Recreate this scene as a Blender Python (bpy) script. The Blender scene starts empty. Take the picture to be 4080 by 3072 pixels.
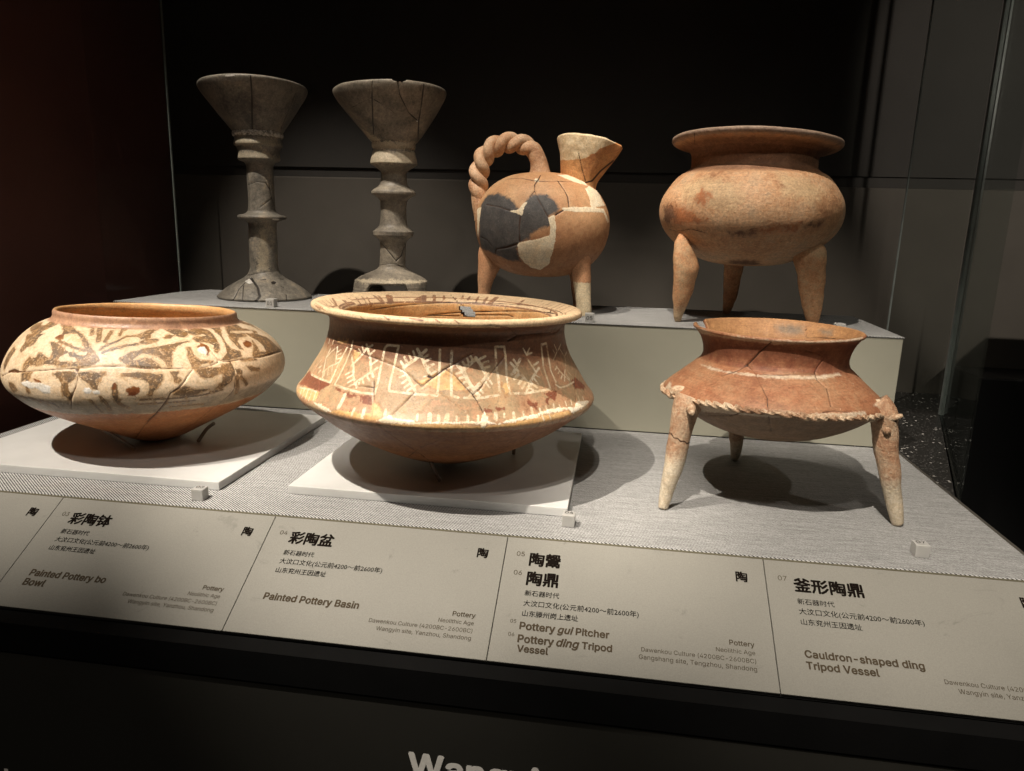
import bpy, bmesh, math, random
import numpy as np
from mathutils import Vector, Matrix
random.seed(4)
C = bpy.data.collections.new('display'); bpy.context.scene.collection.children.link(C)
SC = bpy.context.scene
# ---------------------------------------------------------------- camera
cam = bpy.data.cameras.new('camera'); cam_o = bpy.data.objects.new('camera', cam); C.objects.link(cam_o)
YAW, PITCH, ROLL = 0.141401129, 0.217111602, 0.0284190674
fw = Vector((-math.sin(YAW) * math.cos(PITCH), math.cos(YAW) * math.cos(PITCH), -math.sin(PITCH)))
rt = Vector((math.cos(YAW), math.sin(YAW), 0)); up = rt.cross(fw)
r2 = rt * math.cos(ROLL) + up * math.sin(ROLL); u2 = up * math.cos(ROLL) - rt * math.sin(ROLL)
M = Matrix((r2, u2, -fw)).transposed().to_4x4(); M.translation = Vector((0, 0, .30)); cam_o.matrix_world = M
cam.sensor_fit = 'HORIZONTAL'; cam.sensor_width = 36; cam.lens = 36 * 2877.229 / 4080
cam.clip_start = .02; cam.clip_end = 50
SC.camera = cam_o
# ---------------------------------------------------------------- world (a dark gallery) and lamps
W = bpy.data.worlds.new('World'); SC.world = W; W.use_nodes = True
W.node_tree.nodes['Background'].inputs[0].default_value = (1.0, .90, .80, 1); W.node_tree.nodes['Background'].inputs[1].default_value = .010
def spot(loc, aim, power, size, blend=.6, col=(1, .82, .60), rad=.008):
    l = bpy.data.lights.new('spot_lamp', 'SPOT'); l.energy = power; l.color = col; l.spot_size = math.radians(size); l.spot_blend = blend; l.shadow_soft_size = rad
    o = bpy.data.objects.new('spot_lamp', l); C.objects.link(o); o.location = loc
    o.rotation_euler = (Vector(aim) - Vector(loc)).to_track_quat('-Z', 'Y').to_euler()
    return o
WC = (1, .90, .775)
spot((-.93, .10, 1.38), (-.64, .84, .05), 165, 27, 1.0, WC)
spot((-.66, .14, 1.44), (-.21, .75, .05), 212, 25, .8, WC)
spot((-.14, -.10, 1.32), (.26, .80, .00), 150, 29, .9, WC)
spot((-.78, .46, 1.70), (-.58, 1.26, .20), 125, 30, .7, WC)
spot((-.40, .42, 1.65), (-.12, 1.22, .26), 105, 21, .7, WC)
spot((-.20, .40, 1.65), (.21, 1.22, .24), 105, 24, .7, WC)
spot((1.05, .10, 1.35), (.15, .98, .08), 13, 52, .8, WC, .012)
spot((1.25, .45, .70), (1.25, 1.53, .62), 38, 76, .12, WC, .02)
spot((-.10, -.9, 2.2), (-.05, .50, -.10), 46, 56, .9, WC, .05)  # added fill spot, no known lamp: evens the light on the caption cards
SC.view_settings.view_transform = 'Standard'; SC.view_settings.look = 'None'; SC.view_settings.exposure = 0.0; SC.view_settings.gamma = 1.0
SC.cycles.max_bounces = 6; SC.cycles.use_denoising = True; SC.cycles.sample_clamp_indirect = 3.0
SC.render.film_transparent = False
# ---------------------------------------------------------------- vessel surfaces (numpy)
def vnoise(P, seed=0, octaves=3, scale=1.0):
    """cheap smooth 3-D noise, about -1..1"""
    rs = np.random.RandomState(seed); out = np.zeros(len(P)); amp = 1.0; tot = 0.0
    for o in range(octaves):
        for k in range(5):
            d = rs.normal(size=3); d /= np.linalg.norm(d)
            out += amp * np.sin(P @ d * scale * (1.6 + rs.rand()) * 2 ** o + rs.rand() * 6.28 + 1.3 * np.sin(P @ d[::-1] * scale * 2 ** o))
            tot += amp
        amp *= 0.5
    return out / tot * 2.2

def smooth_profile(pts, ds):
    """pts = [(r, z, sharp)], Catmull-Rom between sharp corners, resampled about every ds (ds may be per point)"""
    P = np.array([p[:2] for p in pts], float); S = [len(p) > 2 and p[2] for p in pts]
    out = [P[0]]
    for i in range(len(P) - 1):
        p1, p2 = P[i], P[i + 1]
        p0 = P[i - 1] if i > 0 and not S[i] else 2 * p1 - p2
        p3 = P[i + 2] if i + 2 < len(P) and not S[i + 1] else 2 * p2 - p1
        L = np.linalg.norm(p2 - p1); n = max(2, int(round(L / ds)))
        d01 = max(np.linalg.norm(p1 - p0), 1e-6); d12 = max(L, 1e-6); d23 = max(np.linalg.norm(p3 - p2), 1e-6)
        m1 = ((p1 - p0) / d01 * d12 + (p2 - p1)) / 2; m2 = ((p3 - p2) / d23 * d12 + (p2 - p1)) / 2
        for k in range(1, n + 1):
            t = k / n
            out.append((2*t**3-3*t**2+1)*p1 + (t**3-2*t**2+t)*m1 + (-2*t**3+3*t**2)*p2 + (t**3-t**2)*m2)
    P = np.array(out); P[:, 0] = np.maximum(P[:, 0], 0.0004)
    return P

class Surf:
    """surface of revolution about a vertical axis, finer towards the front of the case"""
    def __init__(s, center, prof, ds=.001, da=.0011, wide=1.95, tilt=None, rough=.0006, seed=1, bend=None, sx=1.0, sy=1.0, freq=26., sup=0.0):
        s.c = np.array(center, float); s.P = smooth_profile(prof, ds)
        s.s = np.r_[0, np.cumsum(np.linalg.norm(np.diff(s.P, axis=0), axis=1))]
        rmax = s.P[:, 0].max(); face = math.atan2(-s.c[1], -s.c[0])
        nf = int(2 * wide * rmax / da); nb = max(24, nf // 6)
        s.th = np.r_[face - wide + 2 * wide * np.arange(nf) / nf, face + wide + (2 * np.pi - 2 * wide) * np.arange(nb) / nb]
        s.tilt = tilt; s.rough = rough; s.seed = seed; s.bend = bend; s.sx = sx; s.sy = sy; s.freq = freq; s.sup = sup
        R, T = np.meshgrid(np.arange(len(s.P)), s.th, indexing='ij')
        s.R = s.P[R, 0]; s.Zp = s.P[R, 1]; s.T = T; s.S = s.s[R]
        s.V = s.pos(s.R, s.Zp, s.T)
        s.shape = s.R.shape
    def pos(s, r, z, t, disp=None):
        c, n = np.cos(t), np.sin(t)
        if s.sup:
            k = (np.abs(c) ** s.sup + np.abs(n) ** s.sup) ** (-1 / s.sup); r = r * k
        X = r * c * s.sx; Y = r * n * s.sy; Z = z + 0 * r
        if s.tilt:
            a, b, z0, z1 = s.tilt[:4]; w = np.clip((z - z0) / (z1 - z0), 0, 1); w = w * w * (3 - 2 * w)
            if len(s.tilt) > 4: w2 = np.clip((s.tilt[5] - z) / (s.tilt[5] - s.tilt[4]), 0, 1); w = w * w2 * w2 * (3 - 2 * w2)
            Z = Z + (a * X + b * Y) * w
        if s.bend is not None:
            X = X + np.interp(z, s.bend[0], s.bend[1])
        Q = np.stack([X, Y, Z], -1)
        if s.rough:
            f = vnoise(Q.reshape(-1, 3), s.seed, 3, s.freq).reshape(X.shape) * s.rough
            Q = Q + np.stack([c * f, n * f, 0.4 * f], -1)
        return Q + np.array([s.c[0], s.c[1], 0])

def sd_shapes(U, W, Rr, shapes):
    """signed distance in mm (positive inside) to traced shapes given as angle (mrad) and arc length (0.1 mm)"""
    best = np.full(U.shape, -12.0)
    for sh in shapes:
        kind, w, pts = sh[0], sh[1], np.array(sh[2], float).reshape(-1, 2)
        tu = pts[:, 0] * 1e-3; tw = pts[:, 1] * 1e-4
        m0 = .012 + w * .5e-3
        sel = (W > tw.min() - m0) & (W < tw.max() + m0)
        rm = np.maximum(Rr[sel], .01)
        du0 = np.angle(np.exp(1j * (U[sel] - tu.mean())))
        span = (tu.max() - tu.min()) / 2
        mid = (tu.max() + tu.min()) / 2
        du0 = np.angle(np.exp(1j * (U[sel] - mid)))
        near = np.abs(du0) < span + m0 / rm
        idx = np.flatnonzero(sel)[near]
        if not len(idx): continue
        u = mid + du0[near]; ww = W.ravel()[idx]; r = rm[near]
        n = len(tu); segs = range(n) if kind == 'P' else range(n - 1)
        if n == 1: segs = [0]
        D = np.full(len(idx), 1e9); inside = np.zeros(len(idx), bool)
        for k in segs:
            k2 = (k + 1) % n
            ax = (tu[k] - u) * r; ay = tw[k] - ww; bx = (tu[k2] - u) * r; by = tw[k2] - ww
            ex, ey = bx - ax, by - ay; L = ex * ex + ey * ey + 1e-12
            t = np.clip(-(ax * ex + ay * ey) / L, 0, 1)
            D = np.minimum(D, (ax + t * ex) ** 2 + (ay + t * ey) ** 2)
            if kind == 'P':
                c = ((tw[k] > ww) != (tw[k2] > ww))
                x = tu[k] + (ww - tw[k]) / (tw[k2] - tw[k] + 1e-15) * (tu[k2] - tu[k])
                inside ^= c & (u < x)
        D = np.sqrt(D) * 1e3
        d = np.where(inside, D, -D) if kind == 'P' else w / 2 - D
        b = best.ravel(); b[idx] = np.maximum(b[idx], np.minimum(d, 12.0)); best = b.reshape(U.shape)
    return best

PROF = {
 'bowl': dict(center=(-.599, .855), z=0, seed=3, ds=.0011, da=.0011, tilt=(-.0225, -.045, .12, .175), rough=.0007, freq=22.,
   prof=[(.0004,.0115,1),(.022,.0112),(.034,.0155),(.062,.0300),(.1100,.0555),(.1390,.0730),(.1545,.0870),(.1628,.0985),(.1652,.1085),(.1635,.1200),(.1560,.1350),(.1430,.1500),(.1255,.1625),(.1095,.1695,1),(.1070,.1735),(.1062,.1790),(.1045,.1815),
         (.1015,.1805),(.1003,.1740),(.1050,.1660),(.1350,.1450),(.1560,.1150),(.1520,.0960),(.1050,.0620),(.0004,.0200,1)]),
 'basin': dict(center=(-.1985, .84), z=0, seed=5, ds=.0011, da=.0011, tilt=(-.016, -.01, .02, .1), rough=.0006, freq=22.,
   prof=[(.0004,.0140,1),(.014,.0135),(.026,.0170),(.060,.0288),(.0960,.0452),(.1350,.0678),(.1600,.0870),(.1745,.0985,1),(.1772,.1035),(.1765,.1075),(.1705,.1150),(.1580,.1350),(.1470,.1540),(.1408,.1710),(.1388,.1830),(.1400,.1925),(.1480,.1985),(.1560,.2005),(.1588,.2030),(.1580,.2070),(.1540,.2085),
         (.1400,.2050),(.1270,.2010),(.1220,.1960),(.1225,.1850),(.1290,.1650),(.1450,.1450),(.1600,.1150),(.1550,.0980),(.1000,.0600),(.0004,.0250,1)]),
 'cauldron': dict(center=(.1765, .83), z=0, seed=7, ds=.0011, da=.0011, tilt=(-.02, -.06, .06, .11, .130, .180), rough=.0007, freq=24.,
   prof=[(.0004,.0765,1),(.03,.0778),(.06,.0840),(.090,.0980),(.1120,.1140),(.1180,.1190),(.1182,.1235),(.1155,.1275),(.1020,.1400),(.0880,.1525),(.0795,.1600,1),(.0772,.1660),(.0775,.1740),(.0805,.1840),(.0870,.1935),(.0898,.1955),(.0900,.1975),(.0878,.1985),
         (.0835,.1930),(.0765,.1820),(.0735,.1700),(.0760,.1590),(.1000,.1350),(.1120,.1220),(.0900,.1000),(.0004,.0780,1)]),
 'ding': dict(center=(.1935, .0), z=0, seed=9, ds=.0014, da=.0014, tilt=(-.038, -.060, .375, .43), rough=.0013, freq=17.,
   prof=[(.0004,.2500,1),(.030,.2505),(.062,.2560),(.095,.2720),(.1180,.2900),(.1330,.3120),(.1370,.3300),(.1350,.3470),(.1255,.3650),(.1110,.3825),(.0975,.3910),(.0930,.3955),(.0925,.4030),(.0930,.4120),(.0955,.4175,1),(.1100,.4245),(.1225,.4282),(.1243,.4310),(.1235,.4345),
         (.1100,.4290),(.0900,.4200),(.0860,.4080),(.0870,.3930),(.1200,.3650),(.1280,.3300),(.0900,.2850),(.0004,.2600,1)]),
 'goblet': dict(center=(-.6240, 1.22), z=0, seed=11, ds=.0014, da=.0012, tilt=(.038, -.055, .44, .51), rough=.0004, freq=45., bend=([.16,.36,.38,.44,.5145],[-.0005,.0004,0,-.001,-.0052]),
   prof=[(.0800,.1640,1),(.0806,.1665),(.0770,.1700),(.0640,.1810),(.0509,.1895),(.0360,.1980),(.0275,.2060),(.0245,.2150),(.0241,.2260),(.0238,.2800),(.0238,.2900),(.0252,.2950),(.0330,.2990),(.0405,.3008),(.0412,.3030,1),(.0402,.3052),(.0300,.3082),(.0243,.3122),(.0230,.3180),(.0224,.3700),(.0226,.3890),(.0250,.3940),(.0340,.3985),(.0352,.4000,1),(.0338,.4080),(.0340,.4130,1),(.0355,.4170),(.0362,.4195,1),(.0392,.4215,1),(.0400,.4235),(.0384,.4330),(.0392,.4355,1),(.0388,.4400),(.0409,.4445,1),(.0475,.4530),(.0615,.4720),(.0762,.4930),(.0868,.5090),(.0887,.5145),(.0875,.5165),
         (.0850,.5150),(.0700,.4940),(.0400,.4550),(.0004,.4400,1)]),
 'goblet_two': dict(center=(-.3862, 1.22), z=0, seed=13, ds=.0014, da=.0012, tilt=(.044, -.026, .43, .505), rough=.0004, freq=45., bend=([.17,.2,.25,.38,.44,.51],[-.008,-.004,-.001,.0018,.002,-.004]),
   prof=[(.0660,.1634,1),(.0668,.1700),(.0650,.1850),(.0640,.1960),(.0625,.2020,1),(.0560,.2070),(.0380,.2160),(.0270,.2215),(.0228,.2260),(.0222,.2300,1),(.0222,.2630),(.0235,.2700),(.0300,.2760),(.0344,.2785,1),(.0346,.2855,1),(.0300,.2890),(.0245,.2940),(.0226,.3010),(.0221,.3300),(.0235,.3370),(.0300,.3430),(.0368,.3465,1),(.0369,.3508,1),(.0330,.3545),(.0265,.3590),(.0230,.3640),(.0221,.3700),(.0218,.3830),(.0260,.3870),(.0340,.3920),(.0394,.3955,1),(.0385,.4010),(.0350,.4150),(.0338,.4185,1),(.0358,.4210),(.0366,.4250),(.0362,.4290),(.0372,.4305,1),(.0389,.4320,1),(.0492,.4440),(.0662,.4660),(.0820,.4880),(.0905,.5020),(.0922,.5075),(.0915,.5100),
         (.0890,.5090),(.0750,.4880),(.0400,.4450),(.0004,.4350,1)]),
 'pitcher': dict(center=(-.1277, 1.19), z=0, seed=15, ds=.0012, da=.0012, tilt=None, rough=.0010, freq=24., sx=1.0, sy=.80, sup=2.15,
   prof=[(.0004,.2215,1),(.030,.2222),(.058,.2290),(.082,.2430),(.0985,.2640),(.1060,.2850),(.1080,.3070),(.1050,.3270),(.0950,.3480),(.0780,.3660),(.0520,.3790),(.025,.3840),(.0004,.3855,1)]),
}
def make_surf(k):
    d = dict(PROF[k]); d.pop('z'); pr = d.pop('prof')
    if k == 'ding': d['center'] = (.1935, 1.195)
    return Surf(prof=pr, **d)
TRACES = {'bowl':{'dark':[('P',0.0,[-2077,2900,-1990,2902,-1916,2901,-1850,2899,-1772,2890,-1800,2859,-1719,2808,-1652,2757,-1599,2726,-1551,2696,-1498,2642,-1453,2590,-1422,2544,-1394,2500,-1356,2442,-1332,2399,-1310,2357,-1337,2311,-1367,2303,-1397,2294,-1427,2286,-1453,2287,-1480,2288,-1507,2288,-1534,2289,-1562,2289,-1591,2289,-1628,2307,-1668,2324,-1634,2326,-1601,2328,-1565,2326,-1530,2323,-1501,2325,-1472,2327,-1444,2329,-1467,2365,-1504,2382,-1543,2398,-1566,2435,-1523,2439,-1470,2404,-1425,2406,-1413,2448,-1449,2505,-1485,2567,-1534,2646,-1606,2708,-1670,2705,-1716,2673,-1733,2641,-1772,2734,-1859,2812,-2009,2878]),
('L',2.43,[-1704,2561,-1667,2551,-1633,2542,-1606,2529,-1580,2517,-1556,2504,-1523,2494,-1492,2484,-1465,2476,-1439,2467]),
('P',0.0,[-1785,2539,-1719,2540,-1649,2494,-1600,2465,-1561,2436,-1584,2413,-1609,2391,-1627,2359,-1640,2328,-1681,2345,-1698,2420,-1729,2483]),
('P',0.0,[-1911,2195,-1929,2251,-1918,2312,-1902,2345,-1870,2319,-1823,2349,-1828,2387,-1784,2389,-1713,2349,-1678,2334,-1644,2320,-1614,2319,-1584,2318,-1556,2317,-1528,2316,-1524,2294,-1551,2292,-1578,2290,-1607,2287,-1644,2291,-1683,2293,-1712,2285,-1742,2276,-1773,2267,-1813,2265,-1858,2262,-1872,2223,-1892,2191]),
('P',0.0,[-2433,2654,-2523,2709,-2377,2783,-2209,2739,-2134,2776,-2208,2840,-2229,2896,-2049,2890,-1991,2815,-1998,2769,-2010,2726,-2023,2682,-2018,2634,-2098,2606,-2271,2628]),
('P',0.0,[-2218,2569,-2110,2603,-2030,2620,-1960,2634,-1970,2567,-1958,2525,-1951,2484,-1980,2461,-2011,2438,-2026,2402,-2044,2366,-2080,2391,-2081,2433,-2088,2476,-2139,2523]),
('P',0.0,[-2282,2190,-2287,2236,-2305,2280,-2280,2334,-2273,2386,-2165,2374,-2167,2325,-2177,2276,-2177,2227,-2183,2175,-2207,2130]),
('P',0.0,[-1775,2602,-1754,2649,-1720,2666,-1687,2604,-1702,2571]),
('P',0.0,[-1614,2896,-1553,2910,-1509,2910,-1466,2911,-1424,2911,-1381,2911,-1338,2911,-1297,2912,-1257,2913,-1218,2914,-1178,2914,-1140,2915,-1101,2915,-1159,2883,-1183,2845,-1202,2796,-1241,2857,-1266,2888,-1288,2838,-1325,2851,-1352,2848,-1391,2844,-1432,2880,-1491,2880,-1521,2835,-1566,2860]),
('L',3.09,[-1502,2813,-1476,2754,-1457,2702]),
('L',4.78,[-1451,2869,-1426,2808,-1405,2748,-1389,2696,-1377,2650,-1367,2608]),
('L',3.69,[-1306,2789,-1305,2733,-1307,2684,-1311,2641,-1315,2600]),
('L',2.48,[-1215,2827,-1214,2764,-1215,2708]),
('L',2.3,[-1329,2486,-1311,2513,-1293,2542,-1275,2557,-1257,2573,-1239,2588,-1220,2605,-1206,2624,-1192,2644,-1177,2665,-1162,2686,-1142,2690,-1122,2694,-1101,2698,-1081,2701]),
('L',2.74,[-1307,2444,-1292,2455,-1276,2466,-1261,2478,-1245,2489,-1226,2499,-1207,2510,-1187,2520,-1168,2531,-1148,2542,-1128,2548,-1109,2555,-1089,2561,-1070,2568]),
('P',0.0,[-1086,2701,-1057,2735,-1027,2772,-994,2812,-958,2853,-961,2758,-964,2678,-998,2632,-1041,2666]),
('P',0.0,[-1035,2621,-998,2632,-961,2643,-963,2578,-991,2583,-1019,2589]),
('P',0.0,[-1180,2390,-1160,2409,-1139,2428,-1118,2448,-1094,2459,-1069,2471,-1044,2482,-1016,2488,-989,2493,-961,2498,-964,2444,-999,2443,-1034,2442,-1071,2405,-1102,2358,-1071,2349,-1048,2362,-1026,2375,-996,2376,-966,2376,-968,2328,-970,2281,-999,2283,-1027,2285,-1056,2289,-1085,2293,-1114,2296,-1150,2328]),
('P',0.0,[-1446,2213,-1421,2221,-1397,2229,-1369,2228,-1342,2225,-1315,2223,-1289,2220,-1262,2218,-1291,2181,-1305,2123,-1307,2082,-1309,2041,-1335,2048,-1361,2107,-1399,2143,-1424,2178]),
('P',0.0,[-1626,2199,-1596,2210,-1566,2219,-1536,2225,-1507,2231,-1478,2222,-1450,2213,-1467,2147,-1502,2101,-1497,2027,-1479,1966,-1497,1914,-1517,1938,-1537,1961,-1540,2000,-1545,2038,-1551,2104,-1582,2153]),
('P',0.0,[-1914,2158,-1857,2173,-1808,2186,-1831,2142,-1858,2099,-1893,2070,-1900,2114]),
('L',5.23,[-1202,2076,-1202,2048,-1203,2020,-1204,1991,-1205,1961]),
('L',3.16,[-1293,1955,-1286,1931,-1278,1906,-1272,1879,-1267,1850,-1262,1817,-1265,1752]),
('L',4.15,[-1206,1953,-1199,1925,-1193,1894,-1187,1860,-1174,1840,-1161,1820,-1148,1798]),
('L',2.41,[-1356,1903,-1351,1873,-1347,1841,-1345,1805,-1337,1759,-1330,1710]),
('L',2.42,[-1751,1866,-1729,1860,-1707,1854,-1687,1847,-1666,1840,-1647,1833,-1642,1802,-1638,1768,-1636,1732]),
('L',1.98,[-1973,1868,-1936,1871,-1902,1873,-1871,1873,-1842,1873,-1814,1871,-1792,1862,-1770,1853,-1750,1842,-1731,1831,-1712,1819]),
('P',0.0,[-1156,2216,-1133,2217,-1110,2219,-1088,2220,-1065,2219,-1042,2218,-1019,2216,-996,2214,-973,2212,-975,2172,-977,2132,-978,2092,-1002,2117,-1026,2138,-1051,2159,-1076,2168,-1101,2177,-1128,2182,-1155,2186]),
('P',0.0,[-2075,2022,-2000,2024,-1975,1991,-1958,1954,-2038,1915,-2079,1964]),
('L',3.4,[-1829,2135,-1837,2096,-1847,2056,-1839,2024,-1834,1992,-1833,1957]),
('P',0.0,[-1045,2702,-1001,2773,-964,2813,-925,2853,-887,2853,-928,2805,-973,2703,-1012,2654,-1043,2643]),
('P',0.0,[-1043,2610,-991,2637,-958,2646,-926,2654,-895,2625,-950,2599,-1002,2573,-1042,2578]),
('P',0.0,[-872,2869,-833,2881,-793,2893,-752,2905,-713,2907,-673,2909,-616,2894,-664,2832,-621,2795,-634,2717,-685,2667,-730,2683,-772,2740,-791,2787,-811,2836]),
('P',0.0,[-857,2677,-804,2727,-759,2711,-805,2650,-854,2653]),
('P',0.0,[-589,2844,-542,2865,-497,2880,-434,2845,-410,2815,-388,2785,-397,2675,-406,2616,-411,2560,-426,2503,-438,2451,-479,2386,-495,2410,-470,2500,-501,2550,-556,2569,-597,2574,-613,2624,-584,2672,-522,2665,-459,2683,-500,2717,-575,2698,-600,2721,-625,2746]),
('P',0.0,[-1042,2491,-993,2509,-960,2517,-927,2526,-892,2534,-853,2548,-812,2561,-770,2574,-726,2587,-682,2595,-637,2602,-673,2588,-707,2574,-745,2546,-781,2518,-822,2444,-830,2392,-838,2341,-840,2268,-867,2271,-876,2328,-909,2380,-948,2425,-981,2432,-1013,2437,-1041,2447]),
('P',0.0,[-1042,2372,-996,2382,-974,2362,-952,2342,-924,2293,-912,2260,-956,2264,-985,2269,-1014,2274,-1043,2278,-1042,2324]),
('P',0.0,[-700,2500,-677,2507,-676,2438,-663,2371,-649,2337,-636,2304,-606,2299,-576,2293,-546,2287,-550,2270,-578,2270,-605,2269,-632,2269,-660,2253,-686,2237,-708,2249,-711,2326,-709,2396,-705,2447]),
('P',0.0,[-1044,2210,-1012,2208,-980,2205,-943,2187,-908,2191,-912,2122,-935,2072,-951,2043,-967,2014,-987,1944,-1007,1963,-998,2010,-990,2055,-997,2101,-1024,2142,-1045,2151]),
('P',0.0,[-858,2215,-830,2208,-802,2200,-819,2155,-792,2104,-812,2069,-841,2097,-841,2159]),
('P',0.0,[-685,2212,-655,2212,-624,2211,-593,2210,-563,2207,-532,2203,-501,2199,-524,2137,-553,2115,-580,2093,-629,2096,-663,2127,-674,2170]),
('P',0.0,[-490,2222,-451,2226,-409,2229,-400,2173,-411,2091,-427,2054,-442,2017,-467,1995,-491,1972,-517,1953,-542,1934,-566,1923,-591,1912,-574,1941,-556,1968,-537,1995,-516,2020,-505,2066,-491,2112,-517,2143,-503,2190]),
('P',0.0,[-850,2005,-825,2014,-800,2022,-775,2031,-754,2011,-732,1990,-710,1969,-680,1968,-649,1966,-617,1963,-650,1946,-683,1928,-707,1919,-731,1909,-755,1900,-785,1916,-814,1931,-843,1946]),
('P',0.0,[-315,2897,-260,2906,-202,2914,-143,2922,-115,2890,-190,2846,-269,2739,-318,2649,-333,2584,-344,2524,-344,2466,-342,2410,-304,2386,-266,2360,-288,2294,-332,2289,-373,2282,-413,2276,-468,2289,-434,2333,-396,2379,-376,2450,-350,2525,-343,2586,-333,2651,-332,2724,-318,2811]),
('P',0.0,[-100,2846,-25,2850,60,2851,153,2849,123,2790,102,2733,151,2694,211,2655,277,2613,153,2582,198,2653,128,2671,70,2687,16,2701,-37,2713,-87,2724,-132,2735,-178,2696,-145,2673,-110,2650,-54,2644,8,2638,-18,2583,-86,2585,-147,2585,-213,2521,-224,2450,-230,2384,-259,2402,-263,2448,-264,2495,-263,2545,-237,2627,-199,2716]),
('P',0.0,[18,2635,66,2617,118,2596,180,2574,216,2538,254,2500,298,2460,301,2401,317,2341,328,2272,362,2201,213,2215,123,2213,30,2227,-49,2236,-119,2242,-181,2245,-110,2297,-42,2287,33,2274,57,2372,51,2418,50,2465,33,2519,20,2573]),
('P',0.0,[-14,2498,-31,2431,-41,2367,-63,2310,-78,2255,-131,2261,-180,2265,-144,2307,-104,2350,-66,2422]),
('P',0.0,[234,2914,377,2888,517,2841,584,2775,690,2699,530,2687,463,2646,465,2584,477,2520,504,2451,504,2485,465,2550,432,2609,414,2666,413,2721,370,2770,339,2817,347,2873]),
('P',0.0,[-284,2152,-243,2135,-200,2117,-154,2097,-170,2067,-214,2080,-256,2092]),
('P',0.0,[-393,2154,-364,2134,-333,2113,-347,2074,-388,2085]),
('L',4.1,[-392,2053,-395,2018,-396,1981,-394,1942,-389,1899,-378,1850]),
('L',2.1,[-306,2250,-278,2243,-249,2236,-218,2229,-187,2221,-155,2213]),
('L',3.31,[-357,2044,-342,2009,-325,1973,-305,1934]),
('L',2.18,[-1055,1908,-1039,1907,-1023,1907,-1007,1906,-991,1906,-975,1905,-959,1904,-943,1902,-926,1901,-910,1899,-893,1898,-877,1896,-860,1894,-844,1892,-826,1892,-808,1893,-791,1894,-773,1894,-755,1895,-737,1895,-718,1895,-700,1895,-681,1895,-662,1894,-645,1899,-627,1903,-609,1908,-591,1912,-572,1916,-554,1919,-535,1923,-515,1926]),
('L',1.55,[-1059,1847,-1042,1847,-1025,1847,-1008,1847,-991,1846,-974,1845,-957,1844,-940,1843,-922,1841,-905,1840,-887,1838,-869,1837,-852,1836,-834,1835,-816,1833,-798,1832,-779,1830,-761,1828,-742,1825,-723,1823,-704,1820]),
('L',1.58,[-864,1755,-846,1755,-829,1754,-811,1753,-793,1751,-775,1750,-757,1748,-739,1746,-720,1744,-702,1742,-683,1739,-663,1736,-644,1733]),
('L',1.5,[-1052,2909,-1026,2908,-1000,2907,-974,2905,-948,2904,-921,2903,-895,2901,-869,2899,-842,2898,-816,2896,-789,2894,-761,2896,-732,2898,-704,2900,-674,2901,-644,2903,-614,2904,-583,2905,-552,2906,-520,2907,-487,2907,-455,2910,-422,2913,-389,2915,-354,2918,-317,2920,-279,2922,-239,2924,-198,2926,-155,2927,-110,2928,-62,2928,-8,2928,59,2927,136,2924,227,2919,357,2909,564,2863,750,2786])],'red':[('P',0.0,[-1136,2029,-1123,2066,-1090,2075,-1058,2061,-1047,2022,-1065,1977,-1095,1955,-1123,1974]),
('P',0.0,[-1781,2121,-1739,2124,-1706,2094,-1716,2078,-1759,2086]),
('P',0.0,[-1212,2107,-1196,2121,-1189,2046,-1213,2047]),
('P',0.0,[-167,2485,-94,2518,-61,2471,-102,2408,-168,2391,-187,2430]),
('P',0.0,[-624,2501,-560,2558,-540,2527,-520,2497,-531,2426,-572,2356,-564,2431,-591,2496,-623,2480]),
('P',0.0,[-1775,2612,-1754,2649,-1719,2655,-1699,2613,-1721,2589])],'white':[('P',0.0,[-1908,2059,-1836,2088,-1801,2087,-1767,2085,-1734,2083,-1688,2074,-1660,2063,-1632,2052,-1638,1974,-1693,1974,-1734,2015,-1771,2013,-1809,2009,-1842,2019,-1877,2027]),
('P',0.0,[-1403,2028,-1387,2055,-1361,2059,-1344,2029,-1363,1998,-1389,1998]),
('P',0.0,[-1344,2033,-1301,2033,-1295,1987,-1337,1987]),
('P',0.0,[-633,2461,-591,2496,-552,2491,-558,2410,-581,2385,-613,2409])],'crack':[('L',0.9,[-2263,2043,-2173,2083,-2118,2113,-2075,2139,-2030,2151,-1988,2160,-1949,2169,-1912,2177,-1880,2184,-1850,2191,-1822,2197,-1795,2204,-1770,2209,-1746,2215,-1722,2220,-1701,2225,-1680,2230,-1660,2234,-1640,2238,-1621,2242,-1601,2246,-1582,2250,-1560,2253,-1537,2255,-1515,2258,-1493,2260,-1472,2262,-1454,2264,-1436,2267,-1419,2270,-1402,2272,-1384,2275,-1367,2279,-1350,2282,-1333,2284,-1316,2287,-1299,2290,-1281,2291,-1264,2292,-1247,2292,-1230,2293,-1213,2293,-1196,2294,-1179,2294,-1162,2291,-1144,2289,-1127,2286,-1110,2283,-1092,2280,-1076,2277,-1060,2275,-1044,2271,-1028,2268,-1011,2265,-995,2262,-979,2258]),
('L',2.31,[-2110,2135,-2070,2154,-2033,2172,-1971,2166]),
('P',0.0,[-1477,2261,-1442,2260,-1446,2216]),
('L',0.7,[-1043,2270,-1025,2268,-1008,2265,-991,2262,-974,2259,-956,2257,-938,2255,-920,2253,-902,2251,-884,2250,-865,2248,-847,2245,-830,2243,-813,2240,-797,2237,-780,2234,-763,2231,-746,2228,-729,2225,-712,2221,-694,2221,-676,2221,-659,2221,-641,2220,-621,2225,-602,2229,-582,2233,-562,2238,-537,2250,-511,2262,-503,2306,-509,2363,-515,2393,-521,2424,-527,2456,-546,2490]),
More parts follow.
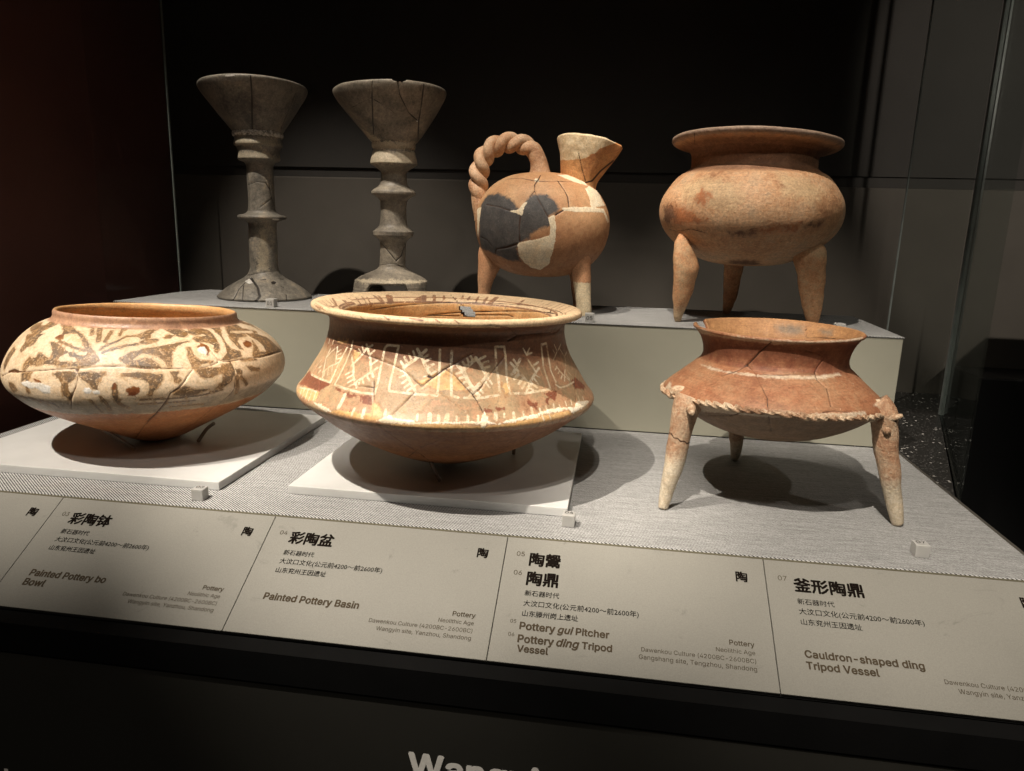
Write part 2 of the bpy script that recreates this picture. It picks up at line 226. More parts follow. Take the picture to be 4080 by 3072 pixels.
('L',1.02,[-504,2301,-471,2276,-443,2266,-413,2256,-390,2256,-366,2256,-341,2256,-316,2256,-290,2255,-263,2252,-234,2249,-205,2245,-175,2240,-144,2235,-111,2230,-76,2224,-32,2223,14,2222,65,2218,123,2213,184,2207,262,2195,390,2169]),
('L',0.99,[-414,2253,-407,2226,-399,2200,-400,2169,-399,2139,-405,2108,-409,2078,-411,2048,-413,2017,-416,1982,-416,1944,-413,1904,-426,1846,-437,1818,-447,1789,-456,1757,-465,1725,-477,1694,-488,1660,-499,1625,-509,1586,-517,1544,-524,1498,-528,1446,-530,1386,-530,1320,-528,1251,-526,1181,-523,1109]),
('L',1.09,[-709,2209,-726,2180,-743,2151,-755,2126,-766,2102,-777,2078,-790,2057,-803,2036,-815,2014,-833,1999,-851,1983,-868,1968,-878,1935,-887,1901,-897,1870,-908,1835,-918,1797,-930,1760,-942,1721,-954,1679,-967,1633,-985,1585,-1003,1530,-1024,1468,-1047,1394]),
('L',0.9,[-1450,2248,-1446,2213,-1442,2177,-1443,2150,-1445,2123,-1447,2095,-1450,2067,-1458,2037,-1467,2006,-1478,1974,-1497,1914,-1506,1871,-1519,1821,-1538,1763]),
('L',0.6,[-392,1833,-360,1798,-323,1759,-280,1716,-228,1665,-154,1563,-95,1462,-10,1348]),
('L',0.81,[-954,1655,-969,1610,-985,1561,-1002,1505,-1021,1440,-1042,1365,-1067,1281,-1096,1194,-1132,1076,-1181,946,-1251,803,-1362,648,-1571,479]),
('L',0.88,[-547,988,-553,929,-558,868,-563,806,-569,744,-577,682,-588,620,-603,562,-621,503,-640,438,-652,360,-650,260,-723,228,-830,228]),
('L',0.63,[-1125,2995,-1106,2947]),
('L',0.56,[2668,3015,2677,3066])]},'basin':{'line':[('L',2.41,[-2562,2324,-2485,2334,-2422,2338,-2365,2339,-2323,2342,-2285,2343,-2250,2344,-2218,2344,-2219,2371,-2221,2399,-2223,2427,-2226,2455,-2228,2483,-2231,2512,-2232,2540,-2231,2567,-2229,2594,-2225,2621,-2221,2648,-2216,2675,-2209,2702,-2202,2729,-2195,2755]),
('L',1.75,[-2448,2681,-2453,2645,-2456,2609,-2456,2573,-2438,2543,-2421,2513,-2405,2483,-2389,2453,-2374,2423,-2360,2393,-2345,2363]),
('L',1.75,[-2450,2584,-2436,2612,-2422,2639,-2406,2666,-2369,2701,-2331,2734]),
('L',2.11,[-2331,2734,-2323,2703,-2313,2672,-2303,2641,-2291,2610,-2279,2579,-2266,2547]),
('L',1.88,[-2385,2413,-2365,2442,-2345,2471,-2326,2499,-2308,2527,-2266,2547,-2246,2575,-2225,2601]),
('L',1.56,[-2336,2500,-2322,2469,-2307,2438,-2294,2407]),
('L',1.56,[-2298,2530,-2281,2495,-2265,2460]),
('L',1.56,[-2308,2639,-2278,2659,-2249,2679]),
('L',1.55,[-2282,2603,-2230,2634]),
('L',1.57,[-2366,2456,-2351,2420,-2336,2384]),
('L',1.56,[-2306,2682,-2265,2716]),
('L',1.78,[-2548,2777,-2528,2730]),
('L',1.76,[-2435,2794,-2444,2763,-2450,2732]),
('L',1.6,[-2454,2473,-2485,2435]),
('L',1.59,[-2426,2427,-2448,2383]),
('L',1.38,[-2529,2533,-2535,2504,-2541,2476,-2547,2447,-2553,2418,-2560,2389,-2567,2360]),
('L',2.52,[-2140,2837,-2142,2805,-2142,2773,-2142,2741,-2146,2712,-2149,2682,-2152,2653,-2153,2623,-2154,2593,-2157,2563,-2158,2533,-2159,2503,-2159,2473,-2159,2445,-2159,2418,-2159,2390,-2160,2363,-2161,2335,-2127,2333,-2096,2330,-2066,2326,-2037,2322,-2011,2321,-1985,2320,-1959,2318,-1934,2316,-1911,2314,-1889,2316,-1869,2318,-1849,2320,-1829,2321,-1809,2323,-1810,2352,-1810,2382,-1811,2412,-1811,2442,-1812,2473,-1814,2500,-1817,2528,-1819,2556,-1820,2583,-1822,2610,-1823,2637,-1823,2667,-1822,2697,-1822,2726,-1820,2755,-1819,2784,-1817,2814,-1796,2850,-1773,2851,-1751,2851,-1729,2851,-1707,2851,-1710,2818,-1713,2785,-1716,2752,-1717,2725,-1718,2699,-1719,2672,-1720,2645,-1721,2614,-1722,2583,-1723,2552,-1723,2520,-1722,2493,-1722,2467,-1721,2440,-1720,2413,-1720,2387,-1710,2373,-1691,2373,-1672,2372,-1654,2372,-1636,2371,-1618,2371,-1600,2370,-1582,2369,-1564,2368,-1547,2367,-1529,2367,-1511,2367,-1494,2367,-1476,2367,-1458,2367,-1441,2367,-1423,2366,-1406,2365,-1404,2394,-1403,2423,-1401,2452,-1400,2481,-1399,2512,-1399,2543,-1399,2573,-1398,2604,-1398,2631,-1398,2657,-1398,2684,-1398,2710,-1398,2737,-1398,2763,-1398,2789,-1398,2816,-1398,2842]),
('L',2.56,[-2118,2690,-2102,2661,-2087,2632,-2071,2603,-2056,2574,-2046,2546,-2035,2517,-2025,2488,-2015,2459,-2000,2434,-1985,2409,-1971,2384,-1958,2359]),
('L',2.57,[-2080,2577,-2068,2601,-2056,2625,-2043,2648,-2031,2672,-2018,2695,-2006,2726,-1993,2757,-1980,2788,-1954,2808,-1929,2827]),
('L',2.84,[-1986,2826,-1974,2797,-1962,2768,-1950,2739,-1938,2711,-1926,2682,-1917,2650,-1908,2618,-1899,2586,-1889,2554,-1874,2529,-1859,2503]),
('L',2.53,[-1976,2420,-1962,2439,-1949,2459,-1936,2478,-1923,2498,-1910,2517,-1894,2539,-1879,2560,-1863,2581,-1846,2602]),
('L',2.16,[-1962,2439,-1948,2402]),
('L',2.16,[-1937,2461,-1913,2418]),
('L',2.15,[-1912,2500,-1894,2480,-1877,2459]),
('L',2.04,[-2026,2490,-2048,2463,-2070,2437]),
('L',2.03,[-2004,2446,-2025,2419,-2047,2393]),
('L',2.02,[-1983,2401,-2002,2380,-2022,2358]),
('L',2.16,[-1906,2622,-1887,2650,-1867,2677]),
('L',2.17,[-1941,2726,-1922,2752,-1902,2778]),
('L',2.04,[-2027,2803,-2004,2761]),
('L',2.05,[-2057,2766,-2027,2733]),
('L',2.04,[-2039,2528,-2059,2510,-2079,2491,-2100,2471]),
('L',3.16,[-1661,2607,-1646,2636,-1630,2665,-1614,2682,-1598,2699,-1582,2716,-1567,2735,-1552,2753,-1537,2772,-1524,2793,-1511,2814,-1498,2835]),
('L',3.15,[-1562,2836,-1552,2813,-1542,2789,-1532,2765,-1522,2739,-1512,2713,-1502,2686,-1490,2657,-1479,2628,-1468,2606,-1457,2585]),
('L',2.77,[-1652,2624,-1639,2600,-1626,2576,-1613,2552,-1602,2527,-1591,2503,-1581,2478,-1568,2452,-1557,2425,-1545,2398]),
('L',2.65,[-1676,2697,-1660,2669,-1643,2640]),
('L',2.65,[-1654,2745,-1640,2717,-1627,2688]),
('L',2.28,[-1623,2778,-1611,2750,-1598,2721]),
('L',2.13,[-1593,2811,-1583,2782,-1573,2754]),
('L',2.13,[-1520,2744,-1500,2765,-1480,2785]),
('L',2.27,[-1503,2712,-1483,2729,-1463,2745]),
('L',2.78,[-1490,2650,-1474,2664,-1457,2678,-1441,2691]),
('L',2.48,[-1471,2568,-1455,2585,-1439,2601,-1423,2617]),
('L',2.12,[-1620,2566,-1635,2554,-1651,2541,-1666,2529]),
('L',2.26,[-1605,2522,-1622,2496,-1638,2470]),
('L',2.26,[-1585,2478,-1602,2452,-1619,2426]),
('L',2.25,[-1571,2433,-1584,2412,-1596,2391]),
('L',1.96,[-1558,2443,-1537,2476]),
('L',1.61,[-1500,2558,-1483,2567,-1466,2576]),
('L',2.77,[-1312,2831,-1314,2801,-1315,2772,-1316,2742,-1317,2712,-1317,2685,-1317,2658,-1317,2630,-1317,2602,-1317,2575,-1317,2547,-1317,2517,-1317,2488,-1316,2458,-1316,2428,-1316,2399,-1316,2370,-1294,2359,-1273,2348]),
('L',2.58,[-1237,2348,-1219,2347,-1202,2345,-1185,2344,-1167,2342,-1150,2340,-1132,2344,-1114,2348,-1096,2352,-1077,2356,-1059,2359,-1040,2363,-1021,2366,-1002,2370,-1000,2400,-998,2432,-996,2463,-993,2494,-991,2525,-989,2556,-989,2588,-990,2619,-990,2649,-992,2680,-990,2708,-988,2736,-987,2764,-986,2792,-985,2819,-985,2847,-985,2875,-961,2874,-937,2873,-912,2872,-911,2845,-909,2819,-908,2792,-908,2766,-909,2739,-911,2711,-913,2684,-915,2656,-918,2629,-920,2602,-923,2575,-925,2547,-928,2520,-928,2491,-927,2463,-926,2434,-925,2406,-924,2377,-903,2375,-882,2372,-860,2369,-838,2366,-816,2363,-795,2364,-774,2366,-753,2367,-731,2368,-708,2369,-685,2369,-661,2369,-637,2369,-612,2369,-586,2368,-585,2401,-583,2434,-580,2468,-578,2499,-576,2531,-574,2562,-572,2594,-572,2625,-567,2655,-561,2684,-557,2713,-553,2743,-550,2772,-547,2802,-545,2831,-544,2861,-510,2864,-474,2867,-473,2838,-473,2808,-474,2779,-476,2749,-479,2719,-483,2690,-488,2660,-493,2630,-499,2601,-505,2571,-504,2544,-503,2516,-502,2489,-502,2461,-502,2433]),
('L',3.9,[-1237,2640,-1221,2659,-1205,2679,-1189,2698,-1173,2718,-1156,2737,-1140,2756]),
('L',3.7,[-1139,2767,-1128,2742,-1116,2717,-1105,2692,-1096,2664,-1087,2635,-1079,2606,-1071,2577]),
('L',4.12,[-1059,2592,-1076,2567,-1092,2542,-1107,2516,-1126,2494,-1144,2471,-1161,2448,-1172,2425,-1183,2402]),
('L',4.1,[-1272,2691,-1258,2669,-1245,2647,-1232,2625,-1223,2595,-1214,2564,-1206,2533,-1196,2506,-1186,2479,-1177,2452,-1168,2425,-1158,2404,-1148,2383,-1139,2362]),
('L',2.5,[-1235,2722,-1225,2700,-1216,2678]),
('L',2.51,[-1203,2756,-1196,2732,-1189,2708]),
('L',2.29,[-1176,2782,-1162,2737]),
('L',2.49,[-1283,2601,-1266,2609,-1249,2617,-1232,2625]),
('L',2.78,[-1259,2556,-1236,2568,-1214,2579]),
('L',2.78,[-1241,2502,-1221,2514,-1201,2526]),
('L',2.78,[-1214,2448,-1197,2460,-1179,2471]),
('L',2.52,[-1113,2752,-1090,2767,-1068,2781]),
('L',2.52,[-1094,2707,-1071,2718,-1049,2728]),
('L',2.52,[-1080,2661,-1061,2668,-1042,2675]),
('L',2.29,[-1063,2553,-1053,2522,-1044,2490]),
('L',2.29,[-1087,2515,-1075,2484,-1063,2452]),
('L',2.64,[-1133,2439,-1122,2420,-1112,2400]),
('L',2.26,[-1204,2364,-1189,2387]),
('L',2.88,[-872,2702,-857,2675,-843,2648,-829,2621,-815,2593,-802,2565,-790,2536,-779,2513,-769,2489,-760,2465,-750,2441]),
('L',2.23,[-718,2725,-706,2698,-695,2670,-684,2642,-674,2609,-665,2575]),
('L',2.91,[-623,2617,-647,2594,-671,2571,-694,2547,-716,2518,-738,2488,-758,2459,-778,2425,-798,2392]),
('L',2.88,[-785,2733,-803,2700,-821,2667,-842,2638,-861,2608]),
('L',2.58,[-843,2731,-831,2703,-820,2674]),
('L',2.86,[-884,2579,-851,2599]),
('L',3.39,[-869,2530,-847,2552,-825,2573]),
('L',3.09,[-845,2471,-825,2497,-805,2522]),
('L',2.72,[-827,2421,-810,2446,-792,2472]),
('L',2.4,[-666,2656,-640,2668,-614,2680]),
('L',1.54,[-681,2545,-647,2514]),
('L',2.22,[-703,2516,-693,2481,-683,2446]),
('L',2.75,[-742,2472,-730,2451,-718,2430,-707,2409]),
('L',2.2,[-774,2420,-744,2391]),
('L',2.07,[-745,2844,-731,2808,-718,2772,-691,2781,-663,2789]),
('L',1.85,[-680,2838,-708,2794]),
('L',1.93,[-411,2595,-397,2557,-385,2519,-369,2489,-353,2458,-333,2430,-312,2402]),
('L',1.78,[-295,2533,-325,2505,-353,2476,-374,2445,-393,2415]),
('L',1.6,[-452,2560,-400,2593]),
('L',1.6,[-434,2513,-396,2539]),
('L',1.76,[-427,2450,-385,2484]),
('L',1.62,[-325,2478,-313,2448,-300,2417]),
('L',1.64,[-276,2519,-259,2483,-242,2447]),
('L',1.92,[-516,2402,-499,2381,-481,2360,-439,2358,-395,2354,-352,2360,-303,2364,-247,2366]),
('L',1.61,[-348,2833,-333,2794,-319,2754,-355,2727,-388,2700,-420,2672]),
('L',1.65,[-259,2777,-239,2746,-220,2715,-202,2683,-187,2651,-207,2623,-227,2595,-249,2567]),
('L',1.37,[-390,2783,-368,2738]),
('L',1.39,[-201,2817,-254,2789,-301,2760]),
('L',1.42,[-84,2698,-145,2681,-198,2663]),
('L',2.78,[-1915,2135,-1913,2107,-1913,2079,-1916,2053]),
('L',3.86,[-1846,2155,-1843,2122,-1840,2089,-1840,2059]),
('L',3.25,[-1708,2171,-1706,2140,-1702,2107]),
('L',2.72,[-1513,2157,-1511,2124,-1510,2092]),
('L',4.43,[-1442,2164,-1441,2124,-1440,2085]),
('L',3.57,[-1391,2153,-1390,2125,-1389,2097]),
('L',4.01,[-1341,2163,-1345,2131,-1349,2099]),
('L',4.62,[-2030,2258,-2030,2221,-2030,2184,-2032,2145,-2031,2105]),
('L',3.58,[-1339,2171,-1339,2144,-1339,2115]),
('L',2.29,[-1287,2149,-1288,2112,-1289,2077]),
('L',2.73,[-1221,2165,-1223,2125,-1225,2085]),
('L',2.74,[-1161,2156,-1164,2124,-1166,2092]),
('L',4.08,[-1050,2176,-1054,2143,-1059,2108]),
('L',2.34,[-997,2171,-1004,2127]),
('L',3.23,[-936,2167,-940,2130,-945,2094]),
('L',2.37,[-870,2172,-872,2140,-875,2106]),
('L',3.29,[-802,2200,-806,2165,-812,2128]),
('L',2.42,[-742,2180,-745,2147]),
('L',2.44,[-683,2192,-692,2152]),
('L',2.08,[-613,2200,-623,2160]),
('L',1.86,[-564,2178,-567,2152]),
('L',1.88,[-491,2199,-499,2149]),
('L',1.75,[-417,2203,-430,2171,-445,2139]),
('L',1.62,[-302,2201,-312,2172,-324,2143]),
('L',2.03,[-749,2088,-742,2047]),
('L',2.2,[-692,2090,-689,2050]),
('L',1.64,[-231,2175,-247,2147,-265,2119]),
('L',1.94,[-2570,2136,-2544,2112,-2524,2088,-2514,2062]),
('L',1.92,[-2528,2166,-2507,2140,-2484,2114,-2465,2087,-2456,2060]),
('L',1.9,[-2452,2179,-2440,2151,-2423,2122,-2407,2094,-2399,2066]),
('L',1.88,[-2393,2194,-2382,2163,-2367,2133,-2351,2103,-2341,2072]),
('L',1.86,[-2328,2192,-2316,2157,-2300,2121,-2286,2086]),
('L',1.76,[-2631,2117,-2561,2144,-2503,2163,-2452,2179,-2404,2186,-2360,2191,-2319,2195])],'white':[('P',0.0,[-2282,2079,-2238,2083,-2197,2086,-2147,2080,-2102,2071,-2071,2043,-2123,2033,-2160,2043,-2201,2052,-2239,2066]),
('P',0.0,[-1748,2044,-1721,2068,-1695,2092,-1667,2139,-1651,2093,-1630,2094,-1608,2093,-1587,2093,-1566,2092,-1545,2092,-1524,2091,-1522,2068,-1501,2071,-1479,2074,-1458,2077,-1437,2079,-1415,2081,-1394,2083,-1372,2085,-1351,2086,-1330,2087,-1308,2088,-1308,2070,-1330,2069,-1351,2068,-1372,2066,-1394,2065,-1415,2063,-1436,2061,-1457,2059,-1479,2056,-1500,2053,-1522,2051,-1542,2049,-1563,2046,-1583,2044,-1604,2041,-1625,2038,-1647,2035,-1668,2037,-1690,2039,-1712,2041]),
('P',0.0,[-1375,2086,-1355,2087,-1335,2088,-1315,2089,-1294,2090,-1274,2091,-1254,2091,-1233,2092,-1212,2092,-1191,2092,-1170,2091,-1149,2091,-1141,2135,-1133,2178,-1119,2193,-1102,2137,-1102,2096,-1082,2079,-1061,2062,-1039,2070,-1016,2077,-992,2085,-968,2091,-944,2097,-919,2104,-894,2110,-868,2113,-841,2117,-814,2120,-786,2122,-754,2136,-721,2150,-689,2151,-657,2152,-623,2151,-589,2150,-552,2141,-513,2130,-473,2119,-430,2105,-370,2160,-311,2141,-246,2118,-165,2088,-259,2078,-327,2059,-385,2057,-436,2052,-480,2045,-500,2103,-537,2106,-573,2109,-607,2110,-640,2111,-672,2111,-704,2111,-734,2110,-765,2100,-795,2090,-822,2088,-849,2085,-875,2082,-900,2078,-924,2075,-948,2071,-972,2067,-995,2062,-1017,2058,-1040,2053,-1066,2058,-1092,2062,-1117,2066,-1126,2023,-1147,2032,-1151,2068,-1172,2069,-1192,2070,-1213,2070,-1234,2070,-1254,2070,-1274,2070,-1295,2070,-1315,2070,-1335,2069,-1355,2068,-1375,2067])],'cream':[('P',0.0,[-1539,2499,-1515,2518,-1490,2536,-1465,2553,-1442,2574,-1418,2595,-1394,2615,-1369,2636,-1337,2614,-1304,2593,-1305,2553,-1305,2512,-1305,2472,-1306,2431,-1335,2425,-1364,2419,-1393,2412,-1415,2431,-1438,2450,-1461,2469,-1484,2470,-1508,2472]),
('P',0.0,[-1387,2635,-1362,2636,-1337,2637,-1317,2615,-1298,2593,-1276,2559,-1255,2525,-1239,2479,-1224,2433,-1247,2432,-1270,2430,-1293,2428,-1315,2427,-1338,2425,-1360,2422,-1382,2420,-1383,2463,-1384,2507,-1385,2550,-1386,2592]),
('P',0.0,[-1813,2235,-1776,2228,-1756,2197,-1736,2165,-1716,2112,-1727,2078,-1739,2046,-1777,2052,-1783,2096,-1794,2144,-1803,2190]),
('P',0.0,[-2096,2035,-2060,2055,-2027,2073,-1996,2091,-1968,2092,-1940,2093,-1913,2093,-1887,2093,-1863,2099,-1839,2106,-1816,2112,-1793,2119,-1766,2080,-1744,2045,-1770,2045,-1796,2045,-1823,2044,-1851,2043,-1879,2041,-1904,2042,-1931,2042,-1958,2041,-1986,2040,-2021,2039,-2058,2037]),
('P',0.0,[-2658,2064,-2578,2127,-2524,2177,-2435,2192,-2360,2201,-2293,2205,-2282,2150,-2264,2095,-2321,2085,-2389,2070,-2455,2078,-2534,2080]),
('P',0.0,[-2362,2809,-2278,2822,-2206,2832,-2218,2799,-2274,2791,-2338,2782]),
('P',0.0,[-2099,2742,-2036,2739,-2021,2710,-2041,2674,-2061,2638,-2092,2688]),
('P',0.0,[-1655,2045,-1633,2047,-1610,2049,-1588,2050,-1566,2052,-1544,2053,-1522,2054,-1500,2057,-1479,2059,-1457,2061,-1436,2063,-1415,2065,-1394,2066,-1372,2067,-1351,2068,-1330,2069,-1308,2070,-1308,2026,-1329,2027,-1351,2026,-1372,2026,-1393,2026,-1414,2025,-1436,2024,-1457,2022,-1479,2021,-1500,2019,-1522,2017,-1544,2017,-1566,2018,-1588,2018,-1610,2019,-1633,2018,-1656,2018]),
('P',0.0,[-1375,2067,-1355,2066,-1334,2064,-1314,2062,-1293,2060,-1273,2058,-1252,2056,-1232,2054,-1211,2051,-1190,2048,-1169,2045,-1148,2042,-1126,2038,-1105,2043,-1083,2048,-1062,2052,-1040,2056,-1017,2060,-995,2064,-971,2068,-948,2071,-924,2075,-900,2078,-875,2082,-849,2085,-822,2088,-795,2090,-768,2092,-740,2094,-711,2095,-680,2096,-649,2096,-617,2096,-584,2094,-550,2092,-514,2089,-496,2043,-533,2044,-568,2045,-601,2044,-632,2043,-663,2042,-693,2039,-721,2037,-748,2033,-775,2034,-802,2033,-828,2032,-854,2031,-879,2030,-903,2028,-926,2026,-950,2023,-972,2020,-995,2016,-1017,2017,-1039,2017,-1061,2017,-1083,2016,-1104,2015,-1125,2014,-1147,2016,-1168,2018,-1189,2019,-1211,2020,-1231,2021,-1252,2021,-1273,2021,-1293,2021,-1314,2021,-1334,2021,-1354,2020,-1375,2020]),
('P',0.0,[-955,2491,-930,2512,-931,2473,-931,2433,-932,2394,-960,2381,-972,2445])],'red':[('P',0.0,[-2756,2099,-2774,2137,-2774,2181,-2749,2233,-2724,2283,-2699,2333,-2528,2318,-2453,2328,-2389,2334,-2332,2337,-2281,2337,-2237,2336,-2195,2334,-2220,2304,-2245,2274,-2271,2243,-2298,2212,-2365,2208,-2441,2199,-2533,2183,-2627,2152]),
('P',0.0,[-2184,2312,-2138,2307,-2097,2301,-2058,2294,-2021,2287,-1985,2279,-1957,2284,-1929,2288,-1902,2292,-1876,2296,-1851,2300,-1826,2303,-1816,2254,-1806,2205,-1839,2205,-1873,2204,-1893,2243,-1914,2282,-1949,2260,-1985,2238,-2030,2258,-2064,2273,-2101,2286,-2140,2299]),
('P',0.0,[-667,2336,-625,2338,-581,2339,-533,2339,-557,2277,-590,2227,-619,2268,-643,2302]),
('P',0.0,[-661,2286,-629,2278,-657,2211,-680,2224]),
('P',0.0,[-807,2322,-797,2288,-788,2254,-735,2252,-753,2215,-771,2178,-796,2215,-822,2252]),
('P',0.0,[-1055,2243,-1030,2240,-1004,2238,-979,2235,-984,2197,-1008,2199,-1031,2202]),
('P',0.0,[-1120,2231,-1094,2218,-1068,2205,-1070,2182,-1092,2187,-1114,2192]),
('P',0.0,[-293,2388,-172,2399,-126,2347,-76,2291,-18,2230,-111,2227,-207,2261,-285,2287,-288,2338]),
('P',0.0,[2439,3656,2389,3619,2334,3565,2273,3486,2220,3486,2167,3488,2191,3584,2238,3600,2286,3613,2369,3637]),
('L',2.79,[1136,3434,1153,3463,1167,3499,1181,3537,1199,3566,1220,3589,1244,3607,1269,3623,1296,3637])],'stripe':[('L',2.84,[-3124,3434,-3047,3490,-2937,3541,-2793,3576,-2222,3379]),
('L',5.52,[-3198,3537,-3145,3602,-3132,3648]),
('L',2.57,[2944,3504,2992,3565,-3269,3609,-3309,3643,2992,3672]),
('L',2.61,[2837,3509,2882,3578,2904,3624,2910,3660]),
('L',2.64,[2732,3479,2773,3557,2797,3611,2805,3650]),
('L',2.66,[2690,3514,2729,3591,2745,3638,2748,3675]),
('L',3.71,[2580,3479,2596,3549,2601,3601,2593,3637,2579,3667]),
('L',3.22,[2530,3484,2550,3559,2558,3611,2554,3648]),
('L',9.24,[2418,3497,2452,3590,2467,3643]),
('L',4.23,[1945,3478,1956,3597,1961,3661]),
('L',3.36,[1850,3493,1854,3591,1857,3646]),
('L',3.38,[1660,3459,1661,3586]),
('L',3.37,[1588,3469,1598,3596]),
('L',3.36,[1512,3459,1500,3573,1498,3640]),
('L',3.88,[1422,3451,1413,3541,1409,3609,1414,3653]),
('L',7.02,[1328,3448,1325,3532,1328,3600,1340,3643]),
('L',4.13,[1027,3445,1012,3526,1003,3595]),
('L',1.87,[818,3387,809,3443,793,3506]),
('L',1.85,[764,3386,755,3439,740,3497,718,3562]),
('L',2.0,[694,3378,687,3426,680,3474,661,3532,649,3582]),
('L',1.82,[625,3364,616,3408,613,3446,605,3488,588,3535,578,3577]),
('L',1.79,[540,3376,531,3416,526,3454,512,3495,491,3541,479,3580]),
('L',1.77,[477,3365,456,3413,442,3456,414,3505,379,3555]),
('L',1.74,[369,3354,343,3399,328,3439,307,3481,270,3526,236,3565]),
('L',1.66,[215,3340,165,3384,128,3421,79,3458,29,3492,-344,3390]),
('L',1.55,[922,3407,916,3479]),
('P',0.0,[2204,3641,2158,3607,2110,3560,2061,3488,2022,3486,2046,3652,2086,3650,2125,3647,2165,3644]),
('L',1.26,[-2595,3316,-2489,3311,-2402,3298,-2337,3285]),
('L',1.27,[-2725,3359,-2632,3384,-2526,3390,-2446,3377,-2338,3335,-2264,3309]),
('L',1.29,[-2853,3394,-2800,3427,-2719,3457,-2489,3435,-2346,3390,-2240,3334]),
('L',1.31,[-2958,3416,-2914,3453,-2853,3488,-2756,3516,-2303,3390,-2253,3379]),
('L',1.24,[-2489,3288,-2424,3284,-2371,3278,-2324,3272,-2283,3265]),
('L',1.26,[-2560,3292,-2474,3282,-2413,3270,-2367,3257]),
('L',1.34,[-3050,3430,-2990,3477,-2900,3523,-2775,3556,-2241,3379]),
('L',1.16,[-1925,3264,-1904,3241]),
('L',1.79,[-1755,3290,-1734,3274,-1715,3260]),
('L',1.77,[-1419,3292,-1402,3274,-1386,3259]),
('L',1.77,[-1299,3293,-1287,3274,-1275,3259]),
('L',2.4,[-1581,3290,-1564,3287,-1547,3284,-1531,3281,-1514,3278,-1498,3276])],'crack':[('L',0.89,[-2468,2732,-2388,2763,-2336,2767,-2290,2769,-2249,2771,-2210,2772,-2174,2768,-2140,2764,-2108,2759,-2078,2754,-2044,2741,-2011,2728,-1984,2723,-1957,2717,-1932,2712,-1906,2706,-1881,2700,-1857,2694,-1835,2687,-1814,2680,-1793,2673,-1772,2666,-1752,2658,-1732,2651,-1711,2641,-1690,2630,-1670,2619,-1650,2609,-1633,2592,-1616,2575,-1599,2558,-1582,2541,-1566,2522,-1551,2504,-1536,2486,-1521,2467,-1507,2449,-1492,2473,-1478,2498,-1463,2522,-1448,2542,-1433,2561,-1417,2580,-1402,2598,-1387,2615,-1371,2632,-1355,2650,-1339,2667]),
('L',0.88,[-1382,2635,-1360,2651,-1337,2667,-1321,2681,-1305,2695,-1289,2709,-1272,2723,-1256,2737,-1237,2752,-1218,2767,-1198,2782,-1179,2797,-1159,2812]),
('L',1.02,[-1352,2644,-1337,2629,-1322,2615,-1307,2600,-1293,2585,-1281,2566,-1270,2546,-1259,2527,-1248,2507,-1237,2487,-1226,2467,-1215,2447,-1205,2427,-1194,2407,-1184,2386,-1175,2361,-1165,2335,-1156,2309,-1147,2274,-1138,2240,-1131,2209,-1125,2178]),
('L',0.59,[-1179,2386,-1164,2401,-1149,2417,-1134,2432,-1122,2455,-1110,2477,-1099,2500,-1086,2523,-1072,2546,-1058,2569,-1044,2591,-1029,2613,-1014,2635,-999,2658,-982,2681,-965,2704,-948,2727,-931,2751,-913,2774]),
('L',0.88,[-1843,2458,-1837,2430,-1831,2403,-1826,2375,-1821,2348,-1815,2320,-1810,2293,-1805,2265,-1800,2238]),
('L',0.65,[-1664,2123,-1656,2145,-1647,2166,-1638,2186,-1628,2207,-1618,2227,-1609,2247,-1599,2269,-1590,2290,-1581,2311,-1572,2333,-1560,2357,-1548,2382]),
('L',0.43,[-1393,2397,-1379,2382,-1366,2368,-1353,2353,-1340,2338,-1327,2324,-1314,2309]),
('L',0.43,[-1377,2367,-1363,2354,-1349,2341,-1336,2328,-1322,2315,-1309,2301,-1297,2285,-1285,2269,-1273,2253,-1261,2236,-1249,2220,-1237,2203]),
('L',0.62,[-2366,2357,-2350,2326,-2335,2296,-2320,2266,-2307,2235,-2293,2205,-2285,2172,-2274,2139,-2262,2106]),
('L',0.57,[-134,2444,-166,2419,-194,2393,-219,2367,-242,2340,-264,2314,-285,2287,-309,2255,-330,2224,-350,2192,-370,2160]),
('L',0.44,[-2003,2339,-1984,2350,-1965,2361,-1946,2372,-1928,2382,-1907,2384,-1886,2386,-1867,2387,-1847,2388,-1828,2390]),
('L',2.19,[-1470,2564,-1448,2551]),
('L',0.77,[-1742,2006,-1732,1986,-1723,1966,-1719,1930,-1714,1894,-1709,1858,-1703,1822,-1698,1785,-1692,1749,-1684,1717,-1675,1686,-1665,1654,-1656,1622,-1647,1589,-1637,1554,-1627,1517,-1618,1476,-1609,1431,-1601,1383,-1594,1321,-1588,1253,-1583,1177,-1580,1091,-1579,993,-1584,871]),
('L',0.77,[-1868,920,-1742,1090,-1673,1218,-1625,1319,-1589,1405,-1559,1479,-1534,1518,-1511,1554,-1490,1587,-1469,1619,-1450,1649,-1431,1679,-1413,1708,-1396,1736,-1380,1765,-1364,1793,-1348,1821,-1333,1848]),
('L',0.62,[-773,2016,-782,1994,-791,1972,-791,1929,-790,1885,-788,1840,-786,1793,-781,1738,-776,1684,-770,1628]),
('L',1.76,[1780,3434,1762,3506,1742,3580,1721,3625,1697,3656,1672,3682,1648,3704,1625,3727,1601,3751,1576,3771,1550,3792,1525,3813,1500,3833]),
('L',1.34,[-1527,3314,-1520,3358,-1520,3368,2046,3855,2015,3856,1984,3857,1952,3858,1922,3858,1891,3858,1860,3858,1829,3857,1799,3857,1768,3856,1737,3855,1706,3854,1675,3852]),
('L',1.39,[1514,3826,1485,3823,1455,3820,1424,3817,1394,3814,1362,3810,1331,3807,1299,3803,1268,3800,1235,3796,1203,3793,1170,3789,1136,3785,1101,3780,1066,3789,1031,3798]),
('L',1.38,[1100,3772,1115,3729,1135,3689,1125,3622]),
('L',1.1,[2728,3677,2752,3714,2766,3752,-1895,3352]),
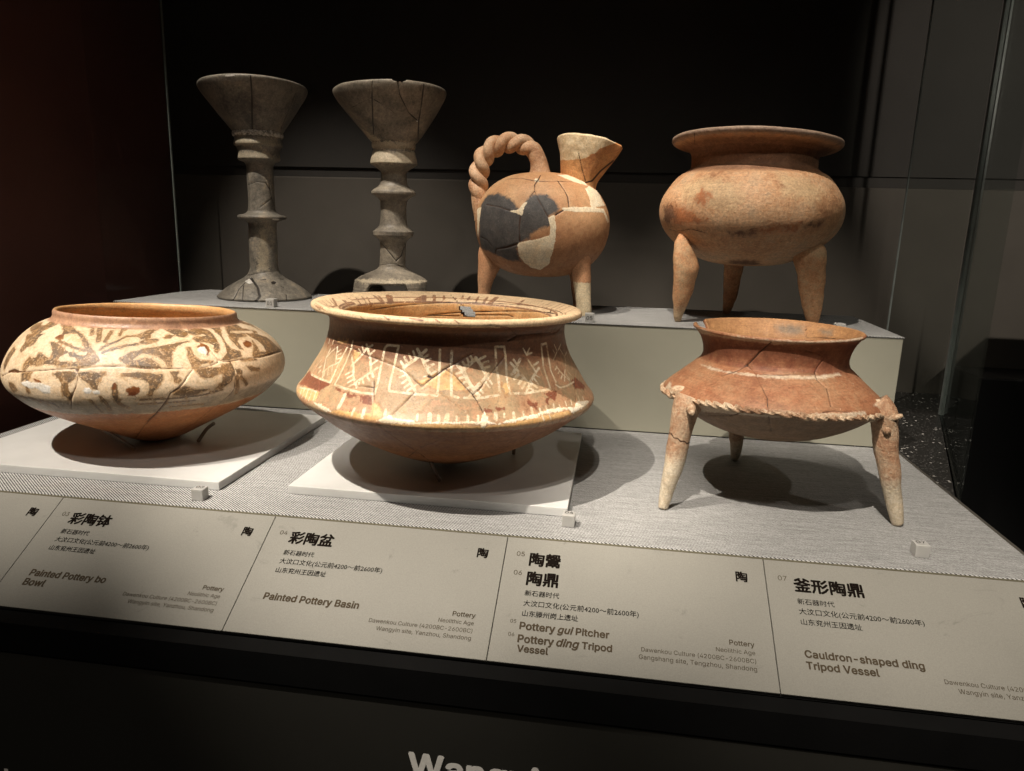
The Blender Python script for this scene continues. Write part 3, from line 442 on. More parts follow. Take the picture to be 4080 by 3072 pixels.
('L',0.96,[314,3653,436,3583,434,3539,445,3490]),
('L',0.9,[-1080,3242,-1063,3238,-1046,3235,-1028,3229,-1010,3224,-990,3216,-971,3208,-948,3195,-896,3089,-866,3052,-840,3025,-816,3005,-795,2987,-817,2972,-840,2958,-862,2944,-884,2930]),
('L',0.64,[-795,2987,-769,2987,-742,2988,-715,2988,-687,2987,-658,2987,-628,2986,-597,2986,-564,2984,-529,2983,-492,2981,-452,2978,-407,2975,-357,2971,-303,2966,-260,2983,-215,3001,-174,3020,-387,3172,-416,3233])],'hole':[('P',0.0,[1652,3745,1623,3734,1592,3762,1560,3790,1529,3818,1566,3843,1613,3826,1660,3810])]},'cauldron':{'pale':[('P',0.0,[-2877,1798,-2771,1803,-2678,1804,-2596,1804,-2520,1801,-2450,1797,-2384,1792,-2328,1797,-2274,1801,-2222,1805,-2171,1807,-2121,1810,-2072,1812,-2024,1813,-1977,1814,-1935,1819,-1892,1823,-1849,1826,-1807,1830,-1764,1832,-1722,1835,-1679,1837,-1636,1839,-1593,1840,-1550,1842,-1504,1843,-1457,1844,-1409,1845,-1361,1845,-1310,1845,-1258,1844,-1205,1852,-1150,1858,-1092,1864,-1032,1869,-969,1872,-899,1874,-820,1876,-798,1838,-879,1837,-951,1834,-1016,1830,-1077,1825,-1134,1820,-1188,1813,-1240,1806,-1288,1805,-1334,1804,-1379,1802,-1423,1800,-1465,1798,-1507,1795,-1549,1792,-1589,1788,-1630,1785,-1669,1781,-1709,1776,-1749,1778,-1790,1780,-1832,1781,-1874,1782,-1916,1783,-1959,1783,-2002,1782,-2045,1781,-2090,1780,-2136,1779,-2182,1777,-2234,1778,-2288,1778,-2343,1778,-2401,1776,-2462,1774,-2525,1771,-2592,1767,-2674,1780,-2768,1791]),
('P',0.0,[-3100,1266,-3013,1324,-3006,1369,-3034,1413,-2909,1387,-2820,1356,-2763,1324,-2699,1323,-2642,1321,-2591,1318,-2543,1315,-2501,1300,-2464,1283,-2440,1255,-2480,1258,-2523,1260,-2569,1261,-2621,1260,-2667,1270,-2721,1277,-2785,1281,-2866,1281,-3035,1250]),
('P',0.0,[-210,1423,-182,1360,-237,1336,-379,1343,-534,1375,-632,1395,-711,1411,-616,1433,-485,1449]),
('P',0.0,[-2440,1255,-2390,1267,-2344,1275,-2302,1282,-2263,1287,-2226,1291,-2191,1295,-2157,1298,-2123,1301,-2090,1304,-2058,1306,-2026,1308,-1993,1312,-1962,1315,-1930,1319,-1900,1322,-1869,1325,-1839,1328,-1808,1331,-1780,1332,-1751,1333,-1722,1334,-1693,1334,-1665,1335,-1636,1335,-1607,1335,-1578,1335,-1549,1335,-1519,1335,-1490,1334,-1460,1337,-1429,1340,-1397,1343,-1365,1346,-1333,1348,-1299,1350,-1265,1352,-1231,1354,-1195,1355,-1158,1356,-1120,1357,-1078,1359,-1034,1361,-988,1363,-941,1363,-890,1363,-879,1291,-928,1293,-974,1295,-1019,1296,-1060,1296,-1100,1296,-1138,1295,-1174,1294,-1209,1292,-1243,1291,-1275,1288,-1307,1286,-1339,1283,-1369,1279,-1400,1279,-1430,1279,-1460,1278,-1490,1277,-1519,1275,-1548,1274,-1576,1272,-1605,1270,-1633,1268,-1661,1265,-1689,1262,-1717,1258,-1746,1254,-1774,1249,-1804,1243,-1835,1241,-1867,1238,-1899,1235,-1932,1231,-1966,1227,-2001,1222,-2036,1217,-2070,1210,-2104,1203,-2140,1195,-2177,1186,-2217,1177,-2258,1167,-2303,1157,-2351,1144,-2402,1130,-2460,1114,-2452,1181]),
('P',0.0,[-3110,2245,-2924,2268,-2805,2270,-2718,2268,-2646,2264,-2587,2257,-2540,2244,-2492,2233,-2427,2243,-2365,2253,-2311,2259,-2261,2263,-2214,2266,-2169,2268,-2125,2270,-2082,2271,-2040,2271,-1999,2272,-1958,2272,-1918,2272,-1879,2272,-1840,2272,-1803,2273,-1766,2274,-1730,2275,-1693,2276,-1657,2276,-1620,2277,-1584,2277,-1547,2277,-1510,2277,-1473,2277,-1433,2280,-1393,2281,-1351,2283,-1308,2286,-1263,2288,-1217,2289,-1170,2291,-1120,2292,-1068,2291,-1005,2298,-946,2296,-842,2318,-748,2324,-655,2318,-556,2303,-696,2273,-787,2276,-863,2277,-930,2277,-989,2276,-1044,2275,-1095,2273,-1145,2272,-1190,2268,-1233,2265,-1275,2260,-1314,2253,-1354,2249,-1394,2245,-1434,2242,-1473,2238,-1512,2234,-1551,2230,-1590,2226,-1630,2222,-1669,2219,-1709,2214,-1749,2210,-1790,2212,-1831,2213,-1873,2215,-1914,2215,-1957,2216,-2000,2216,-2043,2215,-2088,2214,-2134,2212,-2181,2211,-2230,2208,-2279,2210,-2330,2212,-2384,2212,-2439,2212,-2499,2211,-2565,2209,-2639,2205,-2727,2200,-2846,2191,-3041,2171,-3193,2153])],'crack':[('L',0.98,[-1825,2235,-1850,2200,-1877,2169,-1905,2140,-1933,2111,-1958,2085,-1983,2059,-2008,2033,-2034,2007,-2062,1978,-2090,1949,-2115,1919,-2146,1895,-2176,1871,-2198,1842,-2223,1824,-2247,1806,-2271,1788,-2294,1769,-2316,1750,-2339,1732]),
('P',0.0,[-2158,1905,-2111,1943,-2093,1905]),
('L',0.82,[-2115,1919,-2079,1898,-2044,1877,-2008,1853,-1972,1826,-1948,1786,-1925,1747,-1904,1707,-1885,1668,-1869,1635,-1853,1603,-1839,1572,-1825,1541,-1812,1510,-1799,1480,-1795,1440,-1790,1402,-1786,1367,-1782,1334]),
('L',0.55,[-1972,1826,-1939,1828,-1905,1830,-1872,1831,-1839,1832,-1806,1833,-1773,1834,-1741,1835,-1711,1839,-1681,1843,-1651,1847,-1621,1851,-1591,1855,-1560,1859,-1528,1862,-1497,1865,-1463,1867,-1428,1868,-1394,1869,-1358,1870,-1322,1871,-1285,1871,-1247,1872]),
('L',0.54,[-1121,2054,-1141,2027,-1162,1999,-1184,1971,-1200,1946,-1219,1921,-1242,1896,-1236,1864,-1243,1825,-1249,1786,-1232,1758,-1216,1729,-1200,1700,-1184,1672,-1194,1636,-1204,1601,-1213,1567,-1221,1533,-1229,1499,-1236,1465,-1242,1434]),
('L',1.06,[-1338,1359,-1313,1364,-1287,1369,-1261,1374,-1234,1378,-1209,1376,-1183,1374,-1156,1372,-1129,1369,-1101,1367,-1073,1364]),
('L',0.54,[-1121,2054,-1174,2073,-1225,2092,-1274,2111,-1313,2119,-1352,2127,-1389,2135,-1425,2143]),
('L',1.1,[-2426,1049,-2380,1064,-2337,1077,-2298,1090,-2261,1101,-2226,1112,-2192,1122,-2160,1132,-2130,1141,-2097,1167,-2066,1192,-2036,1217,-2007,1246,-1981,1268,-1957,1284,-1935,1291,-1913,1297,-1892,1303,-1871,1308,-1850,1314,-1829,1319,-1808,1324]),
('L',0.68,[-1771,1254,-1765,1197,-1758,1144,-1750,1092,-1742,1041,-1733,986,-1722,925]),
('L',0.93,[955,2416,939,2454,924,2490,910,2525,-1466,2291])],'soot':[('P',0.0,[1387,2410,1334,2408,1281,2405,1228,2401,1175,2398,1122,2394,1069,2390,1016,2385,963,2472,1018,2490,1075,2507,1132,2524,1196,2513,1259,2501,1320,2488,1355,2450]),
('P',0.0,[742,2408,681,2399,619,2391,556,2381,505,2440,568,2447,629,2453,689,2458])],'neckdark':[('P',0.0,[-3240,1979,-3063,2012,-2873,2036,-2757,2051,-2661,2063,-2579,2073,-2508,2082,-2443,2091,-2383,2098,-2327,2106,-2273,2112,-2221,2118,-2171,2124,-2123,2129,-2076,2133,-2031,2138,-1987,2142,-1943,2146,-1901,2149,-1856,2147,-1812,2145,-1767,2143,-1723,2140,-1679,2138,-1635,2134,-1591,2131,-1546,2127,-1500,2124,-1449,2119,-1397,2113,-1344,2107,-1288,2101,-1229,2095,-1263,2064,-1299,2033,-1348,2035,-1395,2036,-1441,2037,-1486,2038,-1530,2039,-1574,2039,-1618,2040,-1661,2040,-1704,2039,-1747,2039,-1791,2038,-1835,2037,-1879,2035,-1923,2033,-1969,2032,-2015,2029,-2063,2027,-2111,2024,-2161,2021,-2212,2017,-2264,2012,-2320,2009,-2378,2005,-2441,2001,-2509,1997,-2584,1991,-2668,1985,-2765,1976,-2883,1964,-3067,1945,-3332,1889]),
('P',0.0,[-1219,1926,-1187,1960,-1160,1994,-1136,2028,-1114,2062,-1043,2029,-967,1995,-884,1961,-796,1927,-758,1864,-852,1864,-934,1863,-1010,1860,-1077,1856,-1141,1851,-1201,1845,-1205,1888])]},'pitcher':{'soot':[('P',0.0,[-2633,1830,-2607,1886,-2592,1944,-2586,2003,-2463,2010,-2363,2017,-2280,2025,-2191,1996,-2110,1966,-2036,1937,-1957,1886,-1885,1835,-1837,1778,-1796,1741,-1777,1791,-1759,1843,-1742,1896,-1711,1944,-1679,1992,-1622,2004,-1564,2017,-1496,2014,-1427,2011,-1371,1960,-1316,1910,-1282,1851,-1249,1795,-1286,1728,-1338,1698,-1389,1668,-1379,1600,-1368,1533,-1413,1514,-1458,1494,-1503,1474,-1548,1448,-1594,1423,-1641,1398,-1677,1322,-1733,1297,-1790,1271,-1823,1216,-1860,1158,-1861,1093,-1865,1025,-1846,926,-1930,930,-2018,933,-2110,936,-2167,964,-2227,991,-2291,1018,-2362,1044,-2457,1079,-2576,1112,-2797,1143,-2718,1209,-2682,1270,-2667,1329,-2617,1397,-2590,1464,-2577,1530,-2576,1595,-2571,1652,-2577,1710,-2596,1769])],'white':[('P',0.0,[-1975,1729,-1904,1744,-1835,1759,-1804,1806,-1773,1856,-1720,1877,-1747,1798,-1759,1732,-1772,1668,-1866,1703,-1919,1716]),
('P',0.0,[-1406,1650,-1321,1689,-1311,1638,-1301,1587,-1291,1536,-1291,1469,-1290,1401,-1288,1332,-1294,1268,-1299,1202,-1303,1134,-1327,1022,-1328,895,-1374,843,-1424,785,-1481,716,-1588,752,-1688,783,-1736,847,-1782,903,-1819,967,-1854,1025,-1849,1101,-1848,1173,-1850,1240,-1790,1271,-1724,1285,-1659,1298,-1596,1312,-1534,1325,-1481,1346,-1430,1367,-1378,1387,-1373,1442,-1367,1497,-1380,1548,-1393,1599]),
('P',0.0,[-1213,1796,-1145,1805,-1075,1815,-1002,1824,-927,1826,-848,1829,-763,1831,-690,1825,-609,1819,-512,1815,-390,1811,-363,1761,-320,1712,-251,1665,-141,1617,-289,1595,-353,1647,-394,1699,-422,1752,-533,1751,-625,1749,-703,1748,-772,1748,-836,1748,-897,1747,-956,1747,-1012,1747,-1074,1751,-1136,1755,-1196,1759]),
('P',0.0,[-446,2233,-329,2184,-127,2153,-225,2065,-270,1994,-275,1929,-252,1868,-483,1845,-615,1828,-720,1812,-716,1872,-709,1933,-696,1996,-689,2076,-662,2165]),
('P',0.0,[-1104,2553,-957,2569,-778,2588,-494,2627,-216,2622,-272,2551,-272,2490,-272,2428,-445,2313,-503,2229,-612,2253,-709,2277,-795,2305,-862,2350,-929,2398,-998,2453]),
('P',0.0,[-2837,1753,-2593,1789,-2572,1723,-2567,1659,-2576,1595,-2583,1539,-2599,1482,-2626,1426,-2672,1368,-2754,1309,-2724,1406,-2693,1463,-2679,1520,-2680,1576,-2696,1633,-2736,1692]),
('P',0.0,[-1689,2368,-1593,2369,-1566,2262,-1666,2276])],'crack':[('L',1.49,[-1575,2525,-1587,2414,-1600,2329,-1626,2260,-1651,2201,-1639,2134,-1630,2072,-1652,2033,-1673,1996,-1694,1960]),
('L',1.48,[-1630,2072,-1604,2019,-1580,1969,-1557,1922,-1537,1886,-1517,1851,-1498,1817,-1479,1783,-1460,1749,-1433,1704,-1406,1659]),
('L',1.32,[-2460,1830,-2391,1823,-2331,1816,-2275,1809,-2222,1802,-2171,1794,-2115,1780,-2063,1766,-2014,1752,-1966,1739]),
('L',1.68,[-1798,1649,-1802,1601,-1806,1552,-1811,1504,-1809,1460,-1808,1416,-1807,1371,-1807,1326,-1808,1280]),
('L',2.66,[-2319,1058,-2246,1139,-2183,1150,-2124,1160,-2070,1170,-2018,1180,-1974,1195,-1931,1210,-1890,1225,-1850,1240]),
('L',2.22,[-1303,1690,-1268,1713,-1233,1736,-1196,1759]),
('L',1.51,[-2531,2368,-2418,2370,-2318,2371,-2232,2373,-2157,2377,-2090,2384,-2026,2391,-1946,2373,-1872,2356,-1803,2339,-1738,2322,-1677,2307,-1619,2293,-1563,2295,-1506,2297,-1450,2300,-1392,2303,-1335,2306,-1276,2308,-1218,2311,-1161,2311,-1102,2313,-1040,2316,-977,2318,-912,2319,-845,2320]),
('L',1.49,[-1191,2312,-1178,2255,-1161,2206,-1144,2161,-1128,2117,-1118,2070,-1107,2025,-1095,1981,-1099,1926,-1100,1872,-1100,1820]),
('L',1.16,[-2614,1329,-2524,1311,-2452,1293,-2391,1275,-2365,1242,-2342,1208,-2321,1173,-2303,1136]),
('L',1.18,[-2845,1000,-2716,979,-2626,953,-2561,926,-2507,898,-2462,867,-2425,834,-2396,799])]},'ding':{'red':[('P',0.0,[-2793,1809,-2703,1806,-2630,1804,-2566,1803,-2506,1780,-2453,1759,-2403,1737,-2355,1714,-2308,1691,-2269,1662,-2232,1634,-2197,1605,-2164,1577,-2221,1556,-2284,1536,-2338,1531,-2394,1525,-2453,1518,-2518,1512,-2590,1506,-2646,1541,-2712,1576,-2794,1611,-2779,1678,-2779,1743]),
('P',0.0,[-1633,1476,-1595,1486,-1557,1497,-1520,1507,-1482,1518,-1445,1528,-1407,1538,-1368,1549,-1330,1559,-1291,1568,-1252,1577,-1211,1587,-1170,1596,-1186,1537,-1197,1475,-1239,1469,-1281,1463,-1321,1456,-1361,1449,-1401,1442,-1440,1435,-1478,1428,-1517,1422,-1555,1415,-1595,1446]),
('P',0.0,[-2286,2041,-2230,2009,-2178,1979,-2131,1951,-2151,1899,-2174,1849,-2199,1800,-2239,1825,-2282,1852,-2327,1878,-2310,1930,-2297,1984])],'soot':[('P',0.0,[-2885,1814,-2740,1807,-2639,1805,-2612,1740,-2594,1675,-2585,1609,-2677,1558,-2813,1506,-2841,1561,-2887,1614,-2866,1681,-2865,1747]),
('P',0.0,[-1922,1419,-1879,1425,-1837,1430,-1795,1435,-1753,1440,-1712,1445,-1671,1450,-1630,1455,-1620,1366,-1663,1365,-1706,1363,-1749,1360,-1793,1358,-1836,1355,-1881,1353]),
('P',0.0,[-2025,685,-1925,707,-1834,728,-1750,749,-1670,769,-1579,751,-1481,732,-1241,522,-1343,515,-1443,507,-1542,497,-1654,510,-1760,518,-1863,524,-1965,530,-2068,536]),
('P',0.0,[-1134,1578,-1090,1587,-1045,1596,-998,1605,-948,1614,-896,1623,-903,1546,-955,1540,-1005,1533,-1052,1527,-1098,1520])],'pale':[('P',0.0,[-2638,2102,-2578,2125,-2522,2149,-2470,2173,-2423,2198,-2378,2225,-2335,2252,-2278,2241,-2225,2231,-2174,2221,-2126,2211,-2080,2202,-2035,2194,-1992,2186,-1950,2178,-1909,2170,-1882,2107,-1858,2046,-1835,1987,-1813,1931,-1793,1879,-1816,1842,-1840,1806,-1863,1769,-1887,1733,-1911,1696,-1950,1711,-1989,1726,-2029,1740,-2070,1755,-2111,1769,-2154,1784,-2199,1800,-2249,1816,-2301,1832,-2357,1848,-2415,1864,-2477,1880,-2514,1948,-2566,2021]),
('P',0.0,[-1441,2324,-1397,2311,-1354,2299,-1310,2287,-1266,2276,-1220,2265,-1175,2254,-1128,2243,-1079,2233,-1029,2223,-1005,2182,-981,2143,-956,2104,-931,2065,-905,2027,-874,1991,-930,1965,-981,1940,-1027,1915,-1069,1891,-1109,1868,-1153,1883,-1197,1896,-1240,1910,-1282,1924,-1322,1938,-1362,1952,-1402,1966,-1410,2020,-1418,2076,-1425,2134,-1431,2194,-1437,2257])],'crack':[('L',1.18,[-2993,1436,-2889,1430,-2805,1421,-2734,1412,-2673,1404,-2604,1411,-2544,1420,-2489,1428,-2439,1436,-2392,1445,-2357,1436,-2323,1426,-2289,1417,-2256,1407,-2223,1396,-2191,1385]),
('L',0.78,[-2483,3102,-2515,3053,-2592,2977,-2663,2917,-2732,2861])]},'goblet':{'crack':[('L',2.18,[-1132,4252,-1134,4211,-1136,4169,-1138,4126,-1141,4082,-1143,4038,-1146,3995,-1151,3955,-1157,3916,-1164,3878,-1171,3838,-1178,3798,-1186,3758,-1195,3717,-1205,3675,-1216,3633,-1228,3590,-1241,3547,-1257,3503,-1275,3457,-1296,3411]),
('L',1.29,[-2303,2430,-1893,2446,-1607,2463,-1366,2481,-1149,2475,-932,2469,-703,2464,-585,2424,-455,2384,-310,2344,-267,2302,-224,2260,-175,2219]),
('L',1.04,[-1223,2057,-1076,2084,-925,2111,-765,2138,-593,2165,-403,2192,-175,2219]),
('L',1.32,[-2325,659,-2048,676,-1828,691,-1629,703,-1445,713,-1269,724,-1093,733,-917,739,-731,744,-525,748,-287,751,62,752]),
('L',2.06,[-1819,-2,-1789,45,-1804,102,-1814,157,-1830,214,-1851,274,-1850,331,-1856,390,-1871,453]),
('L',1.79,[-1597,-19,-1582,31,-1607,93,-1635,155,-1671,220,-1720,288,-1794,363]),
('L',4.11,[-1304,-12,-1270,24,-1243,68,-1216,114,-1240,184,-1270,258,-1310,339,-1385,401,-1484,468,-1626,536,-1826,597]),
('P',0.0,[-862,500,-721,535,-629,495,-750,426,-855,428]),
('L',1.04,[-448,2467,-405,2426,-357,2385,-310,2344,-267,2302,-224,2260,-175,2219,-87,2178,10,2137,120,2095]),
('L',2.09,[-1276,564,-1159,570,-1040,575]),
('L',2.13,[-294,572,-85,564]),
('L',1.55,[-1258,404,-1113,393]),
('L',1.29,[-644,-20,-655,24,-633,79,-606,137]),
('L',1.26,[-164,4118,-162,4076,-159,4034,-158,3992,-157,3951,-156,3909,-154,3867,-150,3826,-147,3783,-144,3740,-141,3696,-136,3651,-128,3607,-117,3562,-101,3518,-81,3472]),
('L',1.83,[-596,354,-516,329])],'white':[('P',0.0,[-1979,500,-1902,563,-1765,617,-1499,468,-1624,415]),
('P',0.0,[-641,3422,-453,3398,-225,3376,-102,3356,-370,3356,-582,3359]),
('L',1.89,[-1573,4239,-1517,4239,-1462,4240,-1408,4242]),
('P',0.0,[-698,1763,-410,1766,-157,1665,-580,1672])],'pale':[('P',0.0,[-2317,3269,-1994,3261,-1780,3259,-1598,3257,-1434,3257,-1278,3257,-1128,3259,-977,3262,-822,3266,-659,3271,-479,3277,-327,3251,-161,3225,63,3201,-237,3188,-445,3179,-625,3172,-785,3165,-943,3155,-1103,3147,-1267,3140,-1443,3134,-1629,3131,-1839,3131,-2102,3134,-2472,3148,-2247,3207]),
('P',0.0,[-2465,3037,-1989,3027,-1729,3026,-1516,3027,-1321,3029,-1133,3033,-946,3036,-751,3042,-576,3020,-389,2997,-167,2976,167,2958,-226,2946,-469,2939,-674,2933,-855,2928,-1028,2923,-1201,2918,-1378,2916,-1567,2913,-1775,2912,-2024,2914,-2428,2922]),
('P',0.0,[-1281,1480,-1020,1481,-753,1482,-756,1423,-759,1363,-760,1303,-760,1243,-760,1184,-761,1124,-762,1063,-762,1003,-766,943,-770,882,-772,821,-786,760,-1056,760,-1322,759,-1606,757,-1598,818,-1567,879,-1537,940,-1510,1000,-1481,1061,-1450,1121,-1419,1180,-1389,1240,-1362,1300,-1335,1360,-1308,1420])]},'goblet_two':{'crack':[('L',1.6,[-1558,4208,-1566,4172,-1577,4135,-1589,4098,-1602,4059,-1616,4020,-1632,3980,-1648,3941,-1664,3900,-1681,3858,-1700,3816,-1720,3773,-1743,3730,-1768,3687,-1797,3643,-1828,3598,-1864,3553,-1905,3507,-1955,3460,-2015,3414,-2087,3366]),
('L',1.6,[-1137,4187,-1131,4152,-1124,4116,-1117,4080,-1108,4044,-1099,4007,-1074,3971,-1048,3935,-1019,3898,-988,3862,-955,3825,-918,3789,-878,3752,-813,3725,-742,3697,-664,3670,-576,3642]),
('L',2.1,[-661,4208,-662,4167,-658,4126,-651,4084,-641,4042,-630,4001,-619,3958,-607,3915,-597,3876,-587,3837,-577,3797,-565,3757,-551,3717,-536,3676,-519,3635,-485,3591,-444,3546,-395,3501,-336,3455,-259,3409,-142,3363,48,3319]),
('L',0.91,[-1663,3964,-1718,3949,-1776,3935,-1837,3921,-1902,3906,-1971,3892,-2047,3880,-2132,3869,-2227,3860,-2342,3855]),
('L',0.91,[-1613,3940,-1567,3916,-1520,3892,-1472,3869,-1423,3847,-1372,3825,-1330,3797,-1286,3769,-1239,3741,-1190,3713]),
('L',1.73,[-2424,1265,-2167,1232,-1979,1199,-1809,1166,-1658,1133,-1517,1100,-1383,1068,-1249,1036,-1116,1002,-981,969]),
('L',2.24,[-226,1200,-345,1151,-449,1103,-542,1054,-778,1012,-981,969]),
('L',1.25,[-2777,893,-2162,899,-1878,902,-1645,904,-1433,906,-1230,907,-1025,907,-785,891,-508,874,-164,853])],'white':[('P',0.0,[-621,3651,-566,3656,-541,3623,-594,3623])],'pale':[('P',0.0,[-2805,3269,-2298,3245,-2040,3240,-1834,3237,-1652,3236,-1484,3237,-1321,3239,-1158,3241,-992,3243,-820,3247,-636,3252,-430,3261,-183,3274,-75,3208,93,3146,-278,3130,-558,3119,-771,3112,-956,3107,-1126,3102,-1291,3100,-1454,3097,-1623,3096,-1805,3096,-2006,3097,-2266,3101,-2739,3124,-2739,3196]),
('P',0.0,[-2548,3501,-2412,3454,-2298,3411,-2188,3369,-2080,3330,-1969,3291,-1861,3252,-2041,3231,-2359,3248,-2895,3318,-2804,3366,-2626,3431]),
('P',0.0,[-2778,3112,-2304,3084,-2032,3080,-1827,3079,-1642,3079,-1471,3080,-1307,3082,-1143,3085,-973,3089,-789,3095,-581,3101,-312,3111,288,3135,222,3056,196,2983,236,2917,-297,2900,-536,2892,-713,2882,-879,2874,-1039,2868,-1196,2864,-1356,2861,-1520,2858,-1692,2856,-1878,2855,-2089,2857,-2356,2863,-2830,2902,-2699,2958,-2752,3040]),
('P',0.0,[-2739,418,-2414,442,-2216,453,-2056,461,-1916,466,-1789,471,-1669,474,-1555,476,-1443,477,-1334,477,-1225,477,-1116,476,-1006,473,-893,470,-773,467,-646,463,-510,456,-358,448,-176,437,119,417,-216,412,-412,398,-563,381,-683,384,-795,386,-899,387,-999,388,-1095,388,-1190,388,-1283,388,-1377,386,-1471,384,-1568,382,-1670,381,-1777,378,-1890,374,-2011,369,-2149,363,-2323,393])]}}
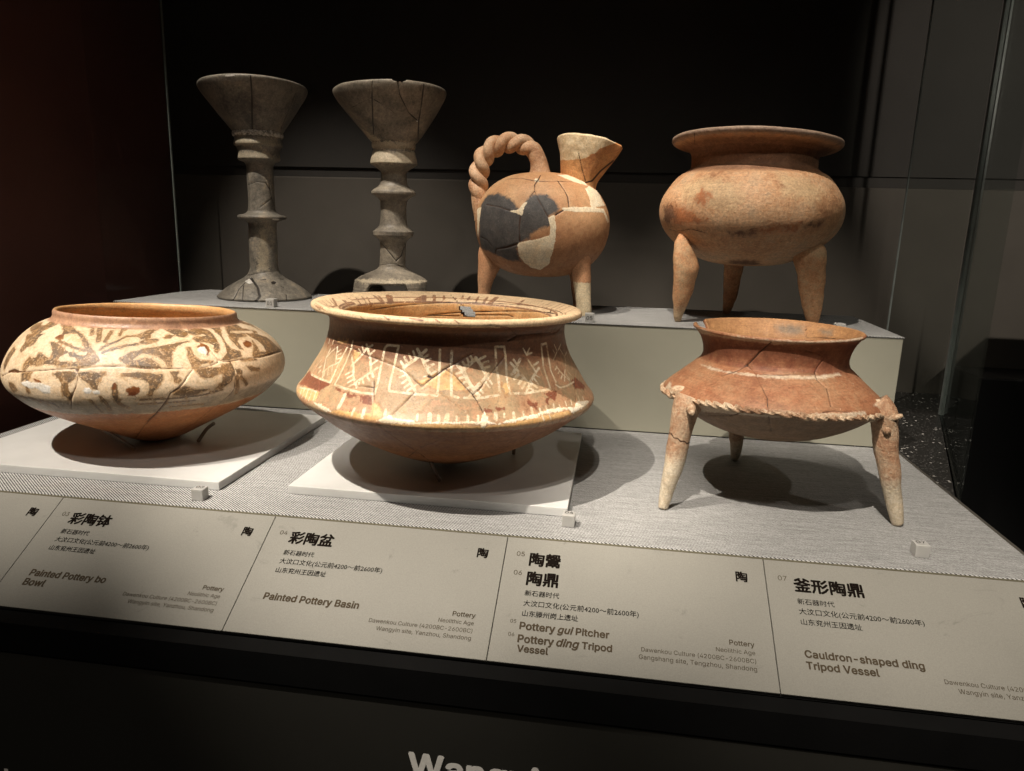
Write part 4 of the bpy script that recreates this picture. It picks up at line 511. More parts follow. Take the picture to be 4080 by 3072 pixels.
GLYPHS = {' ':(188,[]),
'(':(273,[[89,207,90,244,94,283,100,324,109,364,119,403,132,441,145,477,160,510,176,539,236,539,219,503,204,466,191,428,179,390,169,351,161,313,156,276,152,241,151,207,152,176,155,145,160,115,167,83,177,50,188,16,202,-19,218,-57,236,-96,176,-96,150,-46,128,4,111,55,99,106,91,156]]),
')':(273,[[37,-96,56,-56,72,-18,86,18,97,52,106,85,113,116,118,147,121,177,122,207,121,241,117,276,112,313,104,351,94,390,82,428,69,466,54,503,37,539,97,539,113,510,128,477,142,441,154,403,164,364,173,323,179,283,183,244,184,207,181,156,174,104,161,53,144,3,123,-47,97,-96]]),
',':(188,[[37,-119,67,71,137,71,84,-119]]),
'-':(453,[[337,244,337,188,114,188,114,244]]),
'0':(453,[[227,-7,191,-3,158,7,130,24,105,48,85,77,69,113,57,155,50,202,48,254,50,306,57,353,69,395,85,431,106,461,130,484,159,502,191,512,227,516,262,512,294,502,323,484,347,461,368,431,384,395,396,353,403,306,405,254,403,202,396,155,384,113,368,77,348,48,323,24,295,7,263,-3],[227,50,250,52,271,60,290,74,306,92,320,116,330,144,338,176,342,213,344,254,342,295,338,332,330,365,320,393,306,416,290,435,271,449,250,457,227,460,203,457,182,449,163,435,147,416,134,393,123,365,115,332,111,295,109,254,111,213,115,176,123,144,134,116,147,92,163,74,182,60,203,52]]),
'1':(453,[[76,0,76,55,391,55,391,0],[276,509,276,0,212,0,212,448,209,448,86,358,86,427,198,509]]),
'2':(453,[[64,0,64,47,234,229,252,248,268,266,282,282,294,298,303,312,311,327,316,341,319,356,320,371,319,389,315,405,308,419,298,431,287,441,273,449,258,455,241,458,224,460,205,458,187,454,172,447,159,438,148,427,139,413,132,398,128,381,127,362,65,362,68,391,75,418,86,442,102,464,121,482,143,496,168,507,195,513,225,516,254,513,281,507,306,497,328,482,346,465,361,445,372,423,379,398,381,372,380,354,376,336,371,318,362,299,351,280,336,259,317,235,294,209,267,180,153,60,153,57,389,57,389,0]]),
'3':(453,[[218,-7,188,-5,159,1,133,10,108,22,88,38,70,57,57,79,48,104,44,132,109,132,112,115,118,100,126,87,137,76,150,66,165,59,182,54,199,51,218,50,239,51,257,55,275,61,290,69,304,80,315,93,323,108,327,125,329,145,328,163,323,180,316,196,305,211,292,223,275,234,254,241,229,246,201,248,157,248,157,299,288,448,288,452,70,452,70,509,372,509,372,461,211,278,211,289,247,290,279,286,308,276,333,262,354,244,371,222,383,198,390,173,393,145,390,116,383,90,370,66,353,45,333,27,309,12,281,2,251,-5]]),
'4':(453,[[40,105,40,158,247,509,311,509,108,166,108,163,413,163,413,105],[282,0,282,121,282,146,282,318,343,318,343,0]]),
'5':(453,[[221,-7,192,-5,165,1,140,11,118,25,99,41,83,60,71,82,63,105,60,130,122,130,125,115,130,102,138,89,148,78,160,68,173,60,188,54,204,51,221,50,241,51,259,56,276,64,291,75,304,89,314,104,322,122,326,141,328,162,326,183,321,203,313,221,303,237,290,251,275,262,257,270,238,275,218,277,201,276,184,273,167,268,152,262,139,255,128,246,67,253,96,509,366,509,366,452,150,452,134,301,136,301,148,311,162,318,177,325,194,330,211,333,229,334,252,332,273,328,294,321,313,311,330,299,345,285,358,269,370,251,379,231,385,210,389,187,391,163,388,132,381,102,369,76,352,52,332,32,309,15,282,3,253,-4]]),
'6':(453,[[226,-7,196,-4,168,3,142,15,119,31,100,51,84,74,73,101,66,130,63,162,65,187,71,212,80,239,93,268,112,302,137,340,252,509,322,509,151,261,145,261,151,270,157,279,165,288,174,295,184,302,196,307,208,311,221,313,235,314,264,312,291,305,316,295,337,280,355,262,369,240,380,215,387,187,389,157,386,127,379,98,368,73,352,50,333,30,310,14,284,3,256,-4],[226,48,245,50,263,55,278,63,292,73,304,86,314,101,321,119,326,137,327,157,326,178,321,196,314,213,304,228,292,241,278,251,263,259,245,264,226,265,207,264,190,259,174,252,160,241,148,229,138,214,131,197,126,179,125,158,126,138,131,119,138,102,148,86,160,73,174,63,190,55,207,50]]),
'7':(453,[[97,0,323,448,323,452,62,452,62,509,390,509,390,449,165,0]]),
'8':(453,[[226,-7,193,-5,163,1,135,11,111,25,91,42,74,62,62,84,54,109,52,135,53,156,58,176,65,195,75,212,87,228,101,241,117,252,134,260,153,265,153,267,129,276,109,289,93,308,80,330,73,354,70,380,72,405,79,429,90,450,105,469,124,485,146,498,170,508,197,514,226,516,255,514,282,508,306,498,328,485,346,469,361,450,373,429,379,405,382,380,379,354,372,330,359,308,343,289,323,276,300,267,300,265,318,260,335,252,351,241,365,228,377,212,387,195,395,176,399,156,401,135,398,109,391,84,378,62,362,42,341,25,317,11,289,1,259,-5],[226,49,248,50,267,54,285,60,300,69,313,79,323,91,330,106,335,121,337,139,335,157,330,173,322,189,311,202,298,213,283,223,265,230,246,234,226,235,206,234,187,230,169,223,154,213,140,202,130,189,122,173,117,157,115,139,117,121,121,106,129,91,139,79,152,69,167,60,185,54,205,50],[226,290,244,291,259,294,274,300,287,308,298,318,307,330,314,344,318,359,319,376,318,392,314,407,308,420,299,432,288,442,275,449,260,455,244,459,226,460,208,459,192,455,177,449,164,442,153,432,144,420,138,407,134,392,133,376,134,359,138,344,144,330,153,318,164,308,178,300,192,294,209,291]]),
'9':(453,[[226,516,256,513,284,506,310,494,333,478,352,458,368,434,379,408,386,378,389,347,387,322,382,296,373,270,359,240,340,207,315,168,200,0,130,0,301,248,307,248,302,238,295,229,287,221,278,214,268,207,257,202,244,198,231,195,218,195,188,197,161,203,137,214,116,229,98,247,83,269,72,294,66,321,63,352,66,382,73,411,85,436,100,459,120,479,142,494,168,506,196,513],[226,460,207,459,190,454,174,446,160,435,148,423,138,407,131,390,127,372,125,352,127,331,131,313,138,295,148,280,160,268,174,257,190,250,207,245,226,243,245,245,262,249,278,257,293,267,305,280,314,295,322,312,326,330,327,350,326,371,322,390,314,407,305,422,293,435,279,446,263,454,245,459]]),
'A':(480,[[16,0,201,509,276,509,463,0,395,0,287,302,280,323,272,346,264,372,255,402,244,438,232,478,245,478,233,437,222,402,213,371,204,345,197,322,190,302,85,0],[110,142,110,199,370,199,370,142]]),
'B':(456,[[60,0,60,509,241,509,274,507,303,501,329,491,350,477,367,461,381,442,390,421,396,398,398,374,397,353,393,336,387,320,378,307,368,295,356,286,343,278,329,272,315,267,315,262,331,260,347,254,363,245,378,234,391,220,402,203,411,184,416,161,418,136,416,111,410,88,400,67,386,48,367,31,344,18,317,8,284,2,246,0],[125,57,245,57,281,60,309,67,330,80,344,96,352,115,355,137,354,153,350,169,342,184,332,197,320,209,305,218,288,225,269,229,248,231,125,231],[125,285,238,285,256,287,273,290,288,296,302,304,313,314,323,326,330,340,334,355,336,372,333,393,325,412,312,429,294,442,270,449,240,452,125,452]]),
'C':(510,[[267,-7,225,-3,186,7,150,25,118,49,92,79,70,115,53,157,43,203,40,254,43,305,53,352,70,393,92,429,118,459,150,484,186,501,225,512,267,516,292,514,317,511,340,504,362,496,383,485,402,471,419,456,434,438,448,418,459,397,467,373,473,348,408,348,404,365,397,380,389,395,380,407,369,418,357,428,344,437,330,444,315,449,300,453,284,455,267,456,237,453,209,445,183,432,160,414,141,391,125,364,113,332,106,295,103,254,106,213,113,177,125,145,141,117,161,94,184,76,209,63,237,56,267,53,284,54,300,56,315,60,330,65,344,72,357,81,369,90,380,102,389,114,397,128,404,144,408,160,473,160,467,135,459,112,448,91,435,71,420,53,402,38,383,24,363,13,340,5,317,-2,293,-6]]),
'D':(502,[[125,509,125,0,60,0,60,509],[219,0,96,0,96,57,215,57,254,60,288,68,318,81,343,99,363,122,379,149,390,181,397,216,399,255,397,294,390,329,379,361,364,388,344,410,319,428,291,441,258,449,221,452,93,452,93,509,225,509,272,505,315,495,352,478,385,455,412,426,433,391,449,351,458,306,461,255,458,205,449,159,433,119,411,83,384,54,351,31,312,14,268,3]]),
'G':(520,[[269,-7,225,-3,185,7,149,25,118,49,91,79,69,116,53,157,43,203,40,254,43,305,53,352,69,393,91,429,117,459,149,484,184,501,223,512,265,516,291,514,316,510,340,504,363,494,384,483,403,469,421,453,436,436,449,416,460,395,468,373,474,349,408,349,402,365,395,379,387,393,378,406,367,417,356,427,343,436,330,443,315,448,300,453,283,455,265,456,236,453,209,445,183,432,160,414,141,392,125,364,113,332,106,295,103,254,106,213,113,177,125,145,141,117,161,95,184,76,210,63,238,56,269,53,296,55,321,61,345,71,365,85,382,102,396,123,406,147,413,173,415,202,434,199,283,199,283,256,478,256,478,200,475,160,466,124,451,91,430,62,406,38,376,19,344,5,308,-4]]),
'N':(523,[[60,0,60,509,136,509,343,183,349,174,355,163,363,151,370,137,379,122,387,107,396,90,405,73,414,55,405,54,403,72,402,90,401,108,400,126,399,142,399,157,399,195,399,509,463,509,463,0,387,0,202,290,177,331,168,346,159,363,148,381,107,452,119,454,122,384,124,328,125,291,125,0]]),
'P':(445,[[60,0,60,509,235,509,272,506,304,499,332,487,356,471,375,452,390,430,400,404,406,377,409,348,406,318,400,291,390,265,375,243,356,223,332,207,304,195,272,188,235,186,125,186,125,0],[125,242,232,242,257,244,279,248,297,256,312,266,324,279,333,294,339,310,343,328,344,348,343,367,339,385,333,402,324,416,312,428,297,439,279,446,257,451,232,452,125,452]]),
'S':(447,[[224,-9,188,-7,156,-1,127,9,102,23,81,40,64,60,51,83,42,109,38,137,104,137,108,118,114,102,123,88,135,76,150,66,166,59,184,53,204,50,224,49,246,50,267,54,286,60,303,69,317,79,329,92,338,106,344,122,345,139,344,154,339,168,332,179,322,189,310,197,296,205,280,211,263,217,245,222,184,239,145,253,112,269,86,289,67,313,56,341,52,372,54,400,62,425,75,448,92,468,113,484,137,498,165,508,195,514,227,516,259,514,289,508,316,498,340,484,360,468,377,449,390,427,397,403,401,378,337,378,331,402,320,421,302,437,280,449,254,456,225,459,204,457,185,454,167,448,152,440,139,430,129,418,121,405,116,391,115,376,117,359,122,345,131,334,142,324,155,315,169,308,184,302,198,297,212,293,264,279,279,275,295,270,311,264,328,256,344,248,359,238,372,226,384,213,394,198,402,180,407,161,408,139,406,112,399,87,386,64,370,43,349,25,323,11,294,0,261,-7]]),
'T':(449,[[32,452,32,509,417,509,417,452,257,452,257,0,192,0,192,452]]),
'V':(480,[[204,0,16,509,84,509,192,206,199,187,206,164,215,137,225,106,236,71,248,31,234,31,246,71,257,107,267,138,275,165,283,187,289,206,395,509,463,509,278,0]]),
'W':(686,[[155,0,16,509,82,509,163,196,167,179,171,162,175,145,187,94,190,76,194,58,197,40,189,40,192,58,196,76,200,94,203,111,207,128,211,145,224,196,306,509,380,509,461,196,466,179,470,162,474,145,486,94,490,76,494,58,497,40,488,40,492,58,495,76,499,94,502,111,506,128,510,145,523,196,603,509,669,509,530,0,455,0,368,323,362,345,357,368,351,391,346,417,341,445,336,475,350,475,345,446,340,420,335,395,330,371,324,347,318,323,230,0]]),
'Y':(472,[[203,0,203,208,16,509,91,509,192,344,203,327,213,309,222,292,231,274,240,254,249,230,224,230,233,254,242,275,251,293,260,310,270,327,280,344,381,509,455,509,268,208,268,0]]),
'a':(389,[[160,-9,136,-7,115,-3,94,5,76,15,60,29,48,45,38,63,32,84,30,108,32,128,36,146,43,161,53,174,64,184,77,193,92,200,108,206,125,211,143,214,160,217,178,220,234,227,247,229,257,231,265,235,271,240,274,246,275,255,275,257,274,272,271,285,267,297,260,307,251,315,240,322,227,327,212,330,196,331,178,330,163,327,149,322,137,316,126,309,118,301,110,292,104,283,100,274,41,291,51,313,63,331,78,346,95,358,113,368,133,375,153,380,173,383,194,384,208,384,223,382,239,379,255,375,271,369,286,360,300,350,312,336,322,320,330,301,335,278,337,251,337,0,276,0,276,52,272,52,267,43,260,34,252,25,242,16,229,8,215,1,199,-4,180,-7],[170,45,192,47,211,51,228,59,242,68,254,80,263,93,270,108,274,122,275,138,275,190,272,187,267,184,259,182,251,180,241,178,231,176,200,171,175,168,161,166,147,163,134,159,122,153,112,147,103,139,97,130,93,118,92,105,93,93,96,82,102,72,109,64,119,57,130,52,142,48,156,46]]),
'b':(424,[[229,-8,208,-7,189,-3,172,4,159,12,147,21,138,31,130,41,123,50,118,59,112,59,112,0,52,0,52,509,114,509,114,319,118,319,123,327,130,336,137,346,146,355,158,364,171,373,187,379,207,383,229,384,259,382,287,374,313,361,335,342,354,320,370,293,381,261,388,227,390,189,388,151,381,116,370,84,354,57,336,34,313,16,288,3,260,-6],[220,47,242,49,262,55,279,66,294,80,306,97,316,117,323,139,327,163,328,189,327,215,323,239,316,261,306,281,294,298,280,311,262,322,243,328,220,330,198,328,178,322,161,312,146,299,134,282,125,263,118,241,114,216,113,189,114,162,118,138,125,115,135,95,147,78,162,65,179,55,198,49]]),
'c':(396,[[207,-8,174,-5,144,3,117,16,93,35,72,58,56,85,44,116,36,150,34,187,36,225,44,260,56,291,72,318,93,341,117,360,144,374,174,382,207,384,225,384,243,381,260,377,276,371,291,364,305,356,318,346,329,335,340,322,349,308,356,293,361,277,303,262,300,272,295,281,290,289,284,297,277,304,270,311,261,316,252,321,242,325,231,328,220,329,207,330,184,328,163,321,145,310,130,296,118,278,108,258,102,236,98,212,96,187,98,163,102,139,108,117,118,97,130,80,145,66,163,55,184,49,207,46,220,47,231,49,242,52,253,55,262,60,271,66,278,73,285,80,291,89,297,98,301,107,304,117,363,102,357,86,350,70,341,56,331,43,319,32,306,21,292,12,277,5,261,-1,243,-5,226,-7]]),
'd':(424,[[195,-8,165,-6,137,3,111,16,89,34,70,57,55,84,43,116,36,151,34,189,36,227,43,261,55,293,70,320,89,342,112,361,137,374,165,382,196,384,218,383,237,379,253,373,266,364,278,355,287,346,295,336,301,327,306,319,311,319,311,509,372,509,372,0,313,0,313,59,306,59,301,50,295,41,287,31,277,21,266,12,252,4,236,-3,217,-7],[204,47,226,49,246,55,263,65,278,78,290,95,299,115,306,138,310,162,312,189,310,216,306,241,299,263,290,282,278,299,263,312,246,322,226,328,204,330,182,328,162,322,144,311,130,298,118,281,108,261,102,239,98,215,96,189,98,163,102,139,108,117,118,97,130,80,145,66,162,55,182,49]]),
'e':(404,[[212,-8,177,-5,145,3,117,16,92,35,72,58,56,85,44,116,36,150,34,187,36,224,43,258,55,290,71,317,91,340,115,359,142,373,172,382,205,384,226,383,246,380,266,374,285,366,303,355,319,341,334,324,347,305,357,282,365,256,369,227,371,194,371,169,96,169,97,151,102,127,110,106,121,88,135,73,151,61,169,53,190,48,212,46,227,47,241,49,254,53,265,58,276,65,285,73,293,82,300,93,305,105,365,91,358,72,348,55,335,39,320,26,302,14,282,4,261,-3,237,-7],[97,221,102,251,109,270,119,286,131,301,146,313,164,323,183,328,205,330,227,328,246,323,262,314,277,301,288,286,298,269,304,248,308,221]]),
'f':(254,[[228,379,228,327,6,327,6,379],[80,0,80,432,82,452,87,470,95,486,107,499,120,510,135,519,152,525,169,529,187,530,200,530,212,529,222,527,231,525,237,523,243,521,227,468,215,472,209,473,202,474,195,474,178,472,164,468,154,460,147,449,143,435,142,419,142,0]]),
'g':(425,[[207,-151,180,-149,156,-146,134,-140,114,-132,97,-122,82,-110,70,-97,59,-84,50,-69,101,-41,107,-49,114,-57,121,-66,131,-74,141,-82,154,-88,169,-93,187,-96,207,-97,236,-95,261,-87,282,-75,298,-58,308,-34,311,-6,311,68,306,68,301,60,294,51,287,41,277,32,266,23,252,16,236,10,217,6,195,5,165,7,138,14,113,27,90,43,71,65,55,90,43,120,36,154,34,191,36,229,43,263,55,293,70,320,90,342,112,361,138,374,166,382,196,384,218,383,237,379,253,373,267,365,279,356,288,346,296,336,302,327,308,319,313,319,313,379,372,379,372,-9,370,-40,363,-67,350,-90,334,-109,314,-124,290,-136,264,-144,237,-149],[205,59,227,61,246,66,263,75,278,87,290,103,300,121,307,142,311,166,312,193,311,219,307,242,300,264,291,283,278,299,264,312,247,322,227,328,205,330,182,328,162,322,145,312,130,298,118,282,108,262,102,241,98,218,96,193,98,167,102,144,109,123,118,104,130,88,145,76,163,66,183,61]]),
'h':(410,[[114,227,114,0,52,0,52,509,114,509,114,287,102,287,116,319,132,344,152,362,175,374,200,382,227,384,252,383,275,377,295,369,313,356,328,340,341,321,350,298,355,271,357,240,357,0,296,0,296,235,293,263,286,286,273,304,256,318,235,326,210,329,192,328,176,324,161,317,147,308,136,297,126,283,119,266,115,248]]),
'i':(167,[[84,443,72,444,63,448,54,455,47,463,43,472,41,483,43,494,47,504,54,512,63,518,72,522,84,524,95,522,105,518,114,512,121,504,125,494,126,483,125,472,121,463,114,455,105,448,95,444],[52,0,52,379,114,379,114,0]]),
'k':(381,[[52,0,52,509,114,509,114,0],[110,137,110,212,120,212,284,379,360,379,184,199,177,199],[294,0,148,186,191,229,372,0]]),
'l':(189,[[139,-2,112,0,91,8,74,20,62,37,55,59,52,84,52,509,114,509,114,99,114,83,116,71,120,62,126,57,134,53,146,52,160,53,170,54,181,3,162,-1,154,-2,147,-2]]),
'n':(410,[[114,227,114,0,52,0,52,379,112,379,112,287,102,287,116,319,132,344,152,362,175,374,200,382,227,384,252,383,274,377,295,369,313,356,328,340,340,321,350,298,355,271,357,240,357,0,296,0,296,235,293,263,286,286,273,304,256,318,235,326,210,329,192,328,176,324,161,317,147,308,136,297,126,283,119,266,115,248]]),
'o':(415,[[207,-8,174,-5,144,3,117,16,93,35,72,58,56,85,44,116,36,150,34,187,36,225,44,260,56,291,72,318,93,341,117,360,144,374,174,382,207,384,241,382,271,374,298,360,323,341,343,318,359,291,371,260,379,225,381,187,379,150,371,116,359,85,343,58,323,35,298,16,271,3,241,-5],[207,46,231,49,252,55,270,66,285,80,298,97,307,117,314,139,318,163,319,187,318,212,314,236,307,258,298,278,285,296,270,310,252,321,231,328,207,330,184,328,163,321,145,310,130,296,118,278,108,258,102,236,98,212,96,187,98,163,102,139,108,117,118,97,130,80,145,66,163,55,184,49]]),
'p':(424,[[52,-143,52,379,112,379,112,319,118,319,123,327,130,336,137,346,146,355,158,364,171,373,187,379,207,383,229,384,259,382,287,374,313,361,335,342,354,320,370,293,381,261,388,227,390,189,388,151,381,116,370,84,354,57,336,34,313,16,288,3,260,-6,229,-8,208,-7,189,-3,172,4,159,12,147,21,138,31,130,41,123,50,118,59,114,59,114,-143],[220,47,242,49,262,55,279,66,294,80,306,97,316,117,323,139,327,163,328,189,327,215,323,239,316,261,306,281,294,298,280,311,262,322,243,328,220,330,198,328,178,322,161,312,146,299,134,282,125,263,118,241,114,216,113,189,114,162,118,138,125,115,135,95,147,78,162,65,179,55,198,49]]),
'q':(424,[[372,-143,311,-143,311,59,306,59,301,50,294,41,287,31,277,21,266,12,252,4,236,-3,217,-7,195,-8,165,-6,137,3,111,16,89,34,70,57,55,84,43,116,36,151,34,189,36,227,43,261,55,293,70,320,89,342,112,361,137,374,165,382,196,384,218,383,237,379,253,373,266,364,278,355,287,346,295,336,301,327,306,319,313,319,313,379,372,379],[204,47,226,49,246,55,263,65,278,78,290,95,299,115,306,138,310,162,312,189,310,216,306,241,299,263,290,282,278,299,263,312,246,322,226,328,204,330,182,328,162,322,144,311,130,298,118,281,108,261,102,239,98,215,96,189,98,163,102,139,108,117,118,97,130,80,145,66,162,55,182,49]]),
'r':(259,[[52,0,52,379,112,379,112,321,115,321,124,339,136,354,152,367,171,377,191,383,213,385,229,384,243,384,243,322,230,324,223,325,215,326,207,326,190,324,174,321,159,315,146,306,135,296,126,284,119,269,115,254,114,237,114,0]]),
's':(365,[[182,-8,157,-7,133,-3,112,3,93,12,76,24,62,38,50,54,41,73,35,94,94,107,100,87,111,72,124,60,140,52,160,47,181,45,206,47,227,53,244,62,257,74,265,88,268,103,266,115,262,126,254,136,243,144,229,150,212,155,149,170,118,180,92,192,72,208,58,227,49,249,47,274,49,295,55,314,65,332,79,347,95,360,115,370,137,378,161,383,187,384,212,383,234,379,254,372,271,363,286,352,299,339,309,324,318,308,324,290,268,277,262,291,254,304,242,316,228,325,210,331,187,333,166,331,147,326,131,317,118,305,111,292,108,277,110,264,115,253,124,243,136,235,152,229,172,223,229,209,261,200,287,187,306,171,320,153,328,131,331,107,329,85,323,65,312,47,298,31,281,18,260,6,236,-2,210,-7]]),
't':(227,[[204,379,204,327,6,327,6,379],[65,471,126,471,126,98,127,83,130,70,136,61,144,55,156,51,170,50,185,51,202,54,213,2,206,0,199,-2,192,-3,184,-3,176,-4,168,-4,138,-1,112,7,92,21,77,41,68,64,65,93]]),
'u':(410,[[182,-5,158,-3,135,2,115,11,97,23,81,39,69,59,60,82,54,109,52,139,52,379,114,379,114,144,116,117,124,94,137,75,154,61,175,53,200,50,218,51,234,55,249,62,262,71,274,83,283,97,290,113,295,132,296,153,296,379,357,379,357,0,298,0,298,92,307,92,294,60,277,35,257,17,234,5,209,-3]]),
'v':(389,[[162,0,17,379,84,379,165,155,173,132,180,110,187,87,193,64,199,42,205,21,184,21,190,42,197,64,203,87,209,110,216,132,224,155,305,379,371,379,226,0]]),
'w':(567,[[137,0,22,379,87,379,133,214,140,190,147,164,154,137,161,107,168,75,175,41,165,41,172,74,179,105,185,135,192,163,199,189,206,214,252,379,316,379,361,214,368,189,375,163,381,136,388,106,395,75,402,41,391,41,398,75,406,106,413,135,420,163,427,189,433,214,480,379,544,379,429,0,368,0,319,172,304,225,300,243,295,262,290,280,276,338,290,338,277,280,262,225,258,207,253,189,248,172,199,0]]),
'y':(389,[[47,-139,61,-86,71,-87,83,-89,94,-90,104,-89,113,-86,122,-81,130,-74,138,-64,144,-51,150,-36,162,-1,17,379,84,379,165,155,173,132,180,109,187,87,193,64,199,42,205,21,184,21,190,42,196,64,202,87,209,110,216,132,224,155,305,379,371,379,204,-58,196,-77,187,-93,176,-107,165,-119,153,-128,139,-136,124,-141,109,-144,91,-145,82,-145,73,-144,64,-143,57,-142,52,-140]]),
'z':(380,[[42,0,42,46,254,320,254,323,48,323,48,379,332,379,332,331,126,60,126,56,339,56,339,0]])}
# ---------------------------------------------------------------- helpers
HP = .1627                      # top of the raised plinth
SL = math.radians(30.2)         # slope of the caption rail
def tag(o, label=None, cat=None, group=None, kind=None):
    if label: o['label'] = label
    if cat: o['category'] = cat
    if group: o['group'] = group
    if kind: o['kind'] = kind
    return o
def empty(name, loc=(0, 0, 0)):
    o = bpy.data.objects.new(name, None); C.objects.link(o); o.location = loc; o.empty_display_size = .02; return o
def link(name, me, mat, parent=None, smooth=False):
    o = bpy.data.objects.new(name, me); C.objects.link(o)
    if mat: me.materials.append(mat)
    if smooth: me.polygons.foreach_set('use_smooth', np.ones(len(me.polygons), bool))
    if parent: o.parent = parent; o.matrix_parent_inverse = Matrix.Translation(-parent.location)
    return o
def box(name, lo, hi, mat, parent=None, bevel=0.0, rot=None):
    bm = bmesh.new(); bmesh.ops.create_cube(bm, size=1)
    lo, hi = Vector(lo), Vector(hi)
    for v in bm.verts: v.co = Vector(((v.co.x + .5) * (hi.x - lo.x) + lo.x, (v.co.y + .5) * (hi.y - lo.y) + lo.y, (v.co.z + .5) * (hi.z - lo.z) + lo.z))
    if bevel: bmesh.ops.bevel(bm, geom=bm.edges[:], offset=bevel, segments=2, profile=.6, affect='EDGES')
    if rot:
        c = (lo + hi) / 2; bmesh.ops.rotate(bm, verts=bm.verts, cent=c, matrix=Matrix.Rotation(rot, 3, 'Z'))
    me = bpy.data.meshes.new(name); bm.to_mesh(me); bm.free(); return link(name, me, mat, parent)
def prism(name, quad, z0, z1, mat, parent=None, bevel=0.0):
    bm = bmesh.new(); a = [bm.verts.new((x, y, z0)) for x, y in quad]; b = [bm.verts.new((x, y, z1)) for x, y in quad]
    bm.faces.new(a[::-1]); bm.faces.new(b); n = len(quad)
    for i in range(n): bm.faces.new((a[i], a[(i + 1) % n], b[(i + 1) % n], b[i]))
    if bevel: bmesh.ops.bevel(bm, geom=bm.edges[:], offset=bevel, segments=2, profile=.6, affect='EDGES')
    me = bpy.data.meshes.new(name); bm.to_mesh(me); bm.free(); return link(name, me, mat, parent)
def grid_mesh(name, V, close=True, flip=False):
    n, m = V.shape[:2]; me = bpy.data.meshes.new(name)
    mm = m if close else m - 1
    I, J = np.meshgrid(np.arange(n - 1), np.arange(mm), indexing='ij'); J2 = (J + 1) % m
    F = np.stack([I * m + J, I * m + J2, (I + 1) * m + J2, (I + 1) * m + J], -1).reshape(-1, 4)
    if flip: F = F[:, ::-1]
    return me, F, V.reshape(-1, 3)
def fill(me, V, F, attrs=None):
    me.vertices.add(len(V)); me.vertices.foreach_set('co', np.ascontiguousarray(V, dtype=np.float32).ravel())
    me.loops.add(F.size); me.loops.foreach_set('vertex_index', np.ascontiguousarray(F, dtype=np.int32).ravel())
    me.polygons.add(len(F)); me.polygons.foreach_set('loop_start', np.arange(0, F.size, 4, dtype=np.int32))
    me.polygons.foreach_set('use_smooth', np.ones(len(F), bool))
    me.update(calc_edges=True)
    for k, a in (attrs or {}).items():
        at = me.attributes.new(k, 'FLOAT', 'POINT'); at.data.foreach_set('value', np.ascontiguousarray(a, dtype=np.float32).ravel())
    return me
def tube(name, pts, radii, mat, parent=None, sides=14, flat=1.0, seed=0, rough=0.0, squash=None, cap=True, extra=None):
    """round bar through pts with a radius at each; rings stay square to the path"""
    P = np.array(pts, float); R = np.array(radii, float); n = len(P)
    Tn = np.gradient(P, axis=0); Tn /= np.linalg.norm(Tn, axis=1)[:, None]
    ref = np.array([0, 1., 0]) if abs(Tn[0][1]) < .8 else np.array([1., 0, 0])
    rings = []; hs = []
    for i in range(n):
        a = ref - Tn[i] * (ref @ Tn[i]); a /= np.linalg.norm(a); b = np.cross(Tn[i], a)
        ph = np.linspace(0, 2 * np.pi, sides, endpoint=False)
        rings.append(P[i] + R[i] * (flat * np.cos(ph)[:, None] * a + np.sin(ph)[:, None] * b)); ref = a
    if cap:
        e = P[-1] + Tn[-1] * R[-1] * .25
        rings.append(P[-1] + (rings[-1] - P[-1]) * .72 + Tn[-1] * R[-1] * .22); rings.append(np.repeat(e[None], sides, 0) + (rings[-1] - P[-1]) * .01)
        rings.insert(0, np.repeat(P[0][None], sides, 0) + (rings[0] - P[0]) * .01)
    V = np.array(rings)
    if rough:
        c = V.mean(1, keepdims=True); d = V - c; L = np.linalg.norm(d, axis=2, keepdims=True) + 1e-6
        V = V + d / L * (vnoise(V.reshape(-1, 3), seed, 3, 70.).reshape(V.shape[:2] + (1,)) * rough) * np.clip(L / .004, 0, 1)
    me, F, VV = grid_mesh(name, V, True, True)
    at = {k: f(VV) for k, f in (extra or {}).items()}
    return link(name, fill(me, VV, F, at), mat, parent, True)
def resample(pts, n):
    """smooth curve (Catmull-Rom) through rows of any width, n samples"""
    P = np.array(pts, float); m = len(P); out = []
    t = np.linspace(0, m - 1, n)
    for u in t:
        i = min(int(u), m - 2); f = u - i
        p0 = P[max(i - 1, 0)]; p1 = P[i]; p2 = P[i + 1]; p3 = P[min(i + 2, m - 1)]
        out.append(.5 * ((2 * p1) + (-p0 + p2) * f + (2 * p0 - 5 * p1 + 4 * p2 - p3) * f * f + (-p0 + 3 * p1 - 3 * p2 + p3) * f ** 3))
    return np.array(out)

